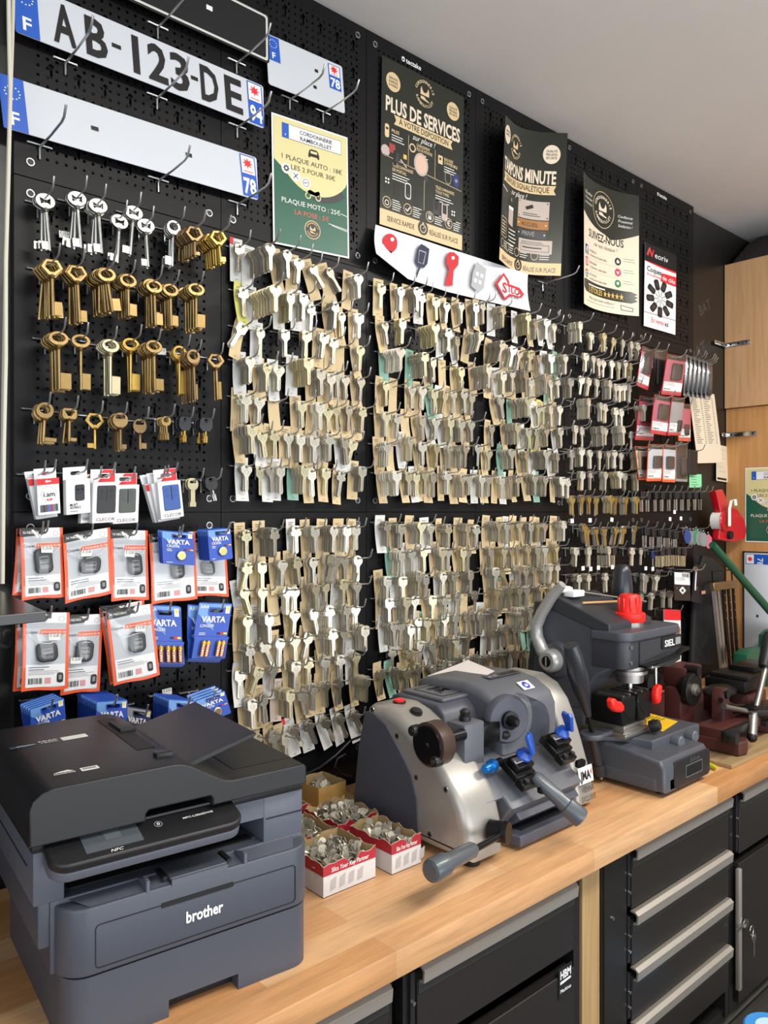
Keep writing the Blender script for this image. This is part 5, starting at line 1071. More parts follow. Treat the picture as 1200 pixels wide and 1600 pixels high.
# ================================================================ WORKTOP AND WHAT STANDS UNDER IT
BEECH = butcher_mat()
b = MB(); b.bx((-.6, -.6, .857), (3.19, -.002, .9), BEECH, .0025, 2)
tag(b.build('worktop', loc=(1.3, -.3, .857)), 'long beech butcher block worktop carrying the printer and key machines', 'worktop')
CAB = mat('black powder coated steel', '1a1817', .38, bump=.03, bscale=900); ALU = mat('brushed handle aluminium', 'a9a299', .42, .6); FASC = mat('dark drawer front', '211e1d', .36)
def front(px, py, off=.565): return W(px, py, off)
def cabinet(name, label, x0, x1, parts, ypl=-.565, z0=.275, side=True):
    e = empty(name, ((x0 + x1) / 2, -.3, 0), 0, label, 'cabinet', 'black workshop cabinets under the worktop'); b = MB()
    b.bx((x0, ypl + .004, z0), (x0 + .02, -.03, .852), CAB); b.bx((x1 - .02, ypl + .004, z0), (x1, -.03, .852), CAB); b.bx((x0 + .02, -.05, z0), (x1 - .02, -.03, .852), CAB); b.bx((x0 + .02, ypl + .01, z0), (x1 - .02, -.05, z0 + .02), CAB); b.bx((x0 + .02, ypl + .03, .83), (x1 - .02, -.05, .852), CAB)
    b.build('body', e); parts(e); return e
def drawer(e, x0, x1, z0, z1, ypl, handle=True, lock=False):
    b = MB(); d = MB(); d.bx((x0 + .002, ypl - .004, z0 + .003), (x1 - .002, ypl + .02, z1 - .028), FASC, .0012, 1)
    d.prism([[(0, 0), (0, .022), (.016, .026), (.016, 0)]], x1 - x0 - .006, mat('drawer lip', '2e2d2d', .32), Matrix(((0, 0, 1, (x0 + x1) / 2), (1, 0, 0, ypl - .006), (0, 1, 0, z1 - .046), (0, 0, 0, 1))))
    o = d.build('drawer', e)
    if handle:
        b = MB(); b.prism([[(0, 0), (-.012, .004), (-.014, .024), (-.006, .030), (.006, .030), (.006, .026), (-.005, .025), (-.009, .021), (-.008, .008), (0, .005)]], x1 - x0 - .01, ALU, Matrix(((0, 0, 1, (x0 + x1) / 2), (1, 0, 0, ypl - .004), (0, 1, 0, z1 - .030), (0, 0, 0, 1))), .0006)
        h = b.build('handle', None); h.parent = o; h.data.transform(Matrix.Translation(-Vector(e.location)))
    s = MB()
    for zz in (z0 + (z1 - z0) * .3, z0 + (z1 - z0) * .58): s.cyl((x0 - .006, ypl - .006, zz), (x0 - .006, ypl + .001, zz), .0032, CHROME, n=10)
    s.bx((x0 - .011, ypl - .002, z0 + .012), (x0 - .001, ypl + .01, z1 - .01), BLACK); s.build('screw_strip', e)
YP = -.565
def left_parts(e):
    xa, xb = front(648, 1540).x, front(895, 1430).x
    drawer(e, xa, xb, .70, .838, YP); b = MB(); b.bx((xa, YP - .004, .29), (xb, YP + .02, .668), FASC, .0012, 1); b.build('door', e)
    b = MB(); M = wallM((xb - .032, YP - .0052, .655)); b.prism([rrect(-.022, -.03, .022, .03, .001)], .001, BLACK, M); b.text('HBM', M @ Matrix.Translation((0, .008, .0006)), .015, WHITE, w=.034, bold=.03); b.text('Machines', M @ Matrix.Translation((0, -.018, .0006)), .007, WHITE, w=.034); b.prism([[(-.017, -.002), (.017, .0), (.017, .004), (-.017, .003)]], .0004, WHITE, M @ Matrix.Translation((0, 0, .0006))); b.build('maker_plate', e)
cabinet('tool_cabinet', 'black cabinet with white lettering plate under the printer end', front(632, 1540).x, front(908, 1420).x, left_parts)
def far_left(e):
    xa, xb = .15, front(610, 1570).x - .005; drawer(e, xa, xb, .70, .838, YP)
    b = MB(); b.bx((xa, YP - .004, .29), (xb, YP + .02, .668), FASC, .0012, 1); b.build('door', e)
cabinet('tool_cabinet', 'black cabinet at the bottom left, only its top drawer showing', .12, front(612, 1570).x + .004, far_left)
xa, xb = front(913, 1420, .56).x, front(940, 1410, .56).x
b = MB(); b.bx((xa, -.555, .25), (xb, -.46, .855), grain_mat('pale pine', 'a08055', 'b8996c', 'Z', .5)); tag(b.build('wooden_post', loc=(xa, -.5, 0)), 'pale pine post between the two black cabinets', 'post')
def mid_parts(e):
    xa, xb = front(984, 1400).x, front(1137, 1330).x; zs = [.842, .704, .584, .466, .348]
    for i in range(4): drawer(e, xa, xb, zs[i + 1] + .002, zs[i], YP)
    b = MB(); b.cyl((front(957, 1435).x, YP - .003, front(957, 1435).z), (front(957, 1435).x, YP + .002, front(957, 1435).z), .004, CHROME, n=10); b.bx((front(945, 1400).x, YP, .28), (xa - .012, YP + .006, .85), CAB); b.build('front_stile', e)
cabinet('drawer_cabinet', 'black drawer cabinet with four long silver handles', front(944, 1400).x, front(1141, 1330).x, mid_parts)
def right_parts(e):
    xa, xb = front(1152, 1330).x, front(1330, 1330).x
    drawer(e, xa, xb, .672, .838, YP); b = MB(); b.bx((xa, YP - .004, .29), (xb, YP + .02, .650), FASC, .0012, 1); d = b.build('door', e)
    b = MB(); b.bx((xa - .022, YP - .016, .335), (xa - .006, YP - .004, .645), ALU, .003, 2); b.bx((xa - .006, YP - .006, .335), (xa, YP + .01, .645), BLACK); b.build('handle', e)
    P = front(1164, 1441, .572); b = MB(); b.cyl(P, P + Vector((0, -.006, 0)), .009, CHROME, n=18); b.build('lock', e)
cabinet('tool_cabinet', 'black cabinet at the right end with upright silver handle and lock', front(1141, 1330).x + .003, front(1340, 1330).x, right_parts)
P = front(1164, 1441, .581); e = empty('cabinet_key', P, 0, 'small silver key in the lock of the right hand cabinet', 'key')
b = MB(); b.prism(keyloops('round')[0], .002, CHROME, Matrix.Translation(P + Vector((0, -.004, 0))) @ Matrix(((0, 0, 1, 0), (0, 1, 0, 0), (-1, 0, 0, 0), (0, 0, 0, 1))) @ Matrix.Rotation(R(90), 4, 'X')); b.build('key_blade', e)
b = MB(); Q = P + Vector((.012, -.012, -.02)); b.tube([Q + Vector((.010 * math.cos(R(a)), 0, .012 * math.sin(R(a)))) for a in range(0, 361, 30)], .001, CHROME, 6); b.prism(keyloops('round')[0], .002, CHROME, wallM(Q + Vector((.006, -.003, -.014))), .0003); b.build('spare_key', e)
# blue and white round thing at the bottom right corner on the floor
P = T(1206, 1606, .42); e = empty('bucket', (P.x, P.y, .25), 0, 'blue and white round container at the lower right corner', 'container')
b = MB(); b.lathe((P.x, P.y, .25), (P.x, P.y, .405), [(0, .048), (.1, .052), (1, .055)], mat('white tub', 'd7dde2', .4), 28); b.build('tub', e); b = MB(); b.lathe((P.x, P.y, .40), (P.x, P.y, .42), [(0, .058), (.8, .058), (1, .054)], mat('blue lid', '3f8fd6', .35), 28); b.lathe((P.x, P.y, .4201), (P.x, P.y, .4215), [(0, .034), (1, .033)], mat('pale lid label', 'b7d9e8', .4), 28); b.build('lid', e)
# ================================================================ THE PRINTER
GREYP = mat('slate printer plastic', '464a54', .42, noise=.05, nscale=400, bump=.06, bscale=1800); GREYL = mat('lighter slate plastic', '575b66', .42, noise=.04, nscale=400, bump=.05, bscale=1800)
BLKP2 = mat('printer black plastic', '19191c', .42, noise=.1, nscale=500, bump=.08, bscale=1500); GAP = mat('dark gap', '08080a', .6)
pr = empty('printer', (.672, -.535, .9), R(-5.5), 'grey and black office printer standing on the worktop', 'printer')
def plan(loop, z0, z1, m, bev=.002, b=None): b = b or MB(); b.prism([loop], z1 - z0, m, Matrix.Translation((0, 0, (z0 + z1) / 2)), bev, 2, True); return b
def cor(x0, x1, y0, y1, r, n=8):      # plan outline with rounded front corners
    p = [(x1, y1), (x0, y1)]; p += [(x0 + r - r * math.cos(R(a)), y0 + r - r * math.sin(R(a))) for a in [90 * i / (n - 1) for i in range(n)]]; p += [(x1 - r + r * math.sin(R(a)), y0 + r - r * math.cos(R(a))) for a in [90 * i / (n - 1) for i in range(n)]]
    return p
def shift(p, dx, dy=0): return [(x + dx, y + dy) for x, y in p]
L_ = True
b = plan(cor(-.342, 0, 0, .33, .03), .022, .0865, GREYP, 0); plan(cor(-.342, -.214, 0, .33, .03)[:10] + [(-.214, 0)], .0, .0221, GREYP, 0, b); plan([(0, .33), (-.116, .33), (-.116, 0)] + cor(-.3, 0, 0, .33, .03)[10:], .0, .0221, GREYP, 0, b)
b.box((-.165, .17, .012), (.10, .30, .02), GAP); b.build('paper_tray', pr, L_)
b = plan(cor(-.338, -.004, .004, .33, .028), .0855, .0885, GAP, 0); b.build('tray_gap', pr, L_)
b = plan([(0.0, .33), (-.352, .33), (-.352, .03), (0.0, .03)], .088, .178, GREYP); b.build('body', pr, L_)
b = plan(cor(-.347, .003, -.003, .06, .036, 10), .089, .172, GREYP, .003); 
b.add([(-.313, .001, .1722), (-.03, .001, .1722), (0, .055, .1785), (-.348, .055, .1785)], [(0, 1, 2, 3)], GREYL)
c = b.build('front_cover', pr, L_)
def sub(b, name, par): o = b.build(name, pr, L_); o.parent = par; return o
b = MB(); Mf = wallM((0, -.0032, 0))
b.prism([rrect(-.308, .096, -.028, .150, .006), rrect(-.3068, .0972, -.0292, .1488, .005)], .0008, GAP, Mf); b.prism([rrect(-.225, .146, -.125, .152, .001)], .002, GAP, Mf); sub(b, 'manual_feed_door', c)
b = MB(); b.text('brother', wallM((-.166, -.0037, .1165)), .0145, WHITE, w=.052, bold=.028); sub(b, 'lettering', c)
b = MB(); b.prism([rrect(-.212, -.001, -.132, .042, .003)], .004, GREYP, Matrix.Translation((0, 0, .178)), .0015, 2, True); b.box((-.172, -.0025, .174), (.078, .002, .008), GREYL); sub(b, 'paper_stopper', c)
for x in (-.217, -.127): sub(MB().box((x, .02, .179), (.006, .03, .004), GAP), 'stopper_slot', c)
for x in (-.242, -.106):
    b = MB(); b.prism([[(-.003, .17), (.036, .17), (.036, .176), (.004, .187), (-.003, .185)]], .005, GREYL, Matrix(((0, 0, 1, x), (1, 0, 0, 0), (0, 1, 0, 0), (0, 0, 0, 1))), .0015, 2, True); sub(b, 'guide_fin', c)
# upper body with the dark output slot
b = MB(); b.bx((-.372, .03, .176), (-.335, .33, .243), GREYL, .003); b.bx((-.062, .03, .176), (.003, .33, .243), GREYL, .003); b.bx((-.335, .16, .176), (-.062, .33, .243), GAP); b.bx((-.335, .03, .214), (-.062, .16, .243), GREYL); b.bx((-.366, .034, .12), (-.33, .33, .178), GREYP, .004)
b.bx((-.058, .0285, .2105), (.002, .031, .2118), GAP); b.bx((-.373, .06, .216), (-.371, .25, .217), GAP); b.build('scanner_body', pr, L_)
b = MB(); b.bx((-.374, .026, .2425), (.001, .332, .2565), BLKP2, .002); b.build('scanner_bed', pr, L_)
# automatic feeder: one profile across, extruded front to back
b = MB(); prof = [(-.380, .2565), (-.240, .2565), (-.240, .266), (-.236, .270), (-.152, .270), (-.149, .266), (-.149, .2565), (-.002, .2565), (-.002, .281), (-.006, .285), (-.118, .285), (-.13, .287), (-.152, .299), (-.178, .315), (-.192, .321), (-.205, .3225), (-.352, .3225), (-.366, .319), (-.376, .311), (-.380, .300)]
b.prism([prof], .318, BLKP2, wallM((0, .169, 0)), .0022, 2, True); f = b.build('document_feeder', pr, L_)
b = MB(); b.bx((-.3788, .0105, .258), (-.3802, .30, .2595), GAP); sub(b, 'feeder_seam', f); b = MB(); b.bx((-.006, .05, .2852), (-.10, .26, .2856), mat('lid recess', '19191b', .5)); sub(b, 'output_recess', f)
b = MB(); b.prism([[(-.205, .3010), (-.20, .3045), (-.07, .336), (-.068, .333), (-.073, .3295), (-.19, .2985)]], .225, BLKP2, wallM((0, .152, 0)), .001); sub(b, 'document_tray', f)
sub(MB().bx((-.222, .10, .3222), (-.196, .29, .3232), GAP), 'feed_slot', f); sub(MB().bx((-.212, .05, .318), (-.188, .066, .328), BLKP2, .002), 'paper_guide', f); sub(MB().bx((-.214, .20, .318), (-.19, .26, .328), BLKP2, .002), 'paper_guide', f)
b = MB(); 
Mt = Matrix.Translation((-.33, .215, .3228)) @ Matrix.Rotation(R(2), 4, 'Z'); b.prism([rrect(.036, -.008, .072, .009, .001)], .0004, PAPER, Mt @ Matrix.Translation((0, 0, .0002))); b.text('FREE', Mt @ Matrix.Translation((.018, .002, 0)), .005, WINK, w=.026, lift=.0006); b.text('TRIAL', Mt @ Matrix.Translation((.018, -.006, 0)), .005, WINK, w=.026, lift=.0006)
b.prism([rrect(-.034, -.006, .002, .003, .001)], .0003, mat('teal print', '24485a', .5), Mt); b.text('amazon', Mt @ Matrix.Translation((-.014, -.005, .0004)), .005, WINK, w=.024, lift=.0004); sub(b, 'sticker', f); b = MB()
Mt = Matrix.Translation((-.32, .06, .3228)); b.prism([rrect(.012, -.006, .034, .007, .001)], .0004, PAPER, Mt @ Matrix.Translation((0, 0, .0002))); b.text('mobile', Mt @ Matrix.Translation((-.008, -.004, 0)), .006, WINK, w=.026, lift=.0006); b.prism([rrect(.0145, -.002, .031, .003, .0005)], .0003, GREY, Mt @ Matrix.Translation((0, 0, .0006))); b.prism([[(-.02, .004), (.004, .004), (-.002, .010), (-.012, .008)]], .0003, WINK, Mt @ Matrix.Translation((0, 0, .0003)))
sub(b, 'sticker', f)
# control panel, tilted
Mp = Matrix.Translation((-.238, .012, .243)) @ Matrix.Rotation(R(16), 4, 'X')
def pp(x0, x1, y0, y1, r): p = cor(x0, x1, y0, y1, r, 7); return p
b = MB(); b.prism([pp(-.124, .124, -.034, .03, .022)], .012, BLKP2, Mp, .003, 2, True); cp = b.build('control_panel', pr, L_)
b = MB(); b.prism([pp(-.1235, .1235, -.033, .03, .022)], .013, GREYL, Mp @ Matrix.Translation((0, 0, -.0125)), .002, 2, True); sub(b, 'panel_underside', cp)
b = MB(); b.prism([rrect(-.082, -.022, -.012, .022, .001)], .0008, mat('touch screen glass', '4c5258', .12, coat=.5), Mp @ Matrix.Translation((0, 0, .0062))); b.prism([rrect(-.055, -.006, -.035, .012, .002)], .0003, mat('dim screen print', '5a6066', .2), Mp @ Matrix.Translation((0, 0, .0068))); sub(b, 'touch_screen', cp)
b = MB(); b.prism([circ(.014, .001, .0055, 20), circ(.014, .001, .0047, 20)], .0005, GREY, Mp @ Matrix.Translation((0, 0, .0063))); b.prism([circ(.014, .001, .0021, 14), circ(.014, .001, .0014, 14)], .0005, WHITE, Mp @ Matrix.Translation((0, 0, .0065))); sub(b, 'power_button', cp)
b = MB(); b.text('MFC-L2860DWE', Mp @ Matrix.Translation((.068, -.002, .0063)), .0036, WINK, w=.042); b.text('NFC', Mp @ Matrix.Translation((-.047, -.030, .0063)), .005, WINK, w=.016, shear=.3); sub(b, 'lettering', cp)
b = MB(); b.bx((-.325, .05, .172), (-.07, .07, .1795), GAP); b.build('output_slot', pr, L_)
# ================================================================ OPEN BOXES OF KEYS
KRAFT = mat('kraft card', 'b49a6e', .8, noise=.08, nscale=40); KRAFT2 = mat('yellow kraft card', 'c29a55', .75, noise=.08, nscale=40); BOXW = mat('printed white carton', 'c9c6c4', .6, noise=.12, nscale=22); BOXR = mat('carton red band', 'a8202f', .5)
def YZ(x): return Matrix(((0, 0, 1, x), (1, 0, 0, 0), (0, 1, 0, 0), (0, 0, 0, 1)))
def XY(z): return Matrix.Translation((0, 0, z))
def XZ(y): return wallM((0, y, 0))
def open_box(x0, x1, y0, y1, h, label, pile, text=True, kraft=False, torn=.006, seed=1):
    rnd = random.Random(seed); e = empty('open_carton', ((x0 + x1) / 2, (y0 + y1) / 2, .9), 0, label, 'carton', 'open cartons of keys'); z0 = .9; t = .0012
    outer = KRAFT2 if kraft else BOXW
    b = MB(); b.bx((x0, y0, z0), (x1, y1, z0 + t), KRAFT); 
    def wall(p, q, nrm, front):
        n = 10; top = [z0 + h + rnd.uniform(-torn, torn * .3) for _ in range(n + 1)]
        if front: top[5] -= .008; top[6] -= .008
        P = Vector(p); Q = Vector(q); N = Vector(nrm)
        for i in range(n):
            a, c = P.lerp(Q, i / n), P.lerp(Q, (i + 1) / n); ta, tc_ = top[i], top[i + 1]
            for off, m, lo in ((0, outer, 0), (-t, KRAFT, 0)):
                o = N * off; b.add([(a.x + o.x, a.y + o.y, z0), (c.x + o.x, c.y + o.y, z0), (c.x + o.x, c.y + o.y, tc_), (a.x + o.x, a.y + o.y, ta)], [(0, 1, 2, 3)], m)
            b.add([(a.x, a.y, ta), (c.x, c.y, tc_), (c.x - N.x * t, c.y - N.y * t, tc_), (a.x - N.x * t, a.y - N.y * t, ta)], [(0, 1, 2, 3)], KRAFT)
            if not kraft:
                o = N * .0004; zb = z0 + h - .021; b.add([(a.x + o.x, a.y + o.y, zb), (c.x + o.x, c.y + o.y, zb), (c.x + o.x, c.y + o.y, tc_ - .0005), (a.x + o.x, a.y + o.y, ta - .0005)], [(0, 1, 2, 3)], BOXR)
    wall((x0, y0), (x1, y0), (0, -1), not kraft); wall((x0, y1), (x0, y0), (-1, 0), False); wall((x1, y0), (x1, y1), (1, 0), False); wall((x1, y1), (x0, y1), (0, 1), False)
    b.build('carton', e)
    if not kraft and text:
        b = MB(); b.text('Silca Your Key Partner', wallM(((x0 + x1) / 2, y0 - .0006, z0 + h - .017)), .0075, WHITE, w=(x1 - x0) * .72, shear=.2)
        for k in range(4): b.prism([[(k * .02, 0), (k * .02 + .012, .002), (k * .02 + .014, .022), (k * .02 + .002, .018)]], .0002, mat('grey carton print', 'aba7a6', .6), wallM((x0 + (x1 - x0) * .12, y0 - .0004, z0 + .008)))
        b.build('lettering', e)
    b = MB(); rk = [(k, _bk[k]) for k in KINDS]
    for i in range(pile):
        k, (v, f) = rnd.choice(rk); M = Matrix.Translation((rnd.uniform(x0 + .018, x1 - .018), rnd.uniform(y0 + .018, y1 - .018), z0 + h * rnd.uniform(.35, .72))) @ Euler((rnd.uniform(-1.3, 1.3) + 1.57, rnd.uniform(-.9, .9), rnd.uniform(0, 6.28))).to_matrix().to_4x4() @ Matrix.Translation((0, .02, 0))
        b.add(v, f, rnd.choice(STKM[:3]), False, M @ Matrix.Scale(.58, 4))
    tag(b.build('key_pile', loc=((x0 + x1) / 2, (y0 + y1) / 2, .92)), 'loose keys heaped inside the ' + label, 'keys', kind='stuff')
open_box(.795, .912, -.402, -.292, .057, 'red banded white carton nearest the printer front corner', 230, seed=3)
open_box(.939, 1.012, -.416, -.295, .057, 'red banded white carton beside the wide key cutter', 110, seed=5)
open_box(.812, .915, -.282, -.180, .055, 'red banded carton behind the nearest one, by the printer', 150, False, seed=7)
open_box(.925, 1.03, -.275, -.165, .055, 'red banded carton with torn rim, touching the wide key cutter', 200, False, torn=.009, seed=9)
open_box(.845, .95, -.155, -.055, .056, 'red banded carton at the back next to the kraft one', 80, False, seed=11)
open_box(1.0, 1.075, -.115, -.03, .062, 'yellow kraft carton at the back against the board', 40, False, True, .002, seed=13)
b = MB(); b.box((1.105, -.06, .9035), (.05, .07, .003), KRAFT, M=Matrix.Translation((0, 0, 0))); tag(b.build('card_piece', loc=(1.105, -.06, .9)), 'flat piece of brown card between kraft carton and wide key cutter', 'card')
# ================================================================ WIDE KEY CUTTER (silver sides, blue wing knobs)
SHELL = mat('silver painted shell', 'a5a19a', .38, .45, noise=.03, nscale=200); SLATE = mat('slate painted casing', '484a55', .45, noise=.06, nscale=120, bump=.03, bscale=700); SLATEL = mat('light slate casing', '5a5c63', .42, noise=.05, nscale=120)
BLUEK = mat('blue knob plastic', '1d4fb0', .35, coat=.2); GRIP = mat('grey grip plastic', '4e5459', .35, coat=.2); BKMET = mat('blackened steel', '1d1d1e', .32, .6); BRNM = mat('brown worn wheel', '4a3a33', .45, .3)
k1 = empty('key_cutter', (1.27, -.32, .9), 0, 'wide grey key cutter with silver sides and blue wing knobs', 'key cutting machine')
arc = [(-.165, .912), (-.190, 1.06), (-.212, 1.146), (-.225, 1.155), (-.27, 1.157), (-.31, 1.147), (-.34, 1.132), (-.38, 1.106), (-.415, 1.084), (-.442, 1.062), (-.468, 1.036), (-.486, 1.006), (-.496, .972), (-.500, .930), (-.500, .912)]
b = MB(); b.prism([arc], .105, SHELL, YZ(1.1025), .020, 4, True); sh = b.build('side_shell', k1)
b = MB(); b.prism([[(-.172, .918), (-.192, 1.06), (-.213, 1.138), (-.235, 1.140), (-.278, 1.122), (-.323, 1.075), (-.351, 1.037), (-.367, .995), (-.373, .918)]], .003, SLATE, YZ(1.0488), .001); b.build('side_panel', k1)
b = MB()
for px, py in ((581, 1109), (620, 1150), (650, 1215), (696, 1234), (671, 1304)):
    P = XP(px, py, 1.0495); b.cyl(P, P + Vector((.002, 0, 0)), .0058, STEEL, n=16); b.cyl(P + Vector((-.0006, 0, 0)), P, .0036, BLACK, n=12)
b.build('screws', k1)
arc2 = [(-.165, .912), (-.215, 1.165), (-.25, 1.176), (-.33, 1.176), (-.372, 1.160), (-.400, 1.128), (-.418, 1.090), (-.436, 1.04), (-.455, .985), (-.466, .935), (-.468, .912)]
b = MB(); b.prism([arc2], .066, SHELL, YZ(1.473), .010, 3, True); b.build('side_shell', k1)
body = [(-.14, .915), (-.17, 1.10), (-.185, 1.150), (-.20, 1.158), (-.325, 1.156), (-.345, 1.138), (-.355, 1.095), (-.375, 1.03), (-.40, .975), (-.41, .93), (-.41, .915)]
b = MB(); b.prism([body], .30, SLATE, YZ(1.297), .006, 2, True); b.build('casing', k1)
b = MB(); b.prism([rrect(1.165, -.325, 1.30, -.20, .006)], .008, SLATEL, XY(1.160), .003, 2, True); M = Matrix.Translation((1.235, -.262, 1.1645)); b.prism([rrect(-.052, -.045, .052, .045, .004), rrect(-.050, -.043, .050, .043, .003)], .0008, BLACK, M); b.text('JMA', M @ Matrix.Translation((0, -.012, 0)), .024, BKMET, w=.07, shear=.2, bold=.03)
for q in (.018, .024): b.box((1.235, -.262 + q, 1.1648), (.06, .0025, .0006), BKMET)
b.build('top_plate', k1)
# hood with display, sticker and guard over the cutters
hood = [(-.155, 1.10), (-.165, 1.168), (-.20, 1.182), (-.31, 1.188), (-.36, 1.180), (-.400, 1.158), (-.414, 1.132), (-.416, 1.05), (-.38, 1.03), (-.155, 1.03)]
b = MB(); b.prism([hood], .20, SLATEL, YZ(1.342), .016, 3, True); hd = b.build('hood', k1)
def ksub(b, name, par, root): o = b.build(name, root); o.parent = par; return o
b = MB(); Mh = Matrix.Translation((1.362, -.318, 1.1886)) @ Matrix.Rotation(R(2), 4, 'X'); b.prism([rrect(-.055, -.014, .055, .012, .003)], .001, SLATE, Mh); b.prism([rrect(-.01, -.009, .05, .007, .002)], .001, mat('display glass', '14171a', .15), Mh @ Matrix.Translation((0, 0, .0006)))
for x in (-.042, -.026): b.prism([circ(x, -.002, .006, 16, .004)], .0012, SHELL, Mh @ Matrix.Translation((0, 0, .0006)))
ksub(b, 'display', hd, k1)
b = MB(); Ms = Matrix.Translation((1.372, -.379, 1.1720)) @ Matrix.Rotation(R(30), 4, 'X'); b.prism([rrect(-.019, -.013, .019, .013, .001)], .0008, PAPER, Ms @ Matrix.Translation((0, 0, .0006))); b.prism([circ(0, 0, .0105, 22)], .0004, mat('mandatory blue', '2a3aa8', .4), Ms @ Matrix.Translation((0, 0, .0012))); b.prism([[(-.006, -.004), (-.002, .004), (.001, -.001), (.006, .005), (.004, -.005)]], .0003, WHITE, Ms @ Matrix.Translation((0, 0, .0016))); ksub(b, 'warning_sticker', hd, k1)
P = W(800, 1122, .425); b = MB(); b.lathe(P + Vector((-.01, .012, 0)), P + Vector((-.016, -.006, 0)), [(0, .05), (.7, .050), (1, .045)], SLATE, 32); b.lathe(P + Vector((-.016, -.004, 0)), P + Vector((-.024, -.034, 0)), [(0, .019), (.3, .019), (.32, .012), (.8, .010), (1, .004)], BKMET, 20); b.build('cutter_spindle', k1)
b = MB(); pts = []
v = []
for i in range(13):
    a = R(-60 + 165 * i / 12); q = P + Vector((.0 + .052 * math.cos(a), -.012, .054 * math.sin(a))); v += [q, q + Vector((0, -.045, -.008))]
b.add(v, loft_faces(2, 13, False), film('smoked guard', 'dfe6ee', .12, .1, 'b9bec6'), True); b.build('clear_guard', k1)
# left calibration wheel, its block and arm
Pw = XP(668, 1164, 1.010); b = MB(); b.lathe(Pw, Pw + Vector((.036, 0, 0)), [(0, .033), (.04, .041), (.9, .041), (1, .038)], BRNM, 36); b.lathe(Pw + Vector((-.003, 0, 0)), Pw + Vector((.001, 0, 0)), [(0, .035), (1, .0355)], BKMET, 36); b.lathe(Pw + Vector((-.007, 0, 0)), Pw, [(0, .006), (1, .008)], BKMET, 16); b.cyl(Pw + Vector((.03, .004, 0)), Pw + Vector((.10, .004, 0)), .012, BKMET, n=14); wh = b.build('wheel', k1)
for px, py in ((645, 1142), (679, 1190)):
    q = XP(px, py, 1.004); b = MB(); b.lathe(q + Vector((-.004, 0, 0)), q + Vector((.014, 0, 0)), [(0, .009), (.2, .0105), (1, .0105)], BLACK, 18); b.cyl(q + Vector((-.0055, 0, 0)), q + Vector((-.003, 0, 0)), .0045, CHROME, n=12); ksub(b, 'wheel_knob', wh, k1)
b = MB(); b.bx((1.112, -.435, 1.035), (1.170, -.385, 1.142), SLATEL, .004); b.prism([[(-.487, 1.005), (-.435, 1.06), (-.385, 1.06), (-.40, 1.0), (-.47, .99)]], .05, SLATEL, YZ(1.141), .002); b.lathe((1.14, -.41, 1.142), (1.14, -.41, 1.165), [(0, .012), (.4, .012), (.45, .009), (.8, .011), (1, .006)], BLACK, 16); bl = b.build('wheel_block', k1)
b = MB(); b.bx((1.178, -.425, 1.085), (1.232, -.385, 1.128), BKMET, .004); q = Vector((1.238, -.42, 1.098)); b.lathe(q, q + Vector((.02, -.004, -.003)), [(0, .010), (.5, .012), (1, .008)], BLACK, 14); ksub(b, 'tracer_arm', bl, k1)
b = MB(); b.prism([[(-.395, .98), (-.36, 1.06), (-.33, 1.06), (-.33, .98)]], .04, SHELL, YZ(1.155), .004); b.build('front_cheek', k1)
# carriage with two clamps
b = MB(); b.prism([[(-.505, .985), (-.49, 1.000), (-.385, 1.065), (-.375, 1.050), (-.40, .96), (-.47, .945)]], .235, SLATEL, YZ(1.287), .006, 2, True); b.prism([[(-.50, .955), (-.47, .99), (-.40, .985), (-.40, .925), (-.46, .925)]], .20, SLATE, YZ(1.30), .004); car = b.build('carriage', k1)
MC = lambda P: Matrix.Translation(P) @ Matrix.Rotation(R(32), 4, 'X')
for i, P in enumerate((W(808, 1200, .475), W(868, 1163, .455))):
    b = MB(); M = MC(P); b.box((0, 0, 0), (.058, .05, .016), BKMET, .002, 1, M); b.box((0, .0, .016), (.05, .032, .014), BKMET, .002, 1, M); b.box((-.004, .0, .0255), (.048, .014, .005), STEEL, .001, 1, M); b.box((0, -.034, -.006), (.05, .022, .016), BKMET, .002, 1, M)
    for x in (-.012, .014): b.cyl(M @ Vector((x, -.036, .002)), M @ Vector((x, -.036, .008)), .0052, BLACK, n=12)
    b.prism([rrect(-.014, -.008, .014, .008, .006)], .010, BKMET, M @ Matrix.Translation((.022, -.058, -.004)) @ Matrix.Rotation(R(60), 4, 'X'), .002); cl = b.build('clamp', k1)
    b = MB(); ax = (M @ Vector((0, 0, 1))) - (M @ Vector((0, 0, 0))); q = M @ Vector((.006, .004, .026)); b.lathe(q, q + ax * .016, [(0, .016), (.3, .0165), (.55, .013), (1, .010)], BLUEK, 20)
    Mw = Matrix.Translation(q + ax * .034) @ Matrix.Rotation(R(28 if i == 0 else 70), 4, 'Z') @ Matrix.Rotation(R(90 - 14), 4, 'X'); b.prism([[(-.009, -.02), (.009, -.02), (.017, .014), (.012, .021), (0, .018), (-.012, .021), (-.017, .014)]], .009, BLUEK, Mw, .003, 2, True); ksub(b, 'wing_knob', cl, k1)
q = W(762, 1200, .465); b = MB(); b.cyl(q + Vector((.05, .01, 0)), q + Vector((.02, .004, 0)), .008, BKMET, n=14); b.lathe(q + Vector((.022, .004, 0)), q + Vector((-.012, -.002, 0)), [(0, .0125), (.35, .0125), (.4, .009), (.9, .009), (1, .007)], mat('blue anodised', '1f74c4', .28, .7), 18); b.build('adjusting_knob', k1)
q = W(850, 1232, .475); b = MB(); b.cyl(q + Vector((-.014, 0, .004)), q + Vector((.014, 0, -.002)), .011, BLUEK, n=16); b.build('blue_collar', k1)
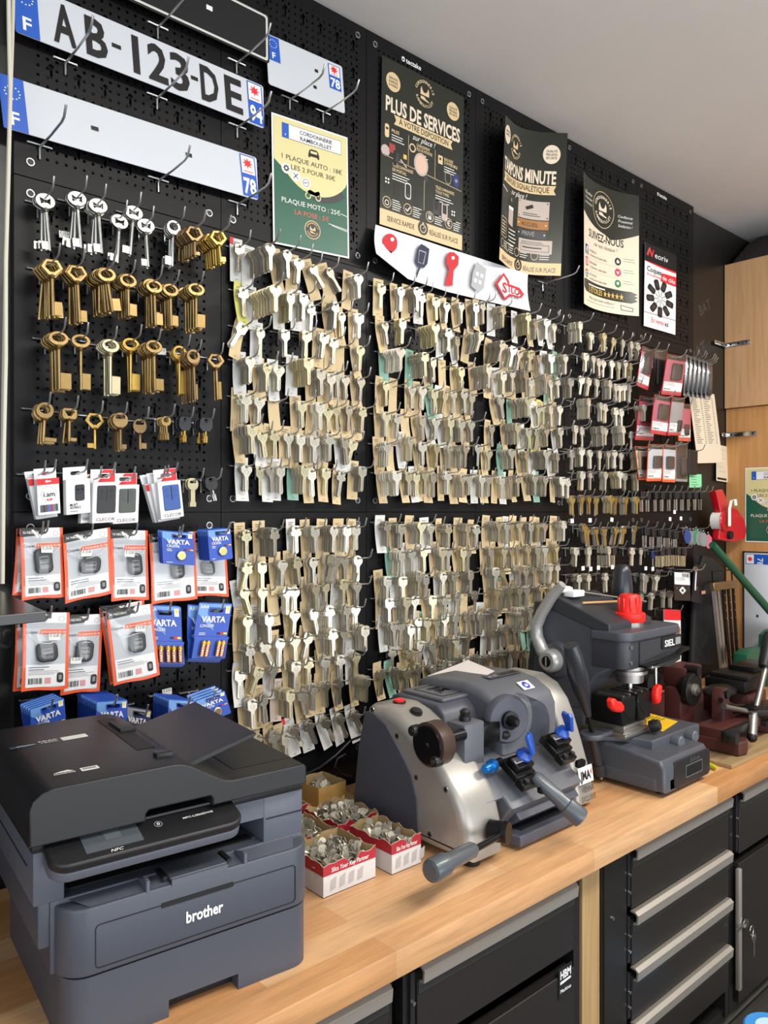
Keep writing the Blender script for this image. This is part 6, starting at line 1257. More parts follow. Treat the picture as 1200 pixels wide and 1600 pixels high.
# long grips
def grip(p0, p1, r, name, root, m=GRIP, prof=None):
    b = MB(); b.lathe(p0, p1, prof or [(0, .55 * r), (.06, .75 * r), (.55, .8 * r), (.66, .86 * r), (.68, 1.02 * r), (.94, 1.08 * r), (.985, .98 * r), (1, .75 * r)], m, 24); return b.build(name, root)
grip(W(834, 1212, .505), W(910, 1281, .585), .0185, 'carriage_grip', k1)
b = MB(); h0 = W(795, 1302, .535); b.lathe(W(765, 1297, .50), h0, [(0, .020), (.7, .019), (.75, .021), (1, .020)], BKMET, 22); b.cyl(h0 + Vector((-.012, .006, 0)), W(728, 1335, .55), .0062, BKMET, n=14); lv = b.build('feed_lever', k1)
o = grip(W(741, 1326, .547), W(672, 1362, .56), .0185, 'lever_grip', k1); o.parent = lv
b = MB(); tr = [(1.175, -.43), (1.185, -.512), (1.375, -.512), (1.40, -.49), (1.435, -.43)]
b.prism([tr], .022, SLATE, XY(.919), .004, 2, True); b.prism([[(1.20, -.44), (1.21, -.495), (1.37, -.495), (1.41, -.44)]], .003, BLACK, XY(.9305), .001); b.prism([[(1.33, -.45), (1.375, -.485), (1.40, -.45)]], .018, SLATEL, XY(.938), .003); b.build('chip_tray', k1)
for x, y in ((1.082, -.478), (1.075, -.20), (1.46, -.44), (1.46, -.20)): MB().lathe((x, y, .9), (x, y, .916), [(0, .017), (.5, .018), (.6, .012), (1, .012)], BLACK, 18).build('rubber_foot', k1)
for P, m, nm in ((Vector((1.100, -.262, 1.157)), emat('lit red switch', 'e01818', .5), 'red_switch'), (Vector((1.100, -.312, 1.146)), BLACK, 'black_switch')):
    b = MB(); tx = R(0 if nm == 'red_switch' else 18); M = Matrix.Translation(P) @ Matrix.Rotation(tx, 4, 'X'); b.cyl(M @ Vector((0, 0, -.002)), M @ Vector((0, 0, .003)), .0135, BLACK, n=24); b.cyl(M @ Vector((0, 0, .003)), M @ Vector((0, 0, .0065)), .0108, m, n=24); b.build(nm, k1)
b = MB(); Ml = frameM((1.473, -.4685, .952), (1, 0, 0), (0, .16, 1)); b.prism([rrect(-.0265, .004, .0265, .04, .001)], .0006, PAPER, Ml @ Matrix.Translation((0, 0, .001))); b.text('JMA', Ml @ Matrix.Translation((-.002, .012, .0014)), .018, INK, w=.04, bold=.04); b.prism([[(.017, .025), (.022, .018), (.024, .034)]], .0003, RED, Ml @ Matrix.Translation((0, 0, .0016)))
b.text('VIENNA', Ml @ Matrix.Translation((0, -.014, .0012)), .012, INK, w=.046, bold=.01); b.text('EXCLUSIVE', Ml @ Matrix.Translation((0, -.033, .0012)), .011, INK, w=.052, bold=.01); b.build('lettering', k1)
# paper sheet and spare bits lying on the cutter
b = MB(); v = [T(738, 1050, 1.172), T(802, 1068, 1.19), T(764, 1092, 1.178), T(700, 1072, 1.168)]; v = [Vector((1.41, -.175, 1.193)), Vector((1.36, -.30, 1.1925)), Vector((1.255, -.30, 1.170)), Vector((1.285, -.16, 1.170))]
b.add([*v, *[q + Vector((0, 0, .0006)) for q in v]], [(3, 2, 1, 0), (4, 5, 6, 7), (0, 1, 5, 4), (1, 2, 6, 5), (2, 3, 7, 6), (3, 0, 4, 7)], mat('pinkish white sheet', 'e6dcda', .7)); tag(b.build('paper_sheet', loc=v[0]), 'white paper sheet lying on top of the wide key cutter', 'paper')
b = MB(); q = Vector((1.265, -.30, 1.170)); b.tube([q + Vector((.012 * math.cos(R(a)), .012 * math.sin(R(a)), 0)) for a in range(0, 361, 30)], .0014, CHROME, 6); b.tube([q + Vector((.01, .008, 0)), q + Vector((.02, .02, .001)), q + Vector((.006, .04, .001))], .002, BLACK, 6); tag(b.build('key_ring', loc=q), 'small key ring with a black cord on the wide key cutter', 'key ring')
b = MB(); b.tube([W(475, 1211, .03), W(500, 1199, .03), W(525, 1180, .025), W(548, 1157, .03), W(570, 1148, .08)], .0028, BLACK, 8); tag(b.build('power_cable', loc=W(475, 1211, .03)), 'black cable rising behind the wide key cutter', 'cable')
b = MB(); b.tube([W(540, 1178, .02), W(527, 1185, .02), W(523, 1198, .02), W(533, 1210, .02), W(550, 1214, .03)], .003, BLACK, 8); tag(b.build('power_cable', loc=W(540, 1178, .02)), 'short black cable loop low behind the kraft carton', 'cable')
# ================================================================ UPRIGHT CUTTER (red top knob, silver lever)
k2 = empty('key_cutter', (1.76, -.35, .9), 0, 'upright dark grey cutter with red top knob and silver lever', 'key cutting machine'); SL2 = mat('blue slate casing', '44474f', .42, noise=.05, nscale=120); SL2D = mat('dark slate cover', '303238', .42)
b = MB(); b.prism([cor(1.645, 1.868, -.558, -.14, .03)], .030, SL2, XY(.927), .004, 2, True); b.prism([[(-.558, .912), (-.558, .968), (-.545, .984), (-.44, .996), (-.14, 1.0), (-.14, .912)]], .219, SL2, YZ(1.7565), .008, 3, True); b.build('base', k2)
b = MB(); Mb = XZ(-.5585); b.prism([rrect(1.690, .914, 1.864, .976, .010)], .004, BLACK, Mb, .0015); b.prism([rrect(1.742, .930, 1.822, .957, .003)], .0008, mat('display window', '0b0d10', .12), Mb @ Matrix.Translation((0, 0, .0024))); b.prism([rrect(1.741, .929, 1.823, .958, .003), rrect(1.743, .931, 1.821, .956, .003)], .0006, mat('grey rim', '5d6066', .4), Mb @ Matrix.Translation((0, 0, .0026)))
b.text('Silca', Mb @ Matrix.Translation((1.784, .962, .0022)), .010, mat('dark emblem', '4a4d52', .3), w=.05, shear=.25); b.build('front_panel', k2)
for x, y in ((1.685, -.53), (1.84, -.53), (1.685, -.18), (1.84, -.18)): MB().cyl((x, y, .9), (x, y, .914), .014, BLACK, n=16).build('rubber_foot', k2)
col_ = [(-.15, .99), (-.165, 1.12), (-.205, 1.325), (-.235, 1.330), (-.405, 1.262), (-.408, 1.172), (-.372, 1.150), (-.345, 1.12), (-.335, 1.05), (-.335, .99)]
b = MB(); b.prism([col_], .19, SL2, YZ(1.76), .008, 3, True); cm = b.build('column', k2)
b = MB(); b.prism([[(-.16, 1.0), (-.172, 1.12), (-.208, 1.318), (-.18, 1.318), (-.14, 1.0)]], .186, SL2D, YZ(1.757), .003); b.prism([[(-.21, 1.336), (-.24, 1.340), (-.406, 1.282), (-.408, 1.250), (-.215, 1.306)]], .20, SL2D, YZ(1.762), .004, 2, True)
b.prism([rrect(1.68, -.34, 1.85, -.24, .02)], .006, SL2D, Matrix.Translation((0, 0, 1.318)) @ Matrix.Translation((1.76, -.29, 0)) @ Matrix.Rotation(R(18), 4, 'X') @ Matrix.Translation((-1.76, .29, 0)), .002); b.build('top_cover', k2)
b = MB(); b.prism([rrect(-.33, 1.06, -.21, 1.20, .02), rrect(-.328, 1.062, -.212, 1.198, .019)], .001, mat('panel seam', '34373d', .4), YZ(1.6645)); P = XP(895, 1078, 1.664); b.prism([rrect(-.19, 1.05, -.13, 1.10, .012)], .002, BLACK, YZ(1.6645)); b.build('side_seams', k2)
b = MB(); b.prism([cor(1.6615, 1.925, -.452, -.36, .03)], .086, SL2D, XY(1.217), .003, 2, True); b.prism([cor(1.657, 1.93, -.458, -.36, .032)], .022, SL2, XY(1.253), .003, 2, True)
b.prism([[(1.72, 1.238), (1.92, 1.238), (1.92, 1.172), (1.86, 1.16), (1.72, 1.18)]], .003, mat('glossy head front', '2c2e33', .15, coat=.4), XZ(-.4535)); 
M = wallM((1.868, -.456, 1.222)); b.prism([rrect(-.045, -.014, .05, .016, .002)], .006, BLACK, M, .001); b.text('SIEL', M @ Matrix.Translation((-.012, -.008, .0032)), .016, WHITE, w=.05, bold=.02); b.prism([rrect(.018, -.008, .044, .010, .001)], .0006, GREY, M @ Matrix.Translation((0, 0, .0034)))
b.prism([[(1.72, 1.176), (1.93, 1.196), (1.93, 1.206), (1.86, 1.186), (1.72, 1.182)]], .03, BKMET, XZ(-.46), .002)
for z in (1.19, 1.228): b.cyl((1.685, -.454, z), (1.685, -.450, z), .005, CHROME, n=12)
b.build('head', k2)
b = MB(); q = Vector((1.79, -.385, 1.262)); b.lathe(q, q + Vector((0, 0, .014)), [(0, .036), (1, .034)], STEEL, 28); b.build('knob_collar', k2)
RK = mat('bright red knob', 'e8231a', .4); b = MB(); n = 24; ring = [(.0375 - (.002 if k % 2 else 0), k) for k in range(n)]
b.lathe(q + Vector((0, 0, .013)), q + Vector((0, 0, .037)), [(0, .037), (.1, .039), (.9, .039), (1, .033)], RK, 28)
b.lathe(q + Vector((0, 0, .036)), q + Vector((0, 0, .082)), [(0, .030), (.9, .0255), (1, .022)], RK, 28)
for k in range(10): a = R(36 * k); b.box((q.x + .0275 * math.cos(a), q.y + .0275 * math.sin(a), q.z + .056), (.006, .006, .038), RK, .002, 1)
b.build('top_knob', k2)
b = MB(); b.cyl((1.765, -.40, 1.128), (1.765, -.40, 1.176), .034, STEEL, r1=.036, n=28); b.cyl((1.765, -.40, 1.150), (1.765, -.40, 1.158), .044, STEEL, n=28); b.cyl((1.765, -.40, 1.085), (1.765, -.40, 1.13), .008, CHROME, n=14); b.cyl((1.765, -.40, 1.066), (1.765, -.40, 1.086), .004, CHROME, n=12); b.build('spindle', k2); b = MB(); b.cyl((1.875, -.41, 1.07), (1.875, -.41, 1.18), .0045, CHROME, n=12); b.build('tracer_pin', k2)
b = MB(); b.prism([rrect(1.84, 1.15, 1.95, 1.185, .004)], .04, mat('cracked clear shield', 'b9bdc0', .15, .5), XZ(-.40), .003); b.build('light_shield', k2)
# silver lever on the left cheek
Xl = 1.642; pv = XP(861, 1032, Xl); pts = [(861, 1032), (847, 1016), (839, 995), (838, 978), (846, 958), (862, 932), (879, 913)]; LV = mat('cast silver lever', 'b2b2b0', .36, .5)
b = MB(); ps = [XP(x, y, Xl) for x, y in pts]; b.tube(ps, [.020, .0175, .0165, .016, .0155, .0145, .011], LV, 14, None)
b.lathe(pv + Vector((.014, 0, 0)), pv + Vector((-.02, 0, 0)), [(0, .030), (.6, .030), (.9, .027), (1, .022)], LV, 28); b.lathe(pv + Vector((-.0202, 0, 0)), pv + Vector((-.022, 0, 0)), [(0, .014), (1, .013)], BKMET, 20); b.box(pv + Vector((-.0222, 0, 0)), (.001, .004, .022), LV); b.lathe(pv + Vector((.024, 0, 0)), pv + Vector((.010, 0, 0)), [(0, .05), (1, .042)], SL2, 28); b.build('feed_lever', k2)
# black hand levers
g = mat('black blue grip', '25282f', .32, coat=.15); yl = .40
b = MB(); b.tube([W(x, y, yl) for x, y in ((892, 1008), (896, 1024), (902, 1050), (909, 1078), (915, 1102), (919, 1118))], [.017, .022, .0235, .020, .012, .008], g, 18); b.tube([W(919, 1116, yl), W(925, 1146, yl), W(932, 1172, yl)], .0055, BKMET, 12); b.tube([W(926, 1152, yl), W(936, 1196, yl)], .0105, g, 14); b.tube([W(936, 1194, yl), W(939, 1210, yl)], [.014, .0145], g, 14); b.tube([W(939, 1209, yl), W(940, 1217, yl)], [.006, .004], CHROME, 10); b.build('hand_lever', k2)
b = MB(); b.lathe((1.945, -.27, 1.275), (1.945, -.27, 1.408), [(0, .021), (.1, .026), (.5, .029), (.85, .024), (.97, .018), (1, .012)], g, 22); b.cyl((1.945, -.27, 1.23), (1.945, -.27, 1.28), .007, BKMET, n=12); b.cyl((1.83, -.30, 1.235), (1.96, -.27, 1.235), .009, BKMET, n=12); b.build('rear_grip', k2)
# sliding table with vise
b = MB(); pl_ = [(1.70, -.498), (1.935, -.498), (1.935, -.33), (1.70, -.30), (1.66, -.33), (1.655, -.39), (1.69, -.43)]
b.prism([pl_], .042, SL2, XY(.989), .005, 2, True); rc = W(925, 1146, yl); b.prism([circ(rc.x, rc.y, .030, 24)], .014, SL2, XY(rc.z - .004), .004, 2, True); b.bx((rc.x, rc.y - .018, rc.z - .012), (1.72, rc.y + .018, rc.z - .001), SL2, .003); tb = b.build('sliding_table', k2)
for x in (1.80, 1.87): b = MB(); b.lathe((x, -.497, .992), (x, -.522, .992), [(0, .014), (.15, .016), (.9, .0155), (1, .013)], mat('ribbed grey knob', '565b60', .45), 12); ksub(b, 'table_knob', tb, k2)
b = MB(); b.prism([[(1.79, -.475), (1.905, -.455), (1.93, -.345), (1.865, -.345), (1.855, -.395), (1.82, -.41)]], .0012, mat('yellow warning label', 'e5b81c', .5), XY(1.0112)); b.greek = None
for i in range(6): b.box((1.885 + .004 * (i % 2), -.37 - .010 * i, 1.0122), (.032, .0022, .0006), INK)
ksub(b, 'warning_label', tb, k2)
b = MB(); b.bx((1.655, -.455, 1.012), (1.775, -.33, 1.024), STEEL, .002); b.bx((1.665, -.445, 1.024), (1.77, -.34, 1.04), STEEL, .002)
for x in (1.69, 1.764): b.prism([[(-.028, 1.04), (.028, 1.04), (.034, 1.085), (.030, 1.106), (-.030, 1.106), (-.034, 1.085)]], .085, BKMET, Matrix(((1, 0, 0, x), (0, 0, -1, -.40), (0, 1, 0, 0), (0, 0, 0, 1))), .003); b.prism([[(-.034, 1.085), (0, 1.05), (.034, 1.085)]], .088, BKMET, Matrix(((1, 0, 0, x), (0, 0, -1, -.40), (0, 1, 0, 0), (0, 0, 0, 1))), .002)
for i in range(5): b.box((1.68 + .028 * i, -.40, 1.108), (.008, .07, .004), STEEL)
b.lathe((1.76, -.46, 1.026), (1.765, -.482, 1.034), [(0, .014), (.5, .016), (1, .012)], BLACK, 14); vs = b.build('vise', k2)
for P, ex, rz in ((W(961, 1102, .455), 1, 20), (W(1026, 1084, .45), .8, 95)):
    b = MB(); b.prism([[(-.030 * ex, .004), (-.026 * ex, .013), (-.012 * ex, .014), (0, .010), (.014 * ex, .012), (.028 * ex, .006), (.031 * ex, -.006), (.022 * ex, -.012), (0, -.015), (-.02 * ex, -.010)]], .02, RK, wallM(P, R(-rz)), .007, 3, True); b.cyl(P, P + Vector((.03 if rz > 0 else -.03, .03, 0)), .007, BKMET, n=12); ksub(b, 'clamp_knob', vs, k2)
# tools lying on the upright cutter
b = MB(); b.tube([Vector((1.70, -.255, 1.352)), Vector((2.02, -.30, 1.300))], .0035, CHROME, 8); b.tube([Vector((1.665, -.25, 1.358)), Vector((1.715, -.257, 1.350))], .010, WHITE, 8); tag(b.build('screwdriver', loc=(1.75, -.27, 1.34)), 'thin screwdriver with white handle on the upright cutter', 'screwdriver')
b = MB(); b.box((1.715, -.27, 1.343), (.05, .03, .016), WHITE, .002, M=None); tag(b.build('plastic_clip', loc=(1.715, -.27, 1.335)), 'small white plastic block on the upright cutter', 'clip')
b = MB(); b.tube([Vector((1.70, -.305, 1.322)), Vector((1.87, -.345, 1.318))], .0028, mat('pale wood stick', 'c39a5f', .6), 6); tag(b.build('wood_stick', loc=(1.78, -.33, 1.32)), 'thin wooden stick on the upright cutter', 'stick')
# ================================================================ OLD BROWN CUTTER ON ITS BOARD
MAR = mat('maroon machine paint', '47221f', .45, noise=.2, nscale=30, bump=.1, bscale=300); DKI = mat('dark iron', '232020', .4, .6, noise=.25, nscale=60)
b = MB(); b.prism([[(1.97, -.566), (2.60, -.574), (2.62, -.10), (1.985, -.09)]], .010, grain_mat('rough old board', '7d6443', 'a0845d', 'X', .6, .8), XY(.905), .001, 1); tag(b.build('board', loc=(2.2, -.3, .9)), 'rough brown board under the old maroon cutter', 'board')
k3 = empty('key_cutter', (2.3, -.35, .91), 0, 'old maroon iron key cutter with a bare grinding disc', 'key cutting machine')
b = MB(); b.prism([[(2.05, -.548), (2.085, -.556), (2.115, -.545), (2.13, -.43), (2.15, -.36), (2.30, -.40), (2.34, -.548), (2.60, -.555), (2.60, -.12), (2.10, -.12), (2.04, -.35)]], .035, MAR, XY(.9295), .004, 2, True); b.cyl((2.09, -.53, .910), (2.09, -.53, .916), .02, BLACK, n=14); b.build('base', k3)
b = MB(); q = W(1082, 1077, .40); b.lathe(q + Vector((0, .012, 0)), q + Vector((0, -.006, 0)), [(0, .040), (.1, .046), (.9, .046), (1, .043)], DKI, 32); b.lathe(q + Vector((0, -.006, 0)), q + Vector((0, -.02, 0)), [(0, .018), (.5, .016), (.6, .009), (1, .008)], STEEL, 18); b.lathe(q + Vector((0, .03, 0)), q + Vector((0, .012, 0)), [(0, .03), (1, .038)], DKI, 24); b.build('grinding_disc', k3)
b = MB(); b.bx((q.x - .03, q.y + .02, .94), (q.x + .05, q.y + .07, q.z), MAR, .004); b.bx((q.x + .0, q.y + .02, q.z), (q.x + .10, q.y + .09, q.z + .055), MAR, .006); b.cyl((q.x + .02, q.y - .01, q.z + .05), (q.x + .02, q.y + .03, q.z + .05), .014, DKI, n=14); b.build('spindle_head', k3)
b = MB(); b.prism([[(2.14, .94), (2.14, 1.045), (2.152, 1.060), (2.166, 1.06), (2.175, 1.045), (2.18, 1.0), (2.21, .972), (2.27, .965), (2.27, .94)]], .035, MAR, XZ(-.45), .003); b.bx((2.05, -.515, .946), (2.27, -.43, .972), MAR, .003); b.bx((2.02, -.530, .948), (2.17, -.515, .978), DKI, .002); b.bx((2.27, -.53, .946), (2.36, -.46, .958), DKI, .002); b.cyl((2.155, -.475, 1.045), (2.155, -.463, 1.045), .012, DKI, n=14); b.build('cross_slide', k3)
b = MB(); b.lathe((2.03, -.53, .962), (2.03, -.555, .962), [(0, .012), (.4, .016), (1, .014)], BLACK, 14); b.cyl((2.05, -.53, .962), (2.05, -.548, .962), .007, STEEL, n=10); b.build('slide_knob', k3)
b = MB(); b.lathe((2.01, -.23, 1.03), (2.17, -.19, 1.02), [(0, .045), (.1, .052), (.9, .052), (1, .045)], BLACK, 24); b.lathe((1.99, -.27, 1.075), (1.985, -.34, 1.08), [(0, .026), (1, .024)], BLACK, 20); b.tube([(2.02, -.30, 1.11), (2.06, -.30, 1.08), (2.07, -.29, 1.01)], [.016, .022, .014], DKI, 14)
for i in range(5): b.lathe((2.02 + .025 * i, -.228 + .006 * i, 1.028), (2.028 + .025 * i, -.226 + .006 * i, 1.028), [(0, .055), (1, .055)], BLACK, 24)
b.build('motor', k3)
b = MB(); b.bx((2.30, -.47, .95), (2.42, -.33, 1.02), MAR, .005); b.bx((2.27, -.47, 1.03), (2.42, -.35, 1.062), DKI, .003); b.bx((2.28, -.475, 1.062), (2.43, -.36, 1.075), DKI, .003); b.sphere((2.22, -.42, 1.035), 1, DKI, 16, (.07, .04, .02)); b.bx((2.36, -.46, 1.062), (2.50, -.38, 1.09), BKMET, .004); b.build('vise_block', k3)
b = MB(); b.tube([W(1131, 1104, .48), W(1150, 1108, .48), W(1172, 1112, .50)], .008, STEEL, 10); b.tube([W(1126, 1093, .46), W(1145, 1103, .46), W(1175, 1104, .47)], .0075, DKI, 10); b.bx((2.22, -.52, .987), (2.33, -.48, 1.004), BKMET, .003); p0 = W(1177, 1119, .53); p1 = W(1175, 1152, .54); b.cyl(p0, p1, .0125, STEEL, n=16); b.sphere(p1, .014, DKI, 12); b.cyl(p0 + Vector((0, 0, .012)), p0, .011, STEEL, n=12); b.build('linkage', k3)
b = MB(); p0 = W(1180, 1110, .505); p1 = W(1198, 1035, .49); b.cyl(p0, p1, .0085, STEEL, n=14); b.lathe(W(1194, 1042, .49), W(1203, 990, .48), [(0, .016), (.1, .018), (.9, .019), (1, .015)], BLACK, 16); b.tube([W(1176, 1113, .51), W(1205, 1116, .52)], .012, BLACK, 12); b.build('lever', k3)
# green press at the right edge: lever arm, body
GRNM = mat('green machine paint', '14523d', .4, noise=.08, nscale=60)
k4 = empty('press', (2.85, -.2, .9), 0, 'green lever press behind the maroon cutter at the right edge', 'press')
b = MB(); b.tube([W(1113, 851, .19), W(1204, 956, .22)], [.013, .015], GRNM, 16); b.build('lever', k4)
b = MB(); p = [(1152, 1042), (1152, 1022), (1160, 1014), (1186, 1010), (1212, 1010), (1212, 1042)]; b.prism([[(W(x, y, .2).x, W(x, y, .2).z) for x, y in p]], .05, GRNM, XZ(-.21), .004); b.bx((3.0, -.24, .9), (3.18, -.175, 1.0), GRNM, .004); b.prism([[(W(x, y, .2).x, W(x, y, .2).z) for x, y in ((1190, 1012), (1190, 992), (1198, 984), (1220, 978), (1220, 1012))]], .045, GRNM, XZ(-.21), .004); b.build('frame', k4)
# ================================================================ RIGHT END: oak cupboards, notices, tools
b = MB(); b.bx((3.20, -.9, 1.985), (3.232, .016, 2.582), OAK, .0015, 1); tag(b.build('wall_cupboard', loc=(3.21, -.4, 2.0)), 'pale oak wall cupboard side at the upper right edge', 'cupboard')
b = MB(); b.bx((3.214, -.9, .9), (3.234, .016, 1.983), OAKD, .001, 1); tag(b.build('oak_panel', loc=(3.22, -.4, .9)), 'warm oak board below the wall cupboard at the right edge', 'panel')
def sideposter(name, label, tl, w_, h_, wmm, hmm, draw, paper, cat):
    p = Print(wmm, hmm); draw(p); b = MB(); p.mesh(b, (lambda x, y, l: Vector((3.2125 - l, tl[0] - w_ * x / wmm, tl[1] - h_ * y / hmm))), paper, 1); return tag(b.build(name, loc=(3.212, tl[0], tl[1])), label, cat)
sideposter('price_poster', 'second green and yellow price poster, on the oak board at the right edge', (-.064, 1.735), .215, .302, 210, 297, price, WHITE, 'poster')
P4 = empty('number_plate', (3.205, -.08, 1.0), 0, 'upright blank plate with 78 leaning on the oak board', 'number plate', 'number plates on the wall')
b = MB(); b.bx((3.206, -.17, .965), (3.211, -.058, 1.395), PLW, .001); b.bx((3.2065, -.0635, .965), (3.2045, -.058, 1.395), BLACK); b.bx((3.2065, -.17, 1.39), (3.2045, -.058, 1.395), BLACK); p = Print(110, 430); p.rect(6, 6, 98, 40, EUB, 1); p.rect(8, 8, 30, 36, WHITE, 2); star = [(23 + (13 if k % 2 == 0 else 6) * math.cos(R(22.5 * k)), 26 + (13 if k % 2 == 0 else 6) * math.sin(R(22.5 * k))) for k in range(16)]; p.poly(star, PRED, 3); p.text('78', 52, 36, 22, WHITE, 3, rot=-90); p.rect(48, 160, 8, 10, INK, 2); p.rect(48, 250, 8, 10, INK, 2); 
for ev, ef, em, L in p.e: b.add([(3.2055 - .0003 * L, -.064 - q[0] / 1000, 1.39 - q[1] / 1000) for q in ev], ef, em)
b.build('plate_sheet', P4)
# perforated strap brackets across the corner
for (x0, y0, xm, ym, x1, y1), lb in (((1115, 533, 1140, 540, 1172, 535), 'upper'), ((1126, 677, 1143, 681, 1182, 679), 'lower')):
    a = W(x0, y0, -.012); c = XP(x1, y1, 3.196); zc = (a.z + c.z) / 2; b = MB(); b.bx((a.x, .006, zc - .009), (3.198, .009, zc + .009), CHROME, .001); b.bx((3.195, c.y, zc - .009), (3.1985, .009, zc + .009), CHROME, .001)
    for k in range(3): b.cyl((a.x + .02 + .04 * k, .0058, zc), (a.x + .02 + .04 * k, .0075, zc), .0045, BLACK, n=12)
    for k in range(3): q = c.y + .014 + (-c.y - .02) * k / 2.2; b.cyl((3.1946, q, zc), (3.196, q, zc), .0045, BLACK, n=12)
    tag(b.build('strap_bracket', loc=(a.x, 0, zc)), '%s perforated zinc strap bracket in the corner by the oak cupboard' % lb, 'bracket', 'strap brackets')
# red tape gun with its paper roll
tg = empty('tape_gun', W(1130, 800, .06), 0, 'red tape dispenser gun hanging left of the oak board', 'tape dispenser'); REDP = mat('glossy red plastic', 'b8101c', .3, coat=.3)
pj = lambda l, o: [(W(x, y, o).x, W(x, y, o).z) for x, y in l]
b = MB(); b.prism([pj([(1113, 768), (1124, 765), (1134, 790), (1148, 797), (1158, 812), (1161, 828), (1159, 843), (1140, 847), (1118, 843), (1118, 836), (1120, 826), (1118, 812), (1121, 800)], .06)], .03, REDP, XZ(-.06), .005, 2, True); b.build('frame', tg)
b = MB(); q = W(1129, 814, .06); b.lathe(q + Vector((-.03, .02, 0)), q + Vector((-.03, -.02, 0)), [(0, .036), (1, .036)], PAPER, 26); b.lathe(q + Vector((-.028, -.02, 0)), q + Vector((-.028, -.026, 0)), [(0, .04), (1, .036)], REDP, 26); b.build('tape_roll', tg)
b = MB(); pts = [W(1140, 822, .10), W(1140, 795, .10), W(1143, 782, .105), W(1149, 780, .11), W(1150, 790, .11)]; v = []
for q in pts: v += [q + Vector((-.012, 0, 0)), q + Vector((.012, 0, 0))]
b.add(v, loft_faces(2, len(pts), False), PAPER, True); b.build('loose_tape', tg)
b = MB(); q = W(1142, 836, .085); b.cyl(q + Vector((0, .01, 0)), q + Vector((0, -.004, 0)), .016, BLACK, n=20); b.build('roller', tg)
# steel rack of cutters leaning in the corner, black bag beside it
rk_ = empty('steel_rack', W(1130, 1040, .12), 0, 'leaning steel rack of toothed bars beside the oak board', 'rack')
b = MB(); c4 = [W(1112, 912, .10), W(1146, 908, .10), W(1154, 1042, .13), W(1126, 1044, .13)]
for i in range(5): a0 = c4[0].lerp(c4[1], i / 4 * .92 + .04); a1 = c4[3].lerp(c4[2], i / 4 * .92 + .04); b.tube([a0, a1], .006 if i else .011, STEEL if i < 2 else DKI, 6)
b.build('bars', rk_); b = MB(); M = frameM(c4[0], c4[1] - c4[0], c4[0] - c4[3]); wl = (c4[1] - c4[0]).length; b.box((wl / 2, -.012, .004), (wl + .02, .03, .018), mat('brassy steel', '8a7a58', .4, .8), .002, 1, M); b.tube([M @ Vector((.01, 0, 0)), M @ Vector((.01, .045, 0)), M @ Vector((wl - .01, .045, 0)), M @ Vector((wl - .01, 0, 0))], .003, DKI, 6); b.build('clamp_bar', rk_)
b = MB()
for i in (2, 3, 4):
    a0 = c4[0].lerp(c4[1], i / 4 * .92 + .04); a1 = c4[3].lerp(c4[2], i / 4 * .92 + .04)
    for k in range(9): q = a0.lerp(a1, .15 + .09 * k) + Vector((-.006, -.006, 0)); b.box(q, (.012, .004, .003), CHROME)
b.build('teeth', rk_)
bg_ = mat('black bag cloth', '141416', .75, bump=.3, bscale=60)
b = MB(); prof = [(1097, 868), (1112, 872), (1128, 890), (1120, 940), (1114, 1000), (1112, 1040), (1078, 1040), (1080, 990), (1083, 930), (1090, 890)]; b.prism([pj(prof, .03)], .022, bg_, XZ(-.03), .009, 3, True); M = wallM(W(1100, 1010, .042), R(42)); b.text('CORBIN', M, .028, mat('faded bag print', '2c2c2f', .7), w=.10, bold=.03); tag(b.build('bag', loc=W(1097, 868, .03)), 'black cloth bag hanging between the keys and the steel rack', 'bag')
b = MB(); b.prism([pj([(1150, 412), (1150, 406), (1170, 382), (1190, 368), (1215, 362), (1240, 392), (1240, 412)], .02)], .30, mat('dark brown cloth', '2a2222', .8, bump=.4, bscale=30), XZ(-.15), .02, 3, True); o = b.build('bag', loc=(3.25, -.15, 2.585)); o.location = (3.25, -.15, 2.585); tag(o, 'dark bag lying on top of the oak wall cupboard', 'bag')
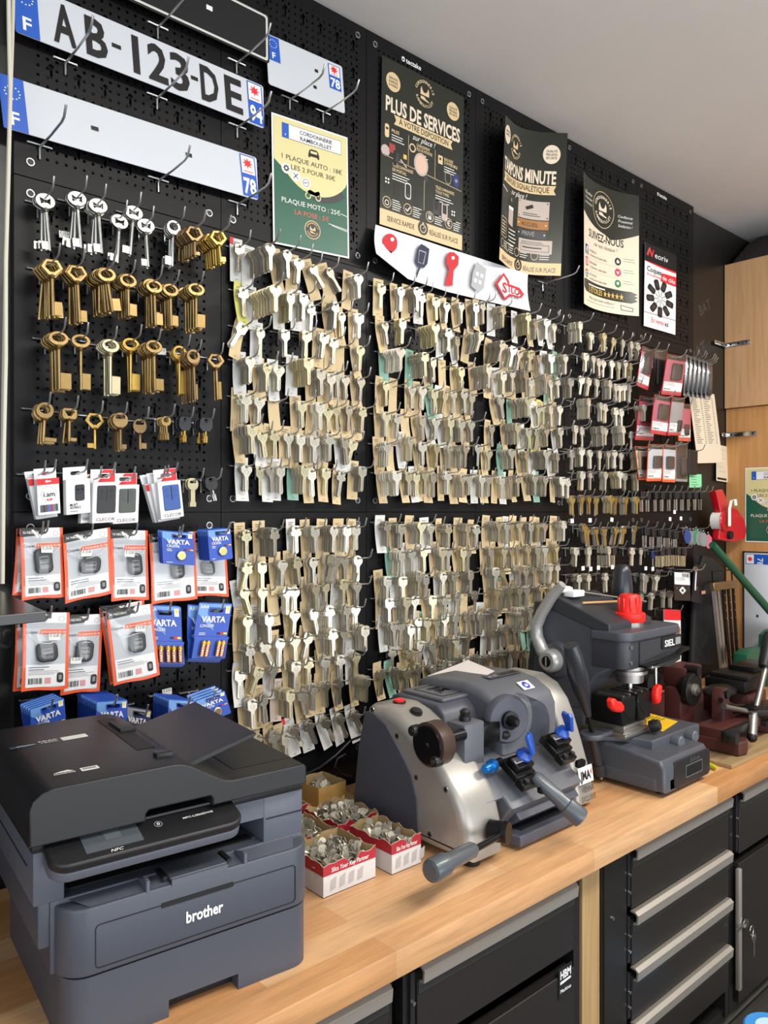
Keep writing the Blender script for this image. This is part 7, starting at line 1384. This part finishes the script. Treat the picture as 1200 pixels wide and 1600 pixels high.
# pen on the worktop
b = MB(); b.lathe((1.928, -.548, .9075), (1.962, -.478, .9075), [(0, .002), (.12, .006), (.9, .0072), (1, .006)], mat('yellow green highlighter', 'b7b524', .35), 14); tag(b.build('pen', loc=(1.945, -.51, .9)), 'yellow green pen on the worktop beside the brown board', 'pen')
# black shelf corner and cream cables at the left edge
b = MB(); A_ = T(71, 955, 1.43); B_ = T(0, 922, 1.43); Cc = T(-60, 966, 1.43); b.prism([[(A_.x, A_.y), (B_.x, B_.y), (.22, -.02), (-.35, -.02), (-.35, -.62), (Cc.x - .1, Cc.y - .02)]], .013, mat('black glass shelf', '1b1b1c', .25, noise=.2, nscale=30), XY(1.4235), .001, 1); tag(b.build('shelf', loc=(0, -.3, 1.42)), 'black shelf corner jutting in at the left edge over the pouches', 'shelf')
CBL = mat('cream cable', 'cfc9b8', .5)
for i, (pts, lb) in enumerate((([(21, -30), (19, 60), (15, 190), (11, 330), (8, 480), (5, 640), (3, 800), (2, 912)], 'cream cable running down the left edge, the outer one'), ([(13, -30), (14, 50), (16, 150), (13, 280), (9, 410), (9, 560), (6, 700), (5, 800), (4, 912)], 'cream cable beside the outer one at the left edge'))):
    b = MB(); b.tube([W(x, y, .07 + .008 * i) for x, y in pts], .0034, CBL, 8); tag(b.build('cable', loc=W(*pts[0], .07)), lb, 'cable')
# ================================================================ WIRE HOOKS (nearest 300 one by one, the far rest as one)
HOOKS.sort(key=lambda h: h[0])
for h in HOOKS:
    if len(h[4].split()) > 16: print('LONG', h[4])
RH = MB()
for i, (d, x, z, L, label, grp) in enumerate(HOOKS):
    if i < 300:
        tag(inst('wire_hook', HK[L], Matrix.Translation((x, -.001, z))), label, 'hook', grp)
    else:
        me = HK[L]; RH.add([v.co[:] for v in me.vertices], [tuple(p.vertices) for p in me.polygons], WIRE, True, Matrix.Translation((x, -.001, z)))
if RH.v: tag(RH.build('far_hooks', loc=(2.2, -.02, 1.6)), 'thin wire hooks of the far right boards', 'hooks', kind='stuff')
